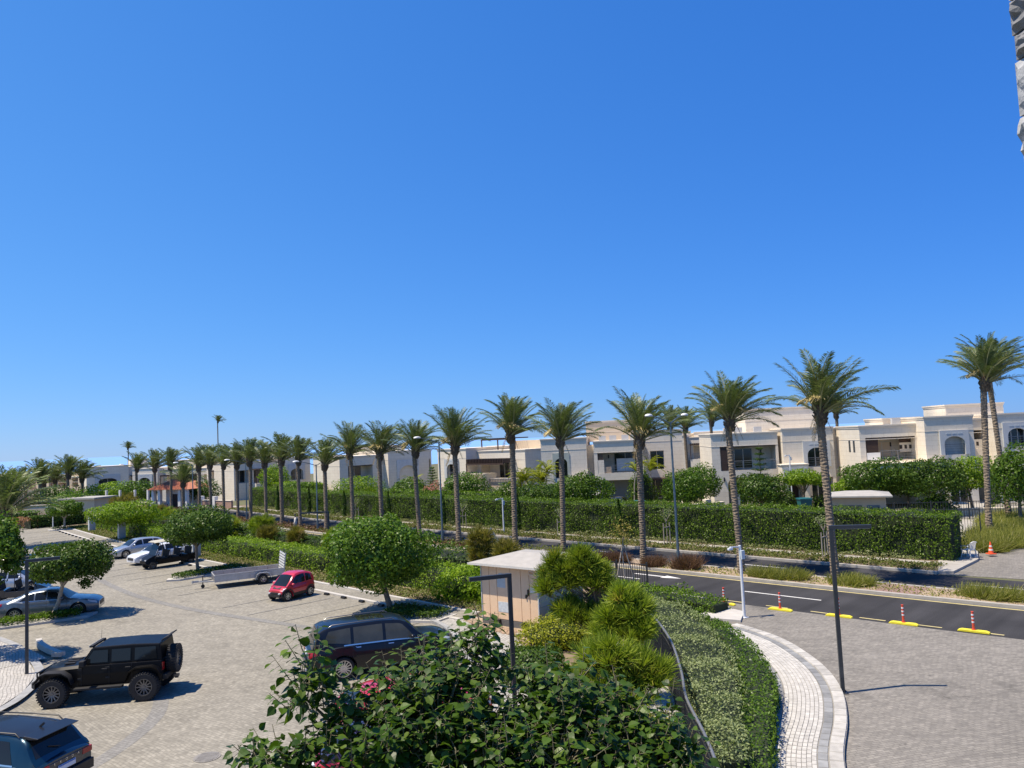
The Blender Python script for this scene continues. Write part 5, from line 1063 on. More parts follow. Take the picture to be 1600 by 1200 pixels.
mound('small mixed shrub at the pale pavement end', (7.35,30.2), (.55,.5,.35), 900, .09, L_TREE, 84); mound('loose green shrub beside the sandy patch', (6.9,31.2), (.6,.5,.4), 900, .09, L_TREE, 85)
# leafy islands in the parking
def island(label, poly, h, n, seed, m=L_HEDGE, leaf=.11):
    slab('island_kerb', poly, 0, .11, MAT_KERBW); g = np.random.default_rng(seed); A = np.array(poly); c = A.mean(0); P = []
    from_ = A*.86+c*.14; x0, y0 = from_.min(0); x1, y1 = from_.max(0)
    def inside(p):
        r = False; j = len(from_)-1
        for i in range(len(from_)):
            if (from_[i][1] > p[1]) != (from_[j][1] > p[1]) and p[0] < (from_[j][0]-from_[i][0])*(p[1]-from_[i][1])/(from_[j][1]-from_[i][1])+from_[i][0]: r = not r
            j = i
        return r
    while len(P) < n:
        p = (g.uniform(x0, x1), g.uniform(y0, y1))
        if inside(p): P.append((*p, .1+h*g.random()**.4))
    o = leaves('ground_hedge', P, np.tile([0,0,1.], (n,1)), leaf, leaf*.6, m, None, g, flat=.9); tag(o, label, 'hedge')
island('low leafy planting on the island under the flat topped tree', [(-27.5,35.5),(-24.25,36.35),(-21.2,38.1),(-21.3,39.2),(-24.2,37.6),(-27.8,36.7)], .3, 3200, 90)
island('low dark planting on the island beside the trailer', [(-21.7,47.7),(-21.9,48.4),(-18.9,52.0),(-17.6,51.2),(-20.9,47.8)], .3, 2600, 91, L_DARK)
island('low planting on the island in front of the dark SUV', [(-6.6,34.6),(-3.7,33.7),(-2.9,34.9),(-5.9,36.9)], .32, 2600, 92, L_DARK)
island('low planting on the farthest island by the white post', [(-51.8,85.3),(-51.0,84.3),(-46.0,84.5),(-46.0,86.0)], .3, 1500, 93, L_DARK)
# ground covers, individually uncountable
def cover(name, label, s0, s1, n0, n1, num, leaf, m, seed, h=.25, z0=.12, up=.6):
    g = np.random.default_rng(seed); s = g.uniform(s0, s1, num); n = g.uniform(n0, n1, num); cl = np.clip(.6+.9*lump(np.c_[s, n, s*0], .9, seed), 0, 1.4); W = np.array([RD(a, b_, z0+h*c*g.random()) for a, b_, c in zip(s, n, cl)])
    o = leaves(name, W, np.tile([0,0,1.], (num,1)), leaf, leaf*.5, m, None, g, flat=.9, bias=(0,0,up)); tag(o, label, None, kind='stuff'); return o
cover('ground_cover', 'dusty green ground cover on the far verge', 13.2, 100, 42.9, 44.9, 26000, .16, L_COVER, 101, .22)
cover('ground_cover', 'pale low plants along the foot of the tall hedge', 14.8, 100, 45.75, 46.15, 9000, .14, L_PALECOVER, 102, .35)
cover('ground_cover', 'low grey-green plants beside the parking kerb', 24, 98, 23.45, 25.1, 20000, .13, L_COVER, 103, .16)
cover('ground_cover', 'reddish low plants in the left median', 38, 120, 36.7, 38.5, 12000, .2, L_PURPLE, 104, .4)
cover('ground_cover', 'green low plants mixed into the left median', 30, 120, 36.7, 38.5, 9000, .2, L_COVER, 105, .35)
cover('ground_cover', 'dry straw coloured plants among the grass clumps of the median', -8, 27, 36.7, 38.45, 4200, .13, L_STRAW, 107, .10, up=.9)
cover('ground_cover', 'low green plants between the shrub belt and the near road', 20, 100, 30.4, 31.2, 9000, .16, L_HEDGE, 106, .7)
def grass(label, cx, cy, rx, ry, rot, tufts, blades, L, m, seed, group='clumps of long grass in the median', z0=.12, name='grass_clump'):
    g = np.random.default_rng(seed); a = g.uniform(0, 6.28, tufts); r = np.sqrt(g.random(tufts)); C = np.c_[rx*r*np.cos(a), ry*r*np.sin(a), np.zeros(tufts)]; c, s = math.cos(rot), math.sin(rot); C[:, :2] = C[:, :2] @ np.array([[c, s], [-s, c]])
    D = unit(np.c_[g.normal(.12, .5, tufts), g.normal(0, .5, tufts), np.ones(tufts)]); k = tufts*blades; P = np.repeat(C, blades, 0)+np.c_[g.normal(0, .07, (k, 2)), np.zeros(k)]; v = unit(np.repeat(D, blades, 0)+np.c_[g.normal(0, .38, (k, 2)), np.zeros(k)]); l = (L*g.uniform(.5, 1.15, k))[:, None]
    q = unit(np.cross(v, np.c_[g.normal(0,1,(k,2)), np.zeros(k)])); w = .011; V = np.empty((k, 4, 3)); V[:, 0] = P-q*w; V[:, 1] = P+q*w; e = P+v*l+np.c_[np.full(k,.12)*l[:,0], np.zeros(k), -.16*l[:,0]]; V[:, 2] = e+q*w*.4; V[:, 3] = e-q*w*.4
    o = quads(name, V, np.clip(g.beta(2, 2, k), 0, 1), m); o.location = (cx, cy, z0); tag(o, label, 'grass', group); return o
for i, (s, n, rx, lb) in enumerate(((9.0,37.6,1.7,'long feathery grass clump right of the red brick median patch'),(5.9,37.6,1.6,'feathery grass clump in the median at the right picture edge'),(15.3,37.5,.95,'small grass clump left of the red brick median patch'),(18.9,37.4,1.5,'grass clump left of the palm behind the square lamp'),(2.6,37.6,1.5,'grass clump in the median beyond the right edge'))):
    grass(lb, *RD(s, n)[:2], rx, .62, R(135), int(rx*85), 26, .66, L_STRAW, 110+i)
for i, (s, n, rx, h, lb) in enumerate(((24.3,37.3,.75,.95,'dense dark purple grass clump at the foot of the tall street lamp'),(26.4,37.1,.6,.7,'brownish grass clump between the palm and the tall street lamp'),(29.4,37.2,1.1,.7,'reddish brown grass clump left of the palm before the carport villa'),(32.2,37.2,.9,.65,'reddish grass clump behind the triangular sign'))):
    grass(lb, *RD(s, n)[:2], rx, .55, R(135), int(rx*110), 26, h, L_PURPLE, 120+i, 'purple and brown grass clumps in the median')
grass('wild pale grass covering the bank under the two tall palms', 31.8, 50.0, 5.2, 2.4, R(48), 900, 24, 1.0, L_STRAW, 130, None, .0)
grass('wild pale grass patch behind the end of the tall hedge', 27.4, 46.2, 1.6, 1.4, R(48), 260, 24, .95, L_STRAW, 131, None, .0)
grass('wild pale grass along the black garden fence', 36.0, 57.0, 4.2, 2.0, R(48), 380, 22, .9, L_STRAW, 132, None, .0)
# cypress columns before the hedge
def cypress(label, s, h, seed):
    x, y, _ = RD(s, 45.2); t = thing('cypress', label, 'cypress', (x, y, .1), 0, 'slim dark cypresses in front of the tall hedge'); g = np.random.default_rng(seed); n = 1500; z = g.random(n)*h; a = g.random(n)*6.283; r = .2*np.minimum(1, (h-z)/h*2.2+.06)*(1+.2*g.normal(0,1,n)); P = np.c_[r*np.cos(a), r*np.sin(a), z+.1]; leaves('crown', P, np.c_[np.cos(a), np.sin(a), np.full(n,.3)], .16, .07, L_DARK, t, g, flat=.4, bias=(0,0,2.5))
    b = MB(); b.cyl((0,0,0),(0,0,h*.9),.06,.02,6); b.build('trunk', MAT_BARK, t)
for i, (s, h, lb) in enumerate(((89.0,2.9,'farthest slim cypress along the hedge'),(80.4,3.0,'slim cypress behind the middle avenue palms'),(72.3,2.7,'slim cypress left of the round clipped tree'),(63.7,2.8,'slim cypress behind the left side of the round tree'),(54.9,2.6,'slim cypress right beside the second street lamp'),(45.2,3.0,'slim cypress beside the palm taller than its neighbours'),(34.8,2.75,'slim cypress before the carport villa'))): cypress('dark '+lb, s, h, 140+i)
# staked saplings on the verge
def sapling(label, s, n, h, seed):
    x, y, _ = RD(s, n); t = thing('sapling', label, 'sapling', (x, y, .12), R(45), 'staked saplings on the verge'); g = np.random.default_rng(seed); b = MB(); b.tube([(0,0,0),(.02,0,h*.5),(0,.02,h*.75)], [.03,.025,.02], 6)
    for k in range(6): a = k*1.1; b.tube([(0,0,h*.6+k*.04), (.28*math.cos(a),.28*math.sin(a),h*.85), (.42*math.cos(a),.42*math.sin(a),h)], [.012,.01,.005], 4)
    b.build('trunk', MAT_PALE_BARK, t)
    for sx in (-.38,.38): b = MB(); b.cyl((sx,0,0),(sx*.95,0,h*.62),.035,n=7); b.build('stake', MAT_PALE_BARK, t)
    b = MB(); b.bar((-.38,0,h*.5),(.38,0,h*.5),.05); b.build('crossbar', MAT_PALE_BARK, t)
    P = g.normal(0, .28, (140,3))*[1,1,.6]+[0,0,h*.92]; leaves('crown', P, g.normal(0,1,(140,3)), .12, .06, L_GREY, t, g)
for i, (s, n, h, lb) in enumerate(((19.4,44.4,2.35,'bare staked sapling before the hedge behind the square lamp'),(30.2,44.4,2.4,'staked sapling left of the tall street lamp'),(40.0,44.6,2.2,'staked sapling near the dark cypress in the middle'),(51.5,44.6,2.2,'staked sapling between second lamp and white camera post'),(69,44.6,2.1,'thin staked sapling behind the middle palms'))): sapling(lb, s, n, h, 150+i)
x, y = 5.25, 39.4; t = thing('sapling', 'tall bare sapling on long crossed stakes beside the near road', 'sapling', (x, y, .1)); b = MB(); b.tube([(0,0,0),(-.05,0,1.6),(.05,0,2.9)], [.035,.03,.015], 6); b.build('trunk', MAT_PALE_BARK, t)
for sx in (-.5,.55): b = MB(); b.cyl((sx,0,0),(0,0,2.2),.035,n=6); b.build('stake', MAT_PALE_BARK, t)
P = RNG.normal(0, .33, (420,3))+[0,0,2.7]; leaves('crown', P, RNG.normal(0,1,(420,3)), .12, .05, L_DUSTY, t)
# garden trees and shrubs before the villas
for i, (c, r, n, m, lf, lb) in enumerate((
    ((5.69, 66.0, 3.01), (2.3,2.0,1.65), 5200, L_TREE, .2, 'dense round garden tree left of the carport'),
    ((-5.66, 84.0, 2.56), (2.6,2.2,1.7), 4200, L_TREE, .22, 'round garden tree before the villa with red balcony slats'),
    ((14.2, 66.0, 2.74), (2.0,1.8,1.7), 4200, L_TREE, .2, 'round garden tree right of the tall street lamp'),
    ((17.13, 72.0, 2.85), (2.0,1.8,1.8), 3600, L_TREE, .2, 'garden tree behind the round one by the arched villa'),
    ((20.11, 64.0, 2.66), (2.2,2.0,1.6), 4400, L_DARK, .2, 'dark spreading garden tree before the arched villa'),
    ((25.76, 70.0, 2.98), (1.9,1.7,.75), 2800, L_BRIGHT, .2, 'small umbrella shaped garden tree at the arched window'),
    ((29.67, 64.0, 3.02), (2.6,2.2,1.7), 5600, L_TREE, .2, 'round garden tree above the flat service roof'),
    ((28.46, 66.0, 2.15), (1.5,1.5,1.1), 2400, L_BRIGHT, .2, 'small bright garden tree left of the service roof'),
    ((33.2, 62.0, 3.07), (2.6,2.2,1.7), 5600, L_DARK, .2, 'dark garden tree with pale blossoms before the tower villa'),
    ((33.13, 66.0, 2.48), (1.8,1.6,1.3), 2800, L_DARK, .2, 'dark garden tree between two rounder ones at the fence'),
    ((37.46, 64.0, 3.08), (2.0,2.0,1.5), 3400, L_BRIGHT, .2, 'bright garden tree left of the two tall palms'),
    ((36.13, 56.0, 3.38), (1.9,2.0,2.3), 5200, L_TREE, .2, 'big garden tree at the right edge behind the palms'),
    ((-13.3, 96.0, 2.04), (2.6,2.2,1.3), 2600, L_TREE, .24, 'bushy garden tree before the blank arch wall'),
    ((-21.29, 104.0, 1.88), (3.2,2.4,1.6), 3000, L_BRIGHT, .24, 'bright garden tree before the twin balconies'),
    ((-31.28, 112.0, 1.52), (3.4,2.4,1.6), 2800, L_TREE, .26, 'garden tree among the middle avenue trunks'),
    ((-38.99, 125.0, 3.34), (2.6,2.2,1.9), 2200, L_BRIGHT, .26, 'tall bright garden tree behind the middle avenue'),
    ((1.91, 72.0, 2.36), (2.4,2.0,1.2), 3000, L_DARK, .2, 'low dark garden tree under the yellow palms'),
    ((-0.52, 80.0, 2.07), (2.0,1.8,1.2), 2400, L_TREE, .2, 'low garden tree left of the yellow palms'),
    ((-64.4, 122.0, 1.92), (4.2,2.5,1.7), 3200, L_BRIGHT, .3, 'clipped block of trees before the pale left villa'),
    ((-57.88, 118.0, 2.31), (3.0,2.2,1.6), 2200, L_TREE, .3, 'trees beside the first avenue palm'),
    ((-67.01, 112.0, 2.02), (3.6,2.5,1.7), 2600, L_DARK, .3, 'dark trees below the far left palms'),
    ((-57.76, 100.0, 2.06), (2.5,2.2,1.4), 1800, L_TREE, .3, 'lighter trees below the far left palms'),
    ((-45.38, 112.0, 2.16), (2.2,2.0,1.4), 1800, L_DARK, .28, 'dark tree beside the gatehouse'))):
    round_tree(lb, (c[0], c[1], land_z(c[0], c[1])), c, r, n, lf, m, 170+i, 'trees in the villa gardens', trunk_r=.12, lumpy=.28, name='garden_tree')
for i, (c, r, n, m, lb) in enumerate((((-9.22, 86.55), (1.4,1.2,1.9), 1800, L_PINK, 'pink flowering bougainvillea by the lit white villa'),((-10.74, 87.27), (1.6,1.2,1.5), 1500, L_TREE, 'green shrub left of the pink bougainvillea'),((4.35, 86.06), (2.6,1.5,1.9), 2600, L_DARK, 'dark garden shrub under the yellow palms'),((-3.16, 87.45), (1.6,1.4,1.5), 1800, L_COVER, 'grey shrub before the red slatted villa'),((13.44, 82.97), (1.6,1.3,2.6), 2600, L_HEDGE, 'clipped garden hedge block right of the carport'),((24.09, 72.0), (2.2,1.3,1.2), 2200, L_DARK, 'dark shrub under the umbrella shaped tree'),((27.41, 69.19), (1.4,1.2,1.0), 1500, L_HEDGE, 'low shrub left of the service roof'),((33.47, 62.04), (1.6,1.2,1.2), 1800, L_TREE, 'shrub behind the tall hedge before the black fence'))):
    mound(lb, c, r, n, .2, m, 210+i, group='shrubs in the villa gardens')
road_hedge('second clipped hedge before the white camera post and balconies', 56, 76, 52.5, 54.2, 2.3, 60, .2, L_HEDGE, 230)
road_hedge('clipped hedge before the pale left villas', 100, 118, 55, 58, 3.2, 40, .26, L_BRIGHT, 231, z0=-.8)
# yellow-green feather palms and norfolk pines
FY = []
for i in range(3):
    me = frond_mesh(40+i, 1.9, .75, 26); me.materials[0] = L_YELLOW; FY.append(me)
def feather_palm(label, x, y, stems, h, seed):
    t = thing('feather_palm', label, 'palm', (x, y, 0), 0, 'yellow-green feather palms'); g = random.Random(seed)
    for k in range(stems):
        a = g.uniform(0, 6.28); r = g.uniform(.1, .6); top = Vector((r*1.5*math.cos(a), r*1.5*math.sin(a), h*g.uniform(.7, 1))); b = MB(); b.tube([(r*math.cos(a)*.6, r*math.sin(a)*.6, 0), top*.6, top], [.07,.055,.05], 6); b.build('stem', MAT_PALE_BARK, t)
        for j in range(11):
            el = R(g.uniform(15, 75)); az = j*2.4+g.random(); d = Vector((math.cos(az)*math.cos(el), math.sin(az)*math.cos(el), math.sin(el))); o = link('frond', FY[j % 3], t); o.matrix_local = Matrix.Translation(top) @ orient(d, g.uniform(-.3,.3)) @ Matrix.Diagonal((g.uniform(.8,1.2),)*3+(1,))
for i, (p, n, h, lb) in enumerate((((0.75, 78.0, 4.08), 4, 3.6, 'feather palm clump at the left corner of the carport villa'),((2.77, 80.0, 4.36), 5, 4.3, 'tallest feather palm clump before the carport villa wall'),((14.87, 84.0, 3.64), 2, 4.2, 'slim feather palm right of the carport balcony'),((12.14, 82.0, 3.85), 1, 4.6, 'single feather palm before the white blind of the carport villa'),((-14.39, 104.0, 1.99), 1, 2.6, 'single feather palm before the blank arch wall'))): feather_palm(lb, p[0], p[1], n, h, 240+i)
def norfolk(label, x, y, h, seed):
    t = thing('norfolk_pine', label, 'conifer', (x, y, 0), 0, 'tiered conifers in the gardens'); b = MB(); b.cyl((0,0,0),(0,0,h),.09,.02,8); b.build('trunk', MAT_BARK, t); g = np.random.default_rng(seed); P = []; N = []
    for k in range(9):
        z = h*(.28+.72*k/9); L = (1-k/9.6)*1.15+.1
        for j in range(6):
            a = j*1.047+k*.5; u = g.random(60)**.7; P.append(np.c_[u*L*np.cos(a)+g.normal(0,.05,60), u*L*np.sin(a)+g.normal(0,.05,60), z+.18*u*L+g.normal(0,.04,60)]); N.append(np.tile([0,0,1.], (60,1)))
    leaves('crown', np.vstack(P), np.vstack(N), .16, .05, L_DARK, t, g, flat=.4)
p = (22.76, 72.0, 0.53); norfolk('tiered conifer in front of the loggia of the arched villa', p[0], p[1], 6.3, 1)
p = (3.72, 76.0, 1.04); norfolk('small tiered conifer hidden behind the palm before the carport villa', p[0], p[1], 3.2, 2)
p = (-11.51, 106.0, 1.74); norfolk('climbing slim tree on the grey wall beside the lit white villa', p[0], p[1], 4.6, 3)

# ---- the foreground tree: big single leaves
def big_leaf():
    o = [(0,0),(.10,.30),(.32,.46),(.58,.38),(.82,.17),(1.06,0)]; V = [(x, 0, -.12*x*x) for x, _ in o]; F = []
    for sg in (1, -1):
        k = len(V); V += [(x, sg*w, .17*w-.14*x*x) for x, w in o[1:5]]
        m = [0, 1, 2, 3, 4, 5]; e = [k, k+1, k+2, k+3]
        F += [(0, 1, e[0]), (1, 2, e[1], e[0]), (2, 3, e[2], e[1]), (3, 4, e[3], e[2]), (4, 5, e[3])] if sg > 0 else [(0, e[0], 1), (1, e[0], e[1], 2), (2, e[1], e[2], 3), (3, e[2], e[3], 4), (4, e[3], 5)]
    return V, F
LV, LF = big_leaf()
def leaf_obj_mesh(r):
    me = bpy.data.meshes.new('leaf'); me.from_pydata(LV, [], LF); a = me.attributes.new('rnd', 'FLOAT', 'FACE'); a.data.foreach_set('value', [r]*len(LF)); me.materials.append(L_FORE); return me
LEAVES = [leaf_obj_mesh(.1+.12*i) for i in range(8)]
ft = thing('leafy_tree', 'broad leafy tree with heart shaped leaves in the near foreground', 'tree', (.15, 8.6, 0)); B0 = Vector((.15, 8.6, 0))
blobs = [((-0.55, 8.7, 5.37),(.33,.4,.42),30),((-1.24, 8.4, 5.1),(.48,.5,.44),50),((-0.89, 8.6, 5.0),(.42,.5,.5),46),((0.18, 8.7, 4.88),(.34,.4,.38),28),((-1.55, 8.2, 4.98),(.40,.45,.38),27),((-0.87, 8.0, 4.91),(.62,.6,.45),86),((-0.07, 8.1, 4.66),(.5,.5,.28),50),((0.42, 8.4, 4.92),(.44,.45,.40),44),((0.89, 8.4, 4.7),(.45,.45,.34),44),((1.38, 8.3, 4.65),(.36,.4,.28),26),((-2.15, 7.9, 5.55),(.20,.22,.27),12),((-2.26, 7.9, 5.34),(.16,.2,.24),8),((-1.94, 8.0, 5.04),(.22,.25,.24),9),((-2.37, 7.5, 4.88),(.30,.3,.18),16),((-1.98, 7.5, 4.83),(.26,.3,.18),7),((-1.29, 7.7, 4.66),(.62,.55,.45),66),((-0.42, 7.6, 4.58),(.65,.6,.45),70),((0.33, 7.7, 4.56),(.6,.55,.45),66),((1.02, 7.8, 4.43),(.55,.5,.4),46),((1.45, 7.9, 4.46),(.35,.4,.35),18),((-0.81, 7.7, 4.1),(1.0,.8,.5),50),((0.3, 7.8, 3.94),(.9,.8,.5),40)]
g = np.random.default_rng(77); L_all = []; tw = MB(); fork = Vector((-.1, .1, 2.6))
tw.tube([(0,0,-.05),(.05,0,.9),(-.05,.05,1.8),fork], [.13,.11,.10,.095], 10)
for bi, (c, r, k) in enumerate(blobs):
    c = Vector(c)-B0; r = Vector(r); d = c-fork; tw.tube([fork, fork+d*.35+Vector((0,0,-.12)), fork+d*.75+Vector((.03,0,-.02)), c], [.055,.035,.022,.012], 6)
    for j in range(int(k*1.45)):
        v = Vector(g.normal(0, 1, 3)).normalized(); rad = g.random()**.45; q = c+Vector((v.x*r.x, v.y*r.y, v.z*r.z))*rad*1.05; ax = (v*.55+Vector((0,0,.65))+Vector(g.normal(0,.25,3))).normalized(); ln = g.uniform(.14, .30)
        tw.tube([c.lerp(q, .25), c.lerp(q, .7)+Vector((0,0,.02)), q], [.008,.007,.006], 4); tip = q+ax*ln; tw.tube([q, tip], [.006, .003], 4)
        nl = int(g.integers(6, 11))
        for i in range(nl):
            t_ = (i+.6)/nl; a = i*2.4+g.uniform(-.5,.5); side = ax.orthogonal().normalized(); side = Matrix.Rotation(a, 3, ax) @ side; o = q.lerp(tip, t_)
            dr = (side*.95+ax*(.15+.3*t_)+Vector((0,0,-.18-.3*g.random()))).normalized(); pet = g.uniform(.03, .07); o2 = o+dr*pet; nrm = (Vector((0,0,1))+side*.35+Vector(g.normal(0,.33,3))).normalized(); y_ = nrm.cross(dr).normalized(); z_ = dr.cross(y_)
            s = g.uniform(.075, .125)*(1.12-.35*t_); Mx = Matrix((dr, y_, z_)).transposed().to_4x4(); Mx.translation = o2; Mx = Mx @ Matrix.Diagonal((s, s, s, 1)); L_all.append(Mx); tw.tube([o, o2], [.0025, .002], 3)
tw.build('trunk', M('twig_bark', (.14,.125,.07), .8, .3, 8), ft, 60)
camv = Vector((0,0,7.8))-B0
L_all.sort(key=lambda m: (m.translation-camv).length-.6*m.translation.z*0)
vis_ = [m for m in L_all if (m.translation+B0).z > 5.55 and (m.translation-camv).length > 6.9]; ids = set(id(m) for m in vis_[:300])
for i, m in enumerate(vis_[:300]): o = link('leaf', LEAVES[i % 8], ft); o.matrix_local = m
rest_ = [m for m in L_all if id(m) not in ids]; nv = len(LV); A4 = np.array([np.array(m) for m in rest_]); LVh = np.c_[np.array(LV), np.ones(nv)]; allv = np.einsum('kij,vj->kvi', A4, LVh)[..., :3].reshape(-1, 3)
fs = [tuple(i+k*nv for i in f) for k in range(len(rest_)) for f in LF]; me = bpy.data.meshes.new('foliage'); me.from_pydata(allv.tolist(), [], fs); a = me.attributes.new('rnd', 'FLOAT', 'FACE'); a.data.foreach_set('value', np.repeat(g.random(len(rest_)), len(LF)).astype(np.float32)); me.materials.append(L_FORE)
o = link('foliage', me, ft); o['kind'] = 'stuff'

def line_hedge(label, pts, wd, h, n, leaf, m, seed, name='hedge', cat='hedge'):
    A = np.array(smooth(pts, 6)); g = np.random.default_rng(seed); t = g.random(n)*(len(A)-1); i = np.minimum(t.astype(int), len(A)-2); p = A[i]+(A[i+1]-A[i])*(t-i)[:, None]; d = unit(A[i+1]-A[i]); q = np.c_[-d[:,1], d[:,0]]
    k = g.random(n)*2-1; z = h*np.sqrt(g.random(n)); top = g.random(n) < .5; z = np.where(top, h, z); kk = np.where(top, k, np.sign(k)); P = np.c_[p+q*(kk*wd/2)[:, None], z]; N = np.c_[q*(kk*~top)[:, None], np.where(top, 1., .2)]
    P = P+N*(.16*lump(P, 1.2, seed))[:, None]; o = thing(name, label, cat); leaves('foliage', P, N, leaf, leaf*.6, m, o, g, flat=.6); b = MB(); b.loft([[(*(A[j]),.0),(*(A[j]),h-.2)] for j in range(len(A))], closed=False, caps=False); b.build('shade_core', CORE, o); return o
line_hedge('dark clipped hedge across the far end of the parking', [(-55.81, 88.72),(-53.78, 90.49),(-51.36, 92.2)], 1.6, 1.3, 3600, .2, L_DARK, 310)
line_hedge('dusty pink flowering shrubs before the far boundary wall', [(-59.48, 91.43),(-57.72, 90.09),(-55.3, 87.91)], 1.4, 1.1, 1200, .2, leafmat('dusty_pink_leaf', (.10,.06,.04), (.30,.16,.13), (.4,.2,.18)), 311, 'shrubs', 'shrubs')
line_hedge('green shrubs along the foot of the far boundary wall', [(-78,101),(-70,101),(-62,100)], 1.8, 1.2, 2600, .22, L_TREE, 312, 'shrubs', 'shrubs')
# ------------------------------------------------------------------ vehicles
def paint(name, c, metal=.35, rough=.28): return M(name, c, rough, .02, 1., metal=metal, coat=.9, spec=.5)
CGLASS = M('car_glass', (.012,.013,.013), .05, .1, 1., spec=.45); SUVGLASS = M('pale_tinted_glass', (.060,.062,.052), .08, .25, 1.2, spec=.4); CHROME = M('chrome_trim', (.62,.63,.64), .18, .03, 3, metal=.9)
TRIM = M('black_trim', (.014,.014,.015), .5, .15, 6); HEADL = M('headlamp_glass', (.55,.58,.60), .12, .1, 9, spec=.7); TAILL = M('tail_lamp_red', (.32,.012,.012), .18, .1, 9, spec=.7)
ALLOY = M('alloy_silver', (.55,.56,.57), .28, .05, 4, metal=.85); ALLOYD = M('alloy_dark', (.16,.16,.165), .3, .08, 4, metal=.6); SEATM = M('seat_fabric', (.035,.034,.033), .9, .1, 5)
def lerp_list(L, x):
    if x <= L[0][0]: return L[0][1]
    for (a, u), (b, v) in zip(L, L[1:]):
        if x <= b:
            t = (x-a)/max(1e-6, b-a); return u+(v-u)*t
    return L[-1][1]
def sm_list(L, x):
    if x <= L[0][0]: return L[0][1]
    for (a, u), (b, v) in zip(L, L[1:]):
        if x <= b: t = (x-a)/max(1e-6, b-a); return u+(v-u)*(t*t*(3-2*t)*.5+t*.5)
    return L[-1][1]
WHEELS = {}
def wheel_meshes(r, wd, sp, style, rimf=.68):
    k = (r, wd, sp, style)
    if k in WHEELS: return WHEELS[k]
    b = MB(); ri = r*rimf; h = wd/2
    b.lathe([(ri,-h*.8),(ri+.01,-h),(r*.92,-h),(r*.985,-h*.75),(r,-h*.4),(r,h*.4),(r*.985,h*.75),(r*.92,h),(ri+.01,h),(ri,h*.8)], 30, closed=True)
    if style == 'mud':
        for i in range(34):
            a = 2*math.pi*i/34
            for q in (-1, 1):
                b.M = Matrix.Rotation(-a-(q*.05), 4, 'Y'); b.box(r*.93, r*1.035, q*h*.55-h*.42, q*h*.55+h*.42, -.022, .022)
        b.M = Matrix.Identity(4)
    ty = b.mesh('tyre', MAT_RUBBER, 35)
    b = MB(); b.mi = 1; b.lathe([(0,-h*.15),(ri*.99,-h*.15),(ri*.99,h*.7)], 24); b.mi = 0
    b.lathe([(ri*.90,h*.62),(ri*.92,h*.84),(ri*1.0,h*.84),(ri*1.01,h*.6)], 30); b.lathe([(ri*.90,-h*.62),(ri*.92,-h*.84),(ri*1.0,-h*.84),(ri*1.01,-h*.6)], 30)
    for sd in (1, -1):
        for i in range(sp):
            a = 2*math.pi*i/sp; b.M = Matrix.Rotation(a, 4, 'Y'); w0 = .2*ri*(10/sp)**.5; w1 = .13*ri*(10/sp)**.5
            b.add([(.12*ri,sd*h*.55,-w0/2),(.12*ri,sd*h*.55,w0/2),(.94*ri,sd*h*.74,w1/2),(.94*ri,sd*h*.74,-w1/2),(.12*ri,sd*h*.35,-w0/2),(.12*ri,sd*h*.35,w0/2),(.94*ri,sd*h*.5,w1/2),(.94*ri,sd*h*.5,-w1/2)], [(0,1,2,3),(4,7,6,5),(0,4,5,1),(1,5,6,2),(2,6,7,3),(3,7,4,0)])
        b.M = Matrix.Identity(4); b.lathe([(0,sd*h*.66),(.16*ri,sd*h*.64),(.2*ri,sd*h*.4)], 14)
    rim = b.mesh('rim', [ALLOYD if style in ('mud','dark') else ALLOY, TRIM], 35); WHEELS[k] = (ty, rim); return WHEELS[k]
def add_wheel(t, x, y, z, r, wd, sp, style, rimf=.68, name='wheel', rot=None):
    ty, rim = wheel_meshes(r, wd, sp, style, rimf); w_ = link(name, ty, t, (x, y, z)); 
    if rot: w_.rotation_euler = rot
    link('rim', rim, w_); return w_
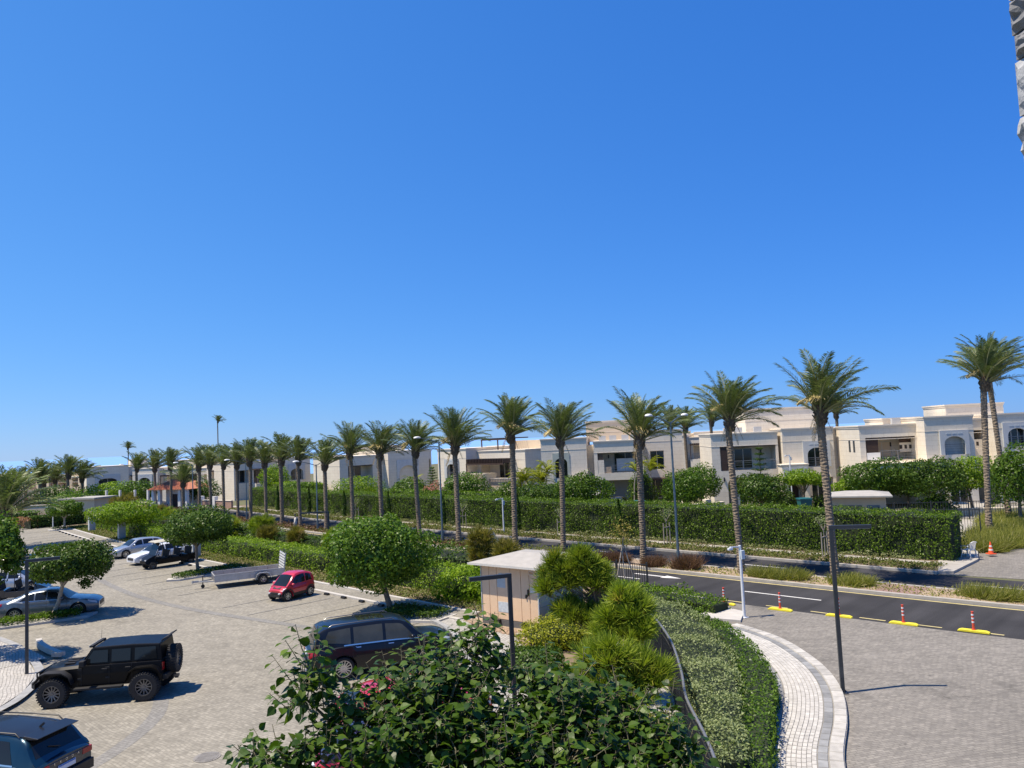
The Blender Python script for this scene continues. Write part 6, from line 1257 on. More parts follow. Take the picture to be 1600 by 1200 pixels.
def car(name, label, loc, heading, P, scale=.93, group=None, cat='car'):
    t = thing(name, label, cat, (*loc, .006), heading, group); t.scale = (scale,)*3
    L, W, H, wb, r, gc = P['L'], P['W'], P['H'], P['wb'], P['r'], P['gc']; hw = W/2; xr, xf = P['xr'], P['xr']+L
    pm = P['paint']; ra = r+P.get('archgap', .055)
    deck, wid, bot = P['deck'], P['wid'], P['bot']
    def zbot(x):
        z = lerp_list(bot, x)
        for xw in (-wb/2, wb/2):
            d = abs(x-xw)
            if d < ra: z = max(z, r+math.sqrt(ra*ra-d*d)-.005)
        return z
    def sec(x):
        zs = sm_list(deck, x); w = sm_list(wid, x)*hw; zb = zbot(x); h = max(.02, zs-zb); base = lerp_list(bot, x); hb = max(.05, zs-base)
        def wy(z):
            u = min(1, max(0, (z-base)/hb)); return w*(.955+.045*math.sin(min(1, u*1.9)*math.pi/2)-.045*max(0, u-.55)/.45)
        zz = [zb, zb+.07*h, zb+.34*h, zb+.62*h, zb+.86*h]; pts = [(wy(zz[0])-.03, zz[0])]+[(wy(z), z) for z in zz[1:]]
        pts += [(wy(zs)-.045, zs-.012*1), (w*.80, zs+.012), (w*.42, zs+.035*P.get('crown', 1)), (0, zs+.045*P.get('crown', 1))]; return pts
    xs = set(np.linspace(xr, xf, 40).round(4)); 
    for xw in (-wb/2, wb/2):
        for i in range(17): xs.add(round(xw-ra*math.cos(math.pi*i/16), 4))
        xs.add(round(xw-ra-.004, 4)); xs.add(round(xw+ra+.004, 4))
    xs = sorted(x for x in xs if xr <= x <= xf); rings = []
    for x in xs: p = sec(x); rings.append([(x, y, z) for y, z in p]+[(x, -y, z) for y, z in p[-2::-1]])
    b = MB(); b.loft(rings); b.build('body', pm, t, 32)
    def S(x, v):
        p = sec(x); i = min(int(v), len(p)-2); f = v-i; return Vector((x, p[i][0]*(1-f)+p[i+1][0]*f, p[i][1]*(1-f)+p[i+1][1]*f))
    gx, roof, rw, bw = P['gx'], P['roof'], P['rw'], P.get('gbw', .93)
    def gsec(x):
        zs = sm_list(deck, x)-.01; zr = max(zs+.004, sm_list(roof, x)); wb_ = sm_list(wid, x)*hw*bw; wr = min(wb_, lerp_list(rw, x)*hw); k = min(1, (zr-zs)/.3)
        return [(wb_, zs-.02), (wb_*.52+wr*.48+.012*k, zs+(zr-zs)*.48), (wr+.02, zs+(zr-zs)*.86), (wr-.04, zr-.02*k), (wr*.6, zr+.012*k), (0, zr+.025*k)]
    gxs = np.linspace(gx[0], gx[-1], 46); rings = []
    for x in gxs: p = gsec(x); rings.append([(x, y, z) for y, z in p]+[(x, -y, z) for y, z in p[-2::-1]])
    b = MB(); b.loft(rings, closed=False, caps=True); b.build('roof', P.get('roofpaint', pm), t, 34)
    def G(x, v):
        p = gsec(x); i = min(int(v), len(p)-2); f = v-i; return Vector((x, p[i][0]*(1-f)+p[i+1][0]*f, p[i][1]*(1-f)+p[i+1][1]*f))
    def patch(F, quad, name, m, off=.007, nu=8, nv=5, sides=(1, -1), parent=None, thick=.0):
        """skin piece between four (x, v) corners"""
        objs = []
        for sd in sides:
            V = []; 
            for i in range(nu+1):
                for j in range(nv+1):
                    a, c = i/nu, j/nv; (x0,v0),(x1,v1),(x2,v2),(x3,v3) = quad; x = (x0*(1-a)+x1*a)*(1-c)+(x3*(1-a)+x2*a)*c; v = (v0*(1-a)+v1*a)*(1-c)+(v3*(1-a)+v2*a)*c
                    p = F(x, v); du = F(x+.01, v)-F(x-.01, v); dv = F(x, min(v+.02, 4.99 if F is G else 7.99))-F(x, max(0, v-.02)); nn = du.cross(dv); nn = nn.normalized() if nn.length > 1e-9 else Vector((0,1,0))
                    if nn.y*1+nn.z*.5 < 0: nn = -nn
                    p = p+nn*off; V.append((p.x, p.y*sd, p.z))
            Fc = [(i*(nv+1)+j, (i+1)*(nv+1)+j, (i+1)*(nv+1)+j+1, i*(nv+1)+j+1) for i in range(nu) for j in range(nv)]
            b = MB(); b.add(V, Fc); objs.append(b.build(name, m, parent or t, 60))
        return objs
    for q in P['windows']: patch(G, q, 'side_window', P.get('glass', CGLASS), .006)
    if P.get('wtrim'):
        x0, x1 = P['wtrim']; patch(G, [(x0,.02),(x1,.02),(x1,.14),(x0,.14)], 'window_trim', CHROME, .012, 20, 1)
    a, c = P['wscreen']
    b = MB(); 
    def span(a, c, v0, name, nu=7, nv=9, off=.007, m=CGLASS):
        V = []
        for i in range(nu+1):
            x = a+(c-a)*i/nu
            for j in range(-nv, nv+1):
                v = 5-(5-v0)*abs(j)/nv; p = G(x, min(v, 4.999)); d = G(x+.01, 4.9)-G(x-.01, 4.9); n_ = Vector((-d.z, 0, d.x)).normalized(); n_ = n_ if n_.z > 0 else -n_; p = p+n_*off; V.append((p.x, p.y*(1 if j >= 0 else -1), p.z))
        k = 2*nv+1; Fc = [(i*k+j, (i+1)*k+j, (i+1)*k+j+1, i*k+j+1) for i in range(nu) for j in range(k-1)]; b = MB(); b.add(V, Fc); return b.build(name, m, t, 60)
    span(a, c, 3.15, 'windscreen'); a, c = P['rscreen']; span(a, c, 3.2, 'rear_window')
    if 'sunroof' in P: a, c = P['sunroof']; span(a, c, 3.9, 'sunroof', off=.004)
    # seams, handles, mirrors
    for x in P.get('seams', ()): patch(S, [(x-.006,1.0),(x+.006,1.0),(x+.006,4.9),(x-.006,4.9)], 'door_seam', TRIM, .002, 1, 10)
    for x in P.get('handles', ()): patch(S, [(x-.1,4.05),(x+.1,4.05),(x+.1,4.3),(x-.1,4.3)], 'door_handle', P.get('handlem', pm), .03, 4, 2)
    if 'mirror' in P:
        x = P['mirror']; p = G(x, .25)
        for sd in (1, -1):
            b = MB(); b.M = Matrix.Translation((x, sd*(p.y+.14), p.z+.06)) @ Matrix.Diagonal((.09,.11,.075,1)); b.loft([[(math.sin(e), math.cos(e)*math.cos(a_), math.cos(e)*math.sin(a_)) for a_ in [6.283*i/10 for i in range(10)]] for e in (-1.3,-.7,0,.7,1.3)]); b.build('mirror', P.get('mirrorm', pm), t, 60)
    if P.get('cladding'):
        for a_, c_ in ((xr+.12, -wb/2-ra-.05), (-wb/2+ra+.05, wb/2-ra-.05), (wb/2+ra+.05, xf-.15)): patch(S, [(a_,.05),(c_,.05),(c_,1.9),(a_,1.9)], 'sill_cladding', TRIM, .009, 12, 3)
        for xw in (-wb/2, wb/2):
            for sd in (1,-1):
                V = []; 
                for i in range(17):
                    an = math.pi*i/16
                    for rr in (ra, ra+.075): x = xw-rr*math.cos(an); z = r+rr*math.sin(an); w_ = sm_list(wid, x)*hw; V.append((x, sd*(w_+.012), z))
                b = MB(); b.add(V, [(2*i,2*i+1,2*i+3,2*i+2) for i in range(16)]); b.build('arch_cladding', TRIM, t)
    for q in P.get('headl', ()): patch(S, q, 'headlight', HEADL, .01, 5, 3)
    for q in P.get('taill', ()): patch(S, q, 'tail_light', TAILL, .012, 5, 3)
    for nm, x0, x1, y, z0, z1, m in P.get('ends', ()):   # pieces on the front and back faces
        b = MB(); b.box(x0, x1, -y, y, z0, z1); b.build(nm, m, t, bevel=.012)
    for nm, x0, x1, y0, y1, z0, z1, m in P.get('pairs', ()):
        for sd in (1,-1): b = MB(); b.box(x0, x1, min(sd*y0, sd*y1), max(sd*y0, sd*y1), z0, z1); b.build(nm, m, t, bevel=.008)
    b = MB(); b.box(xr+.25, xf-.25, -hw+.28, hw-.28, gc+.02, gc+.3); b.build('underbody', TRIM, t)
    tw_ = P.get('tw', .225)
    for xw in (-wb/2, wb/2):
        for sd in (1,-1): add_wheel(t, xw, sd*(hw-tw_/2-.035), r, r, tw_, P.get('spokes', 10), P.get('wstyle', 'alloy'), P.get('rimf', .68))
    if P.get('rails'):
        a, c, y, z = P['rails']
        for sd in (1,-1): b = MB(); b.tube([(a, sd*y, sm_list(roof, a)-.0), (a+.12, sd*y, z), ((a+c)/2, sd*y, z+.01), (c-.12, sd*y, z), (c, sd*y, sm_list(roof, c)-.01)], .018, 6); b.build('roof_rail', P.get('railm', TRIM), t, 60)
    return t, S, G
def text_mesh(name, s, size, m, ext=.003):
    cu = bpy.data.curves.new(name, 'FONT'); cu.body = s; cu.size = size; cu.extrude = ext; cu.align_x = 'CENTER'; cu.align_y = 'CENTER'; o = bpy.data.objects.new(name, cu); COL.objects.link(o); bpy.context.view_layer.update()
    me = bpy.data.meshes.new_from_object(o.evaluated_get(bpy.context.evaluated_depsgraph_get())); bpy.data.objects.remove(o); me.materials.clear(); me.materials.append(m); return me
# teal estate car with black boot at the bottom left
TEAL = paint('teal_metallic', (.004,.028,.050), .5, .3); DARKROOF = M('navy_black_roof', (.008,.010,.016), .4, .02, 1., coat=.25, spec=.3)
suvP = dict(L=4.70, W=1.90, H=1.68, wb=2.79, r=.36, gc=.2, xr=-2.32, paint=TEAL, roofpaint=TEAL, cladding=True,
    deck=[(-2.32,.98),(-2.2,1.04),(-1.2,1.07),(0,1.05),(.95,1.03),(1.2,1.02),(2.0,.94),(2.25,.84),(2.38,.70)], wid=[(-2.32,.84),(-2.2,.93),(-1.6,1),(1.4,1),(2.0,.94),(2.25,.84),(2.38,.72)], bot=[(-2.32,.42),(-2.1,.27),(-1.8,.24),(1.9,.22),(2.38,.3)],
    gx=(-2.26,1.32), roof=[(-2.26,1.02),(-2.16,1.12),(-1.82,1.55),(-1.7,1.60),(-1.2,1.645),(-.3,1.67),(.3,1.645),(.62,1.56),(1.32,1.02)], rw=[(-2.26,.86),(-1.8,.70),(.4,.70),(1.32,.88)],
    windows=[[(-1.62,.18),(-1.0,.16),(-1.0,1.9),(-1.38,1.9)],[(-.93,.16),(-.08,.14),(-.08,1.92),(-.93,1.9)],[(0,.14),(.98,.12),(.52,1.85),(0,1.92)]], wtrim=(-1.65,1.0), wscreen=(.66,1.27), rscreen=(-2.12,-1.86), seams=(-1.06,-.03,.95), handles=(-.85,.18), mirror=.82, spokes=10, rimf=.7,
    headl=[[(1.98,4.0),(2.3,3.6),(2.3,4.6),(1.98,4.9)]], taill=[[(-2.31,3.3),(-1.85,3.75),(-1.78,4.6),(-2.31,4.6)]], rails=(-1.6,.45,.63,1.70),
    ends=[('bumper',-2.40,-2.20,.80,.42,.66,TRIM),('tailgate_panel',-2.335,-2.29,.52,.68,.97,paint('teal_dark_boot',(.010,.018,.034),.4,.25)),('diffuser',-2.41,-2.33,.55,.33,.43,ALLOYD),('grille',2.3,2.42,.5,.5,.75,TRIM)],
    pairs=[('tail_light',-2.345,-2.26,.50,.80,.82,.96,TAILL)])
t, S_, G_ = car('parked_car', 'teal blue estate car with black boot seen from behind at the bottom left corner', (-12.85,18.85), R(166), suvP, .95)
b = MB(); b.prism_y([(-2.12,1.60),(-1.7,1.648),(-1.66,1.60),(-1.86,1.56),(-2.10,1.575)], -.62, .62); b.build('rear_spoiler', DARKROOF, t, bevel=.01)
b = MB(); b.loft([[(x, y, sm_list(suvP['roof'], x)+.032-.03*abs(y/.58)**3) for y in np.linspace(-.58,.58,9)] for x in np.linspace(-1.68,.45,12)], closed=False, caps=False); b.build('roof_panel', DARKROOF, t, 60)
b = MB(); b.box(-2.362,-2.34,-.26,.26,.72,.85); o = b.build('number_plate', M('plate_white', (.62,.66,.72), .4, .05, 8), t)
b = MB(); b.box(-2.366,-2.3625,-.25,.25,.815,.845); b.build('plate_band', M('plate_blue', (.05,.14,.42), .5), o)
for i, ch in enumerate('SKODA'): o = link('letter', text_mesh('letter', ch, .085, CHROME), t, (-2.343, .36-.18*i, .925), (R(90), 0, R(-90)))
b = MB(); b.bar((-1.55,0,1.64),(-1.68,0,1.74),.03,.05); b.build('antenna', TRIM, t)
b = MB(); b.bar((-2.13,-.02,1.22),(-2.05,.25,1.30),.02); b.build('rear_wiper', TRIM, t)
# big dark SUV in the middle
NAVY = M('blue_black_paint', (.006,.007,.010), .32, .02, 1., metal=.1, coat=.35, spec=.35)
bigP = dict(L=5.33, W=2.03, H=1.93, wb=3.07, r=.41, gc=.23, xr=-2.72, paint=NAVY, archgap=.06,
    deck=[(-2.72,1.08),(-2.6,1.18),(-1.5,1.22),(.2,1.2),(1.25,1.17),(1.5,1.15),(2.2,1.11),(2.5,1.03),(2.61,.9)], wid=[(-2.72,.86),(-2.55,.95),(-1.6,1),(1.6,1),(2.3,.94),(2.55,.86),(2.61,.8)], bot=[(-2.72,.5),(-2.4,.36),(-2,.29),(2.1,.28),(2.61,.36)],
    gx=(-2.64,1.55), roof=[(-2.64,1.14),(-2.5,1.42),(-2.34,1.78),(-2.1,1.86),(-1.2,1.915),(-.2,1.92),(.5,1.87),(.78,1.78),(1.55,1.15)], rw=[(-2.64,.9),(-2.3,.76),(.5,.72),(1.55,.88)],
    windows=[[(-2.2,.62),(-1.25,.16),(-1.25,1.92),(-2.02,1.9)],[(-1.14,.16),(-.08,.14),(-.08,1.92),(-1.14,1.92)],[(.03,.14),(1.18,.12),(.66,1.85),(.03,1.92)]], wtrim=(-1.5,1.25), wscreen=(.84,1.5), rscreen=(-2.6,-2.38), sunroof=(-.9,.1), seams=(-1.2,-.03,1.12), handles=(-1.0,.2), handlem=CHROME, mirror=1.0, mirrorm=NAVY, spokes=14, rimf=.72, tw=.25, cladding=False,
    headl=[[(2.2,4.0),(2.52,3.6),(2.52,4.6),(2.2,4.9)]], taill=[[(-2.71,3.2),(-2.42,3.6),(-2.4,4.75),(-2.71,4.75)]], rails=(-2.0,.4,.68,1.935), railm=ALLOYD, glass=SUVGLASS,
    ends=[('bumper',-2.80,-2.6,.86,.48,.72,NAVY),('number_plate',-2.76,-2.72,.26,.86,.98,M('plate_white', (.62,.66,.72), .4)),('chrome_bar',-2.75,-2.7,.7,1.04,1.09,CHROME),('grille',2.54,2.64,.55,.6,1.0,TRIM)], pairs=[('tail_light',-2.745,-2.66,.55,.86,.92,1.1,TAILL),('exhaust',-2.84,-2.7,.5,.62,.4,.47,CHROME)])
a21 = R(21); car('parked_car', 'big glossy blue-black SUV with chrome window line behind the foreground tree', (-5.02,27.55), a21, bigP)
t = bpy.context.scene.objects[-1] if False else None
# sedan under the flat topped tree
SILV = paint('blue_silver_metallic', (.13,.15,.175), .55, .32)
sedP = dict(L=4.94, W=1.87, H=1.47, wb=2.97, r=.34, gc=.16, xr=-2.48, paint=SILV, gbw=.92,
    deck=[(-2.48,.86),(-2.36,.98),(-1.7,1.01),(-1,.99),(.7,.95),(1.0,.945),(1.9,.84),(2.25,.76),(2.46,.62)], wid=[(-2.48,.8),(-2.3,.92),(-1.6,1),(1.4,1),(2.1,.94),(2.35,.84),(2.46,.74)], bot=[(-2.48,.4),(-2.2,.24),(-1.9,.2),(2,.19),(2.46,.26)],
    gx=(-1.95,1.12), roof=[(-1.95,.99),(-1.55,1.13),(-1.0,1.35),(-.6,1.43),(0,1.46),(.35,1.42),(.5,1.36),(1.12,.95)], rw=[(-1.95,.8),(-.8,.66),(.3,.66),(1.12,.86)],
    windows=[[(-1.30,.2),(-.62,.16),(-.62,1.9),(-.95,1.8)],[(-.55,.16),(-.05,.14),(-.05,1.92),(-.55,1.9)],[(.02,.14),(.86,.12),(.42,1.8),(.02,1.92)]], wtrim=(-1.35,.9), wscreen=(.52,1.07), rscreen=(-1.8,-.98), seams=(-.8,-.01,.95), handles=(-.66,.16), mirror=.72, spokes=10, rimf=.72,
    headl=[[(1.95,3.9),(2.36,3.4),(2.36,4.5),(1.95,4.8)]], taill=[[(-2.47,3.2),(-2.1,3.7),(-2.05,4.7),(-2.47,4.7)]], ends=[('bumper',-2.54,-2.4,.74,.36,.52,SILV),('number_plate',-2.545,-2.5,.26,.62,.74,M('plate_white', (.62,.66,.72), .4)),('grille',2.38,2.48,.4,.42,.62,TRIM)], pairs=[('tail_light',-2.50,-2.42,.42,.78,.74,.86,TAILL)])
car('parked_car', 'blue-silver saloon parked behind the flat topped tree', (-23.6,39.15), R(17), sedP)
# hatchbacks
def hatch(pm, **k):
    P = dict(L=4.42, W=1.80, H=1.45, wb=2.73, r=.32, gc=.15, xr=-2.14, paint=pm, gbw=.92,
    deck=[(-2.14,.9),(-2.0,.98),(-1.2,.99),(.7,.93),(1.0,.92),(1.8,.82),(2.1,.73),(2.28,.6)], wid=[(-2.14,.84),(-1.95,.94),(-1.4,1),(1.3,1),(1.95,.94),(2.18,.84),(2.28,.74)], bot=[(-2.14,.36),(-1.9,.22),(1.9,.18),(2.28,.26)],
    gx=(-2.05,1.12), roof=[(-2.05,.98),(-1.85,1.15),(-1.55,1.32),(-1.1,1.40),(-.3,1.44),(.2,1.42),(.42,1.36),(1.12,.92)], rw=[(-2.05,.82),(-1.5,.68),(.2,.66),(1.12,.86)],
    windows=[[(-1.55,.4),(-.95,.16),(-.95,1.9),(-1.35,1.7)],[(-.88,.16),(-.08,.14),(-.08,1.92),(-.88,1.9)],[(0,.14),(.86,.12),(.38,1.8),(0,1.92)]], wscreen=(.46,1.07), rscreen=(-1.95,-1.55), seams=(-.9,-.03,.9), handles=(-.72,.16), mirror=.7, spokes=8, rimf=.7,
    headl=[[(1.72,3.9),(2.2,3.3),(2.2,4.5),(1.72,4.8)]], taill=[[(-2.13,3.4),(-1.85,3.8),(-1.85,4.7),(-2.13,4.7)]], ends=[('bumper',-2.2,-2.0,.7,.36,.55,TRIM),('number_plate',-2.205,-2.16,.26,.66,.78,M('plate_white', (.62,.66,.72), .4)),('grille',2.2,2.31,.42,.40,.58,TRIM)], pairs=[('tail_light',-2.18,-2.08,.45,.76,.78,.9,TAILL)])
    P.update(k); return P
NH = R(225)
car('parked_car', 'white hatchback with a black grille parked beside the golf buggy', (-26.35,56.95), NH+R(6), hatch(paint('white_car_paint', (.68,.69,.70), 0., .3), wtrim=(-1.6,.9)))
car('parked_car', 'silver grey family car parked left of the white hatchback', (-29.85,60.9), NH+R(4), hatch(paint('silver_car_paint', (.42,.44,.46), .6, .3), L=4.5, wtrim=(-1.6,.9)))
RED = paint('bright_red_paint', (.50,.02,.04), .05, .28)
car('parked_car', 'red hatchback half hidden under the foreground tree, nearer the big SUV', (-3.15,21.75), a21, hatch(paint('warm_red_paint', (.46,.014,.022), .05, .28)))
car('parked_car', 'dark red car mostly hidden under the foreground tree at the bottom edge', (-3.0,18.65), a21, hatch(paint('dark_red_paint', (.30,.015,.035), .1, .28), roofpaint=M('dark_plum_roof', (.03,.012,.03), .3, coat=.8)))
# the cars tucked away at the left edge
car('parked_car', 'dark blue hatchback at the back of the left hand row', (-31.6,50.2), R(17), hatch(paint('dark_blue_paint', (.012,.022,.055), .4, .28)))
car('parked_car', 'pale silver car between the dark blue hatchback and the white roofed cart', (-30.5,46.7), R(17), hatch(paint('pale_silver_paint', (.50,.52,.54), .5, .3)))
car('parked_car', 'black car behind the pale silver one in the left hand row', (-33.8,53.6), R(17), hatch(paint('black_paint', (.010,.010,.012), .1, .25)))
car('parked_car', 'black car under the carport of the beige villa', (10.2,79.2), R(250), hatch(paint('black_paint_far', (.012,.012,.013), .1, .25)))
# little red two seater
micP = dict(L=2.55, W=1.50, H=1.55, wb=1.72, r=.29, gc=.16, xr=-1.25, paint=RED, gbw=.95, cladding=True,
    deck=[(-1.25,.80),(-1.15,.90),(-.6,.93),(.3,.90),(.75,.86),(1.05,.76),(1.22,.62),(1.30,.5)], wid=[(-1.25,.84),(-1.1,.95),(-.7,1),(.6,1),(1.0,.92),(1.2,.8),(1.3,.66)], bot=[(-1.25,.34),(-1.0,.22),(1.0,.2),(1.3,.26)],
    gx=(-1.23,.98), roof=[(-1.23,.86),(-1.12,1.25),(-1.0,1.42),(-.6,1.53),(-.15,1.55),(.15,1.50),(.3,1.42),(.98,.82)], rw=[(-1.23,.88),(-.9,.78),(.1,.74),(.98,.88)],
    windows=[[(-.98,.35),(-.5,.2),(-.5,1.85),(-.86,1.75)],[(-.42,.2),(.72,.16),(.22,1.8),(-.42,1.88)]], wscreen=(.34,.93), rscreen=(-1.18,-1.03), seams=(-.46,.72), handles=(-.3,), mirror=.6, mirrorm=RED, spokes=7, rimf=.66, tw=.17,
    headl=[[(.95,3.9),(1.2,3.5),(1.18,4.7),(.92,4.9)]], taill=[[(-1.24,3.2),(-1.05,3.6),(-1.05,4.8),(-1.24,4.8)]], ends=[('bumper',1.2,1.34,.5,.27,.42,TRIM),('grille',1.24,1.325,.3,.44,.54,TRIM)], pairs=[('fog_lamp',1.22,1.33,.36,.5,.44,.52,HEADL)])
t, S_, G_ = car('microcar', 'small red two seater car with tinted windows beside the trailer', (-12.05,40.95), NH+R(12), micP, .87)
b = MB(); b.add([(1.02,-.35,.815),(1.16,-.3,.73),(1.16,.3,.73),(1.02,.35,.815)], [(0,1,2,3)]); b.build('bonnet_vent', TRIM, t)
# ------------------------------------------------------------------ black off-road car
t = thing('off_road_car', 'black boxy off-road car on huge mud tyres with a rear spare wheel', 'car', (-13.62,25.75,.006), R(187)); t.scale = (.93,)*3
JB = M('satin_black_paint', (.004,.004,.0045), .42, .05, 2, coat=.08, spec=.16); JP = M('rough_black_plastic', (.008,.008,.009), .75, .1, 8)
b = MB(); b.loft([[(x,-w_,zb),(x,w_,zb),(x,w_+.01,zm),(x,w_-.02,zt),(x,-w_+.02,zt),(x,-w_-.01,zm)] for x, w_, zb, zm, zt in ((-2.02,.78,.62,1.0,1.27),(-1.9,.80,.60,1.0,1.29),(.62,.80,.60,1.0,1.29),(.72,.79,.60,1.0,1.29))]); b.build('body', JB, t, bevel=.03)
b = MB(); b.loft([[(x,-w_,.72),(x,w_,.72),(x,w_,zt-.08),(x,w_-.10,zt),(x,0,zt+.03),(x,-w_+.10,zt),(x,-w_,zt-.08)] for x, w_, zt in ((.70,.76,1.29),(1.3,.70,1.25),(1.85,.62,1.19),(2.0,.58,1.10))]); b.build('bonnet', JB, t, 30)
b = MB()
for y in (-.3,0,.3): b.box(1.0,1.35,y-.07,y+.07,1.285-.0,1.31)
b.build('bonnet_louvre', JP, t)
b = MB(); b.box(1.98,2.06,-.60,.60,.72,1.16); g1 = b.build('grille', JB, t, bevel=.03)
for k in range(7): y = -.27+.09*k; b = MB(); b.box(2.055,2.075,y-.026,y+.026,.78,1.08); b.build('grille_slot', TRIM, g1)
for y in (-.43,.43): b = MB(); b.M = Matrix.Translation((2.06,y,.98)) @ Matrix.Rotation(R(90),4,'Z'); b.lathe([(0,-.03),(.09,-.025),(.10,.0)], 18); b.build('headlight', HEADL, t)
# hardtop and windows, leaning screen
top = [(-1.98,.735,1.29),(-1.93,.66,1.86),(.28,.66,1.86),(.66,.74,1.29)]
b = MB(); b.loft([[(-2.0,-.76,1.27),(-2.0,.76,1.27),(-1.94,.69,1.84),(-1.94,-.69,1.84)],[(-1.0,-.76,1.27),(-1.0,.76,1.27),(-1.0,.69,1.88),(-1.0,-.69,1.88)],[(.22,-.76,1.27),(.22,.76,1.27),(.22,.68,1.86),(.22,-.68,1.86)],[(.64,-.76,1.27),(.64,.76,1.27),(.30,.67,1.82),(.30,-.67,1.82)]]); b.build('hardtop', JB, t, bevel=.04)
b = MB(); b.add([(.655,-.68,1.34),(.655,.68,1.34),(.345,.60,1.80),(.345,-.60,1.80)], [(0,1,2,3)]); b.build('windscreen', CGLASS, t)
for sd in (1,-1):
    for nm, q in (('side_window',[(-1.86,1.36),(-1.12,1.36),(-1.12,1.76),(-1.80,1.76)]),('side_window',[(-.98,1.36),(-.36,1.36),(-.36,1.76),(-.98,1.76)]),('side_window',[(-.24,1.36),(.50,1.36),(.24,1.76),(-.24,1.76)])):
        f = lambda z: .772-(z-1.27)*.123
        b = MB(); b.add([(x, sd*(f(z)+.006), z) for x, z in q], [(0,1,2,3)]); b.build(nm, CGLASS, t)
    b = MB(); f2 = .795
    for x in (-1.04,-.30,.60): b.box(x-.006,x+.006,sd*.812-.004,sd*.812+.004,.64,1.27)
    b.build('door_seam', TRIM, t)
    for x in (-.92,-.16): b = MB(); b.box(x-.09,x+.09,min(sd*.81,sd*.85),max(sd*.81,sd*.85),1.12,1.17); b.build('door_handle', JP, t, bevel=.01)
    for x in (-.30,.60):
        for z in (.86,1.18): b = MB(); b.box(x-.02,x+.12,min(sd*.80,sd*.828),max(sd*.80,sd*.828),z-.03,z+.03); b.build('hinge', JP, t)
    b = MB(); b.box(.42,.60,min(sd*.82,sd*1.04),max(sd*.82,sd*1.04),1.30,1.50); b.build('mirror', JP, t, bevel=.03)
    # broad flat wings
    for xw, s0 in ((1.48,1), (-1.48,-1)):
        pts = [(-.62,.78),(-.52,1.03),(-.30,1.17),(.22,1.19),(.42,1.12),(.60,.88)] if s0 > 0 else [(-.58,.86),(-.44,1.10),(-.22,1.18),(.30,1.16),(.5,1.04),(.62,.74)]
        b = MB(); b.loft([[(xw+x, sd*.70, z-.05),(xw+x, sd*.98, z-.07),(xw+x, sd*1.0, z-.02),(xw+x, sd*.70, z)] for x, z in pts]); b.build('wing', JB if s0 < 0 else JP, t, 40)
    b = MB(); b.box(-.78,.80,min(sd*.80,sd*1.0),max(sd*.80,sd*1.0),.52,.60); b.build('side_step', JP, t, bevel=.02)
    add_wheel(t, 1.48, sd*.86, .475, .475, .34, 12, 'mud', .58); add_wheel(t, -1.48, sd*.86, .475, .475, .34, 12, 'mud', .58)
    b = MB(); b.box(-2.05,-1.98,min(sd*.6,sd*.76),max(sd*.6,sd*.76),.95,1.2); b.build('tail_light', TAILL, t)
b = MB(); b.box(-1.95,1.9,-.5,.5,.5,.66); b.cyl((1.48,-.8,.475),(1.48,.8,.475),.07); b.cyl((-1.48,-.8,.475),(-1.48,.8,.475),.07); b.build('chassis', TRIM, t)
b = MB(); b.prism([(2.08,-.85),(2.3,-.6),(2.3,.6),(2.08,.85)], .62, .82); b.build('front_bumper', JP, t, bevel=.03); b = MB(); b.tube([(2.24,-.3,.8),(2.27,-.26,1.02),(2.27,.26,1.02),(2.24,.3,.8)], .03, 8); b.build('bull_bar', JP, t, 50)
b = MB(); b.box(-2.18,-2.02,-.78,.78,.62,.80); b.build('rear_bumper', JP, t, bevel=.03)
b = MB(); b.box(.30,.44,-.56,.56,1.825,1.90); b.box(.2,.36,-.5,-.44,1.80,1.85); b.box(.2,.36,.44,.5,1.80,1.85); b.build('light_bar', JP, t, bevel=.02)
for k in range(6): y = -.46+.184*k; b = MB(); b.box(.44,.452,y-.075,y+.075,1.835,1.89); b.build('lamp', HEADL, t)
b = MB(); b.bar((-1.9,-.4,1.86),(-2.05,-.4,1.96),.05); b.bar((-1.9,.4,1.86),(-2.05,.4,1.96),.05); b.prism_y([(-2.16,1.985),(-1.98,1.915),(-1.96,1.94),(-2.14,2.02)], -.5, .5); b.build('roof_spoiler', JP, t, bevel=.01)
w_ = add_wheel(t, -2.20, .0, 1.14, .475, .32, 12, 'mud', .58, 'spare_wheel', (0, 0, R(90)))
b = MB(); b.box(-2.1,-2.0,-.2,.2,1.0,1.3); b.build('spare_carrier', TRIM, t); b = MB(); b.cyl((-2.3,-.1,.46),(-2.18,-.1,.46),.05,n=10); b.box(-2.36,-2.18,-.05,.05,.5,.58); b.build('tow_hitch', ALLOYD, t)
b = MB(); b.cyl((.58,-.72,1.3),(.52,-.74,2.2),.008,.004,6); b.build('antenna', TRIM, t)
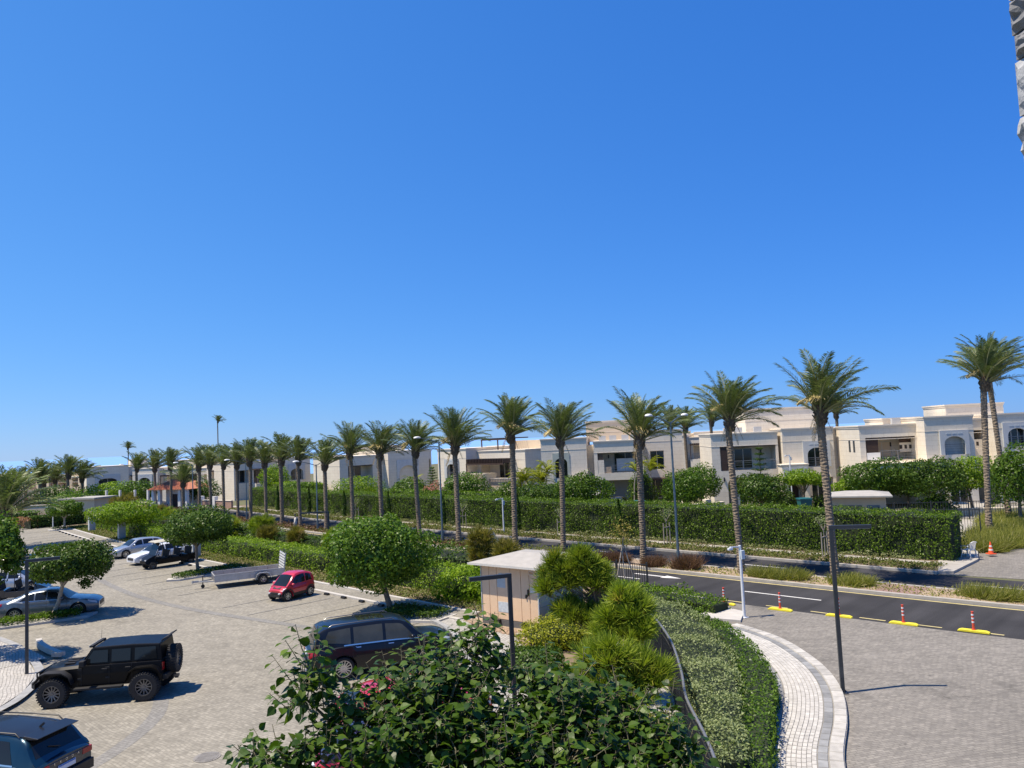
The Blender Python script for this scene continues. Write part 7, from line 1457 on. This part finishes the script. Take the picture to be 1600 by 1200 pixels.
# ------------------------------------------------------------------ flat trailer with a raised ramp
t = thing('trailer', 'galvanised flat trailer with a raised slatted ramp', 'trailer', (-16.1,46.0,.006), R(27)); t.scale = (.95,.95,.95); GALV = M('trailer_zinc', (.46,.46,.45), .45, .12, 5, metal=.35); BOARD = M('worn_plywood', (.20,.15,.10), .85, .25, 4)
TL_, TW_ = 4.0, 1.75
b = MB(); b.box(-TL_/2,TL_/2,-TW_/2,TW_/2,.46,.52); b.build('deck', BOARD, t)
for sd in (-1,1):
    for k in range(6): x0 = -TL_/2+k*TL_/6; b = MB(); b.box(x0+.01,x0+TL_/6-.01,min(sd*TW_/2,sd*(TW_/2+.035)),max(sd*TW_/2,sd*(TW_/2+.035)),.40,.78); b.build('side_panel', GALV, t)
    b = MB(); b.box(-TL_/2,TL_/2,min(sd*(TW_/2-.005),sd*(TW_/2+.05)),max(sd*(TW_/2-.005),sd*(TW_/2+.05)),.782,.83); b.build('top_rail', GALV, t)
    for k in range(7): x = -TL_/2+k*TL_/6; b = MB(); b.box(x-.02,x+.02,min(sd*(TW_/2+.036),sd*(TW_/2+.06)),max(sd*(TW_/2+.036),sd*(TW_/2+.06)),.38,.78); b.build('stake_post', GALV, t)
    add_wheel(t, .75, sd*(TW_/2+.20), .30, .30, .2, 5, 'alloy', .55)
    b = MB(); b.loft([[(.75+x,sd*(TW_/2+.07),z),(.75+x,sd*(TW_/2+.33),z),(.75+x,sd*(TW_/2+.33),z+.03),(.75+x,sd*(TW_/2+.07),z+.03)] for x, z in ((-.47,.34),(-.36,.62),(-.2,.70),(.2,.70),(.36,.62),(.47,.34))]); b.build('mudguard', TRIM if sd < 9 else GALV, t); b = MB(); b.loft([[(.75+x,sd*(TW_/2+.332),z),(.75+x,sd*(TW_/2+.345),z),(.75+x,sd*(TW_/2+.345),z+.05),(.75+x,sd*(TW_/2+.332),z+.05)] for x, z in ((-.48,.33),(-.37,.61),(-.2,.69),(.2,.69),(.36,.61),(.47,.33))]); b.build('mudguard_edge', PLW, t)
b = MB(); b.box(-TL_/2-.04,-TL_/2,-TW_/2,TW_/2,.74,.80)
for y in (-TW_/2+.05,-.3,.3,TW_/2-.05): b.box(-TL_/2-.035,-TL_/2-.005,y-.03,y+.03,.42,.74)
b.build('front_frame', GALV, t)
b = MB(); b.bar((-TL_/2,-.5,.42),(-TL_/2-.9,0,.42),.07); b.bar((-TL_/2,.5,.42),(-TL_/2-.9,0,.42),.07); b.build('drawbar', GALV, t)
b = MB(); b.box(-TL_/2-1.2,-TL_/2-.85,-.05,.05,.38,.50); b.cyl((-TL_/2-1.18,0,.36),(-TL_/2-1.18,0,.5),.06); b.build('coupling', GALV, t)
b = MB(); b.cyl((-TL_/2-.6,.12,.2),(-TL_/2-.6,.12,.72),.03); b.cyl((-TL_/2-.6,.08,.11),(-TL_/2-.6,.16,.11),.11,n=14); b.bar((-TL_/2-.6,.12,.72),(-TL_/2-.48,.12,.74),.025); b.build('jockey_wheel', TRIM, t)
rp_ = link('ramp', None, t, (TL_/2+.02,0,.50), (0, R(-7), 0)); bpy.data.objects.remove(rp_)
b = MB()
for y in (-TW_/2+.04,-TW_/6,TW_/6,TW_/2-.04): b.box(.0,.05,y-.025,y+.025,0,1.22)
rp_ = b.build('ramp', GALV, t); rp_.location = (TL_/2+.02,0,.5); rp_.rotation_euler = (0, R(6), 0)
for k in range(7): z = .08+k*.165; b = MB(); b.box(-.03,-.002,-TW_/2,TW_/2,z,z+.095); b.build('ramp_slat', M('pale_zinc', (.60,.61,.61), .5, .08, 4, metal=.2), rp_)
# ------------------------------------------------------------------ golf carts
def buggy(label, loc, rz, rows, body, roofm, scale=1., L=None, dark=True):
    t = thing('golf_cart', label, 'golf cart', (*loc, .006), rz); t.scale = (scale,)*3; L = L or 1.5+.85*rows; h = L/2
    b = MB(); b.box(-h+.1,h-.35,-.58,.58,.30,.40); b.build('floor', TRIM, t, bevel=.01)
    b = MB(); b.loft([[(x,-w_,z0),(x,w_,z0),(x,w_-.06,z1),(x,-w_+.06,z1)] for x, w_, z0, z1 in ((h-.75,.58,.38,.98),(h-.5,.58,.36,.92),(h-.2,.55,.36,.78),(h,.45,.42,.62))]); b.build('front_cowl', body, t, 40)
    b = MB(); b.loft([[(x,-w_,z0),(x,w_,z0),(x,w_,z1),(x,-w_,z1)] for x, w_, z0, z1 in ((-h,.5,.45,.66),(-h+.15,.6,.36,.76),(-h+.9,.6,.34,.76),(-h+1.0,.55,.36,.7))]); b.build('rear_body', body, t, 40)
    for i in range(rows):
        x = h-1.35-.86*i; b = MB(); b.box(x-.25,x+.25,-.52,.52,.62,.74); b.build('seat', SEATM, t, bevel=.03); b = MB(); b.loft([[(x-.25-.1*u,-.5,.74+.5*u),(x-.25-.1*u,.5,.74+.5*u),(x-.33-.1*u,.5,.74+.5*u),(x-.33-.1*u,-.5,.74+.5*u)] for u in (0,.5,1)]); b.build('backrest', SEATM, t, bevel=.02); b = MB(); b.box(x-.24,x+.24,-.5,.5,.40,.62); b.build('seat_base', body, t)
    for sd in (-1,1):
        b = MB(); b.box(-h+.95,h-.85,min(sd*.56,sd*.60),max(sd*.56,sd*.60),.34,.66); b.build('side_panel', body, t, bevel=.01)
        b = MB(); b.tube([(h-.62,sd*.56,.75),(h-.95,sd*.56,1.45),(h-1.1,sd*.56,1.86)], .024, 8); b.tube([(-h+.3,sd*.56,.6),(-h+.2,sd*.56,1.3),(-h+.25,sd*.56,1.86)], .024, 8)
        for i in range(rows-1): x = h-1.75-.86*i; b.tube([(x,sd*.57,.4),(x,sd*.57,1.86)], .02, 8)
        b.tube([(h-1.1,sd*.57,1.84),(-h+.2,sd*.57,1.84)], .024, 8); b.build('roof_frame', TRIM, t, 50)
        for xw in (h-.5, -h+.55): add_wheel(t, xw, sd*.5, .27, .27, .2, 8, 'dark' if dark else 'alloy', .6)
        b = MB(); b.box(h-.12,h-.02,min(sd*.25,sd*.42),max(sd*.25,sd*.42),.60,.70); b.build('headlight', HEADL, t)
    b = MB(); b.loft([[(x,-w_,z),(x,w_,z),(x,w_*.8,z+.07),(x,-w_*.8,z+.07)] for x, w_, z in ((h-.65,.5,1.84),(h-.9,.62,1.87),(0,.64,1.88),(-h+.1,.62,1.87),(-h-.05,.5,1.84))]); b.build('roof', roofm, t, 50)
    b = MB(); b.add([(h-.66,-.52,.98),(h-.66,.52,.98),(h-1.06,.52,1.82),(h-1.06,-.52,1.82)], [(0,1,2,3)]); b.build('windscreen', CGLASS, t); b = MB(); b.M = Matrix.Translation((h-1.0,.25,1.0)) @ Matrix.Rotation(R(60),4,'Y'); 
    b.tube([(.16*math.cos(a),.16*math.sin(a),0) for a in [6.283*i/14 for i in range(15)]], .016, 6); b.tube([(0,0,0),(.2,0,-.35)], .02, 6); b.build('steering_wheel', TRIM, t)
    return t
buggy('black six seat golf buggy with a pale canopy beside the white hatchback', (-24.55,54.45), NH+R(6), 3, JB, M('beige_canopy', (.40,.38,.31), .7, .08, 3), .95, 3.9)
buggy('golf cart with a white roof in the left hand row behind the saloon', (-28.0,43.6), R(17), 2, paint('cart_navy', (.014,.018,.03), .2, .3), M('white_canopy', (.64,.62,.55), .6, .05, 3), .95)
buggy('small golf cart with a white roof under the middle villa carport', (7.9,77.0), R(240), 2, paint('cart_dark_red', (.10,.012,.02), .2, .35), MATS['white_canopy'], 1.)
# ------------------------------------------------------------------ pavement at the lower left, and the walker by the road
LPV = paver('left_pavement_paver', (.42,.40,.365), (.36,.345,.315), (.22,.21,.19), .22, .11, R(60), patch=.06)
slab('left_pavement', [(-40,35.6),(-24.6,35.4),(-21.6,32.9),(-19.4,30.6),(-17.55,28.2),(-16.75,26.2),(-16.5,24.3),(-17.2,21.5),(-19,18),(-40,14)], 0, .12, LPV)
band('pavement_edge', smooth([(-24.6,35.5),(-21.5,33.0),(-19.3,30.7),(-17.45,28.25),(-16.62,26.2),(-16.4,24.3),(-17.1,21.4),(-19,17.9)]), .3, .126, MAT_KERBG)
t = thing('low_wall', 'short curved white wall beside the pavement left of the off-road car', 'wall', (0,0,.1))
wl = smooth([(-20.4,32.75),(-19.95,32.15),(-19.3,31.5),(-18.6,30.9),(-18.2,30.7)]); b = MB(); k = len(wl); hs = [.24-.1*(i/(k-1))**2 for i in range(k)]
b.loft([[(x,y,0),(x,y,h),(x+.16,y+.14,h),(x+.16,y+.14,0)] for (x, y), h in zip(wl, hs)]); b.build('wall', MAT_KERBW, t)
b = MB(); b.box(-18.45,-18.1,30.6,30.9,.0,.16); b.build('end_block', MAT_KERB, t)
sheet('pavement_ramp', [(-20.9,32.6),(-20.2,32.0),(-18.5,30.4),(-19.5,29.2),(-22.5,30.2)], .13, MAT_LIGHTPATH)
round_tree('leafy tree standing just outside the left picture edge', (-24.2,30.2,.1), (-24.2,30.2,4.1), (2.3,2.2,1.5), 6500, .17, L_TREE, 300)
round_tree('second leafy tree outside the left picture edge', (-23.0,26.9,.1), (-23.0,26.9,4.0), (1.7,1.7,1.3), 3600, .17, L_TREE, 301)
def person(label, loc, rz, skin, shirt, trousers, cap):
    t = thing('person', label, 'person', loc, rz)
    P = [(0,0,.93),(0,0,1.12),(0,.01,1.36),(0,.0,1.50),(0,.02,1.60),(0,.03,1.70), (.10,0,.9),(.13,.16,.50),(.12,.10,.09),(.12,.24,.04), (-.10,0,.9),(-.12,-.10,.50),(-.11,-.34,.16),(-.11,-.24,.06), (.19,0,1.42),(.25,-.10,1.14),(.24,.04,.92),(.23,.10,.84), (-.19,0,1.42),(-.25,.08,1.14),(-.24,.24,.96),(-.23,.30,.92)]
    Rr = [.15,.14,.155,.06,.085,.09, .10,.07,.045,.04, .10,.07,.045,.04, .065,.048,.036,.04, .065,.048,.036,.04]
    E_ = [(0,1),(1,2),(2,3),(3,4),(4,5),(0,6),(6,7),(7,8),(8,9),(0,10),(10,11),(11,12),(12,13),(2,14),(14,15),(15,16),(16,17),(2,18),(18,19),(19,20),(20,21)]
    me = bpy.data.meshes.new('body'); me.from_pydata(P, E_, []); o = link('body', me, t); o.modifiers.new('skin', 'SKIN'); sk = me.skin_vertices[0].data
    for i, r in enumerate(Rr): sk[i].radius = (r, r*.85); sk[i].use_root = i == 0
    sub = o.modifiers.new('sub', 'SUBSURF'); sub.levels = sub.render_levels = 1
    bpy.context.view_layer.update(); m2 = bpy.data.meshes.new_from_object(o.evaluated_get(bpy.context.evaluated_depsgraph_get())); o.modifiers.clear(); o.data = m2; m2.name = 'body'; m2.materials.clear()
    for m in (M('skin', skin, .6), M('shirt_cloth', shirt, .9), M('trouser_cloth', trousers, .9)): m2.materials.append(m)
    for p in m2.polygons: z = p.center.z; x = abs(p.center.x); p.material_index = 1 if (.95 < z < 1.47 and not (x > .2 and z < 1.0)) else 2 if z <= .95 and z > .08 and x < .2 else 0
    b = MB(); b.M = Matrix.Translation((0,.03,1.735)); b.loft([[(r*math.cos(a), r*math.sin(a)*1.1, z) for a in [6.283*i/10 for i in range(10)]] for r, z in ((.095,-.03),(.10,.02),(.08,.06),(.03,.085))]); b.build('cap', M('dark_cap', cap, .8), t, 60)
    return t
x, y = (-19.96, 69.49)
person('person in a pale shirt walking along the road edge under the palms', (x, y, .14), R(120), (.30,.17,.11), (.58,.56,.52), (.20,.22,.26), (.06,.05,.05))
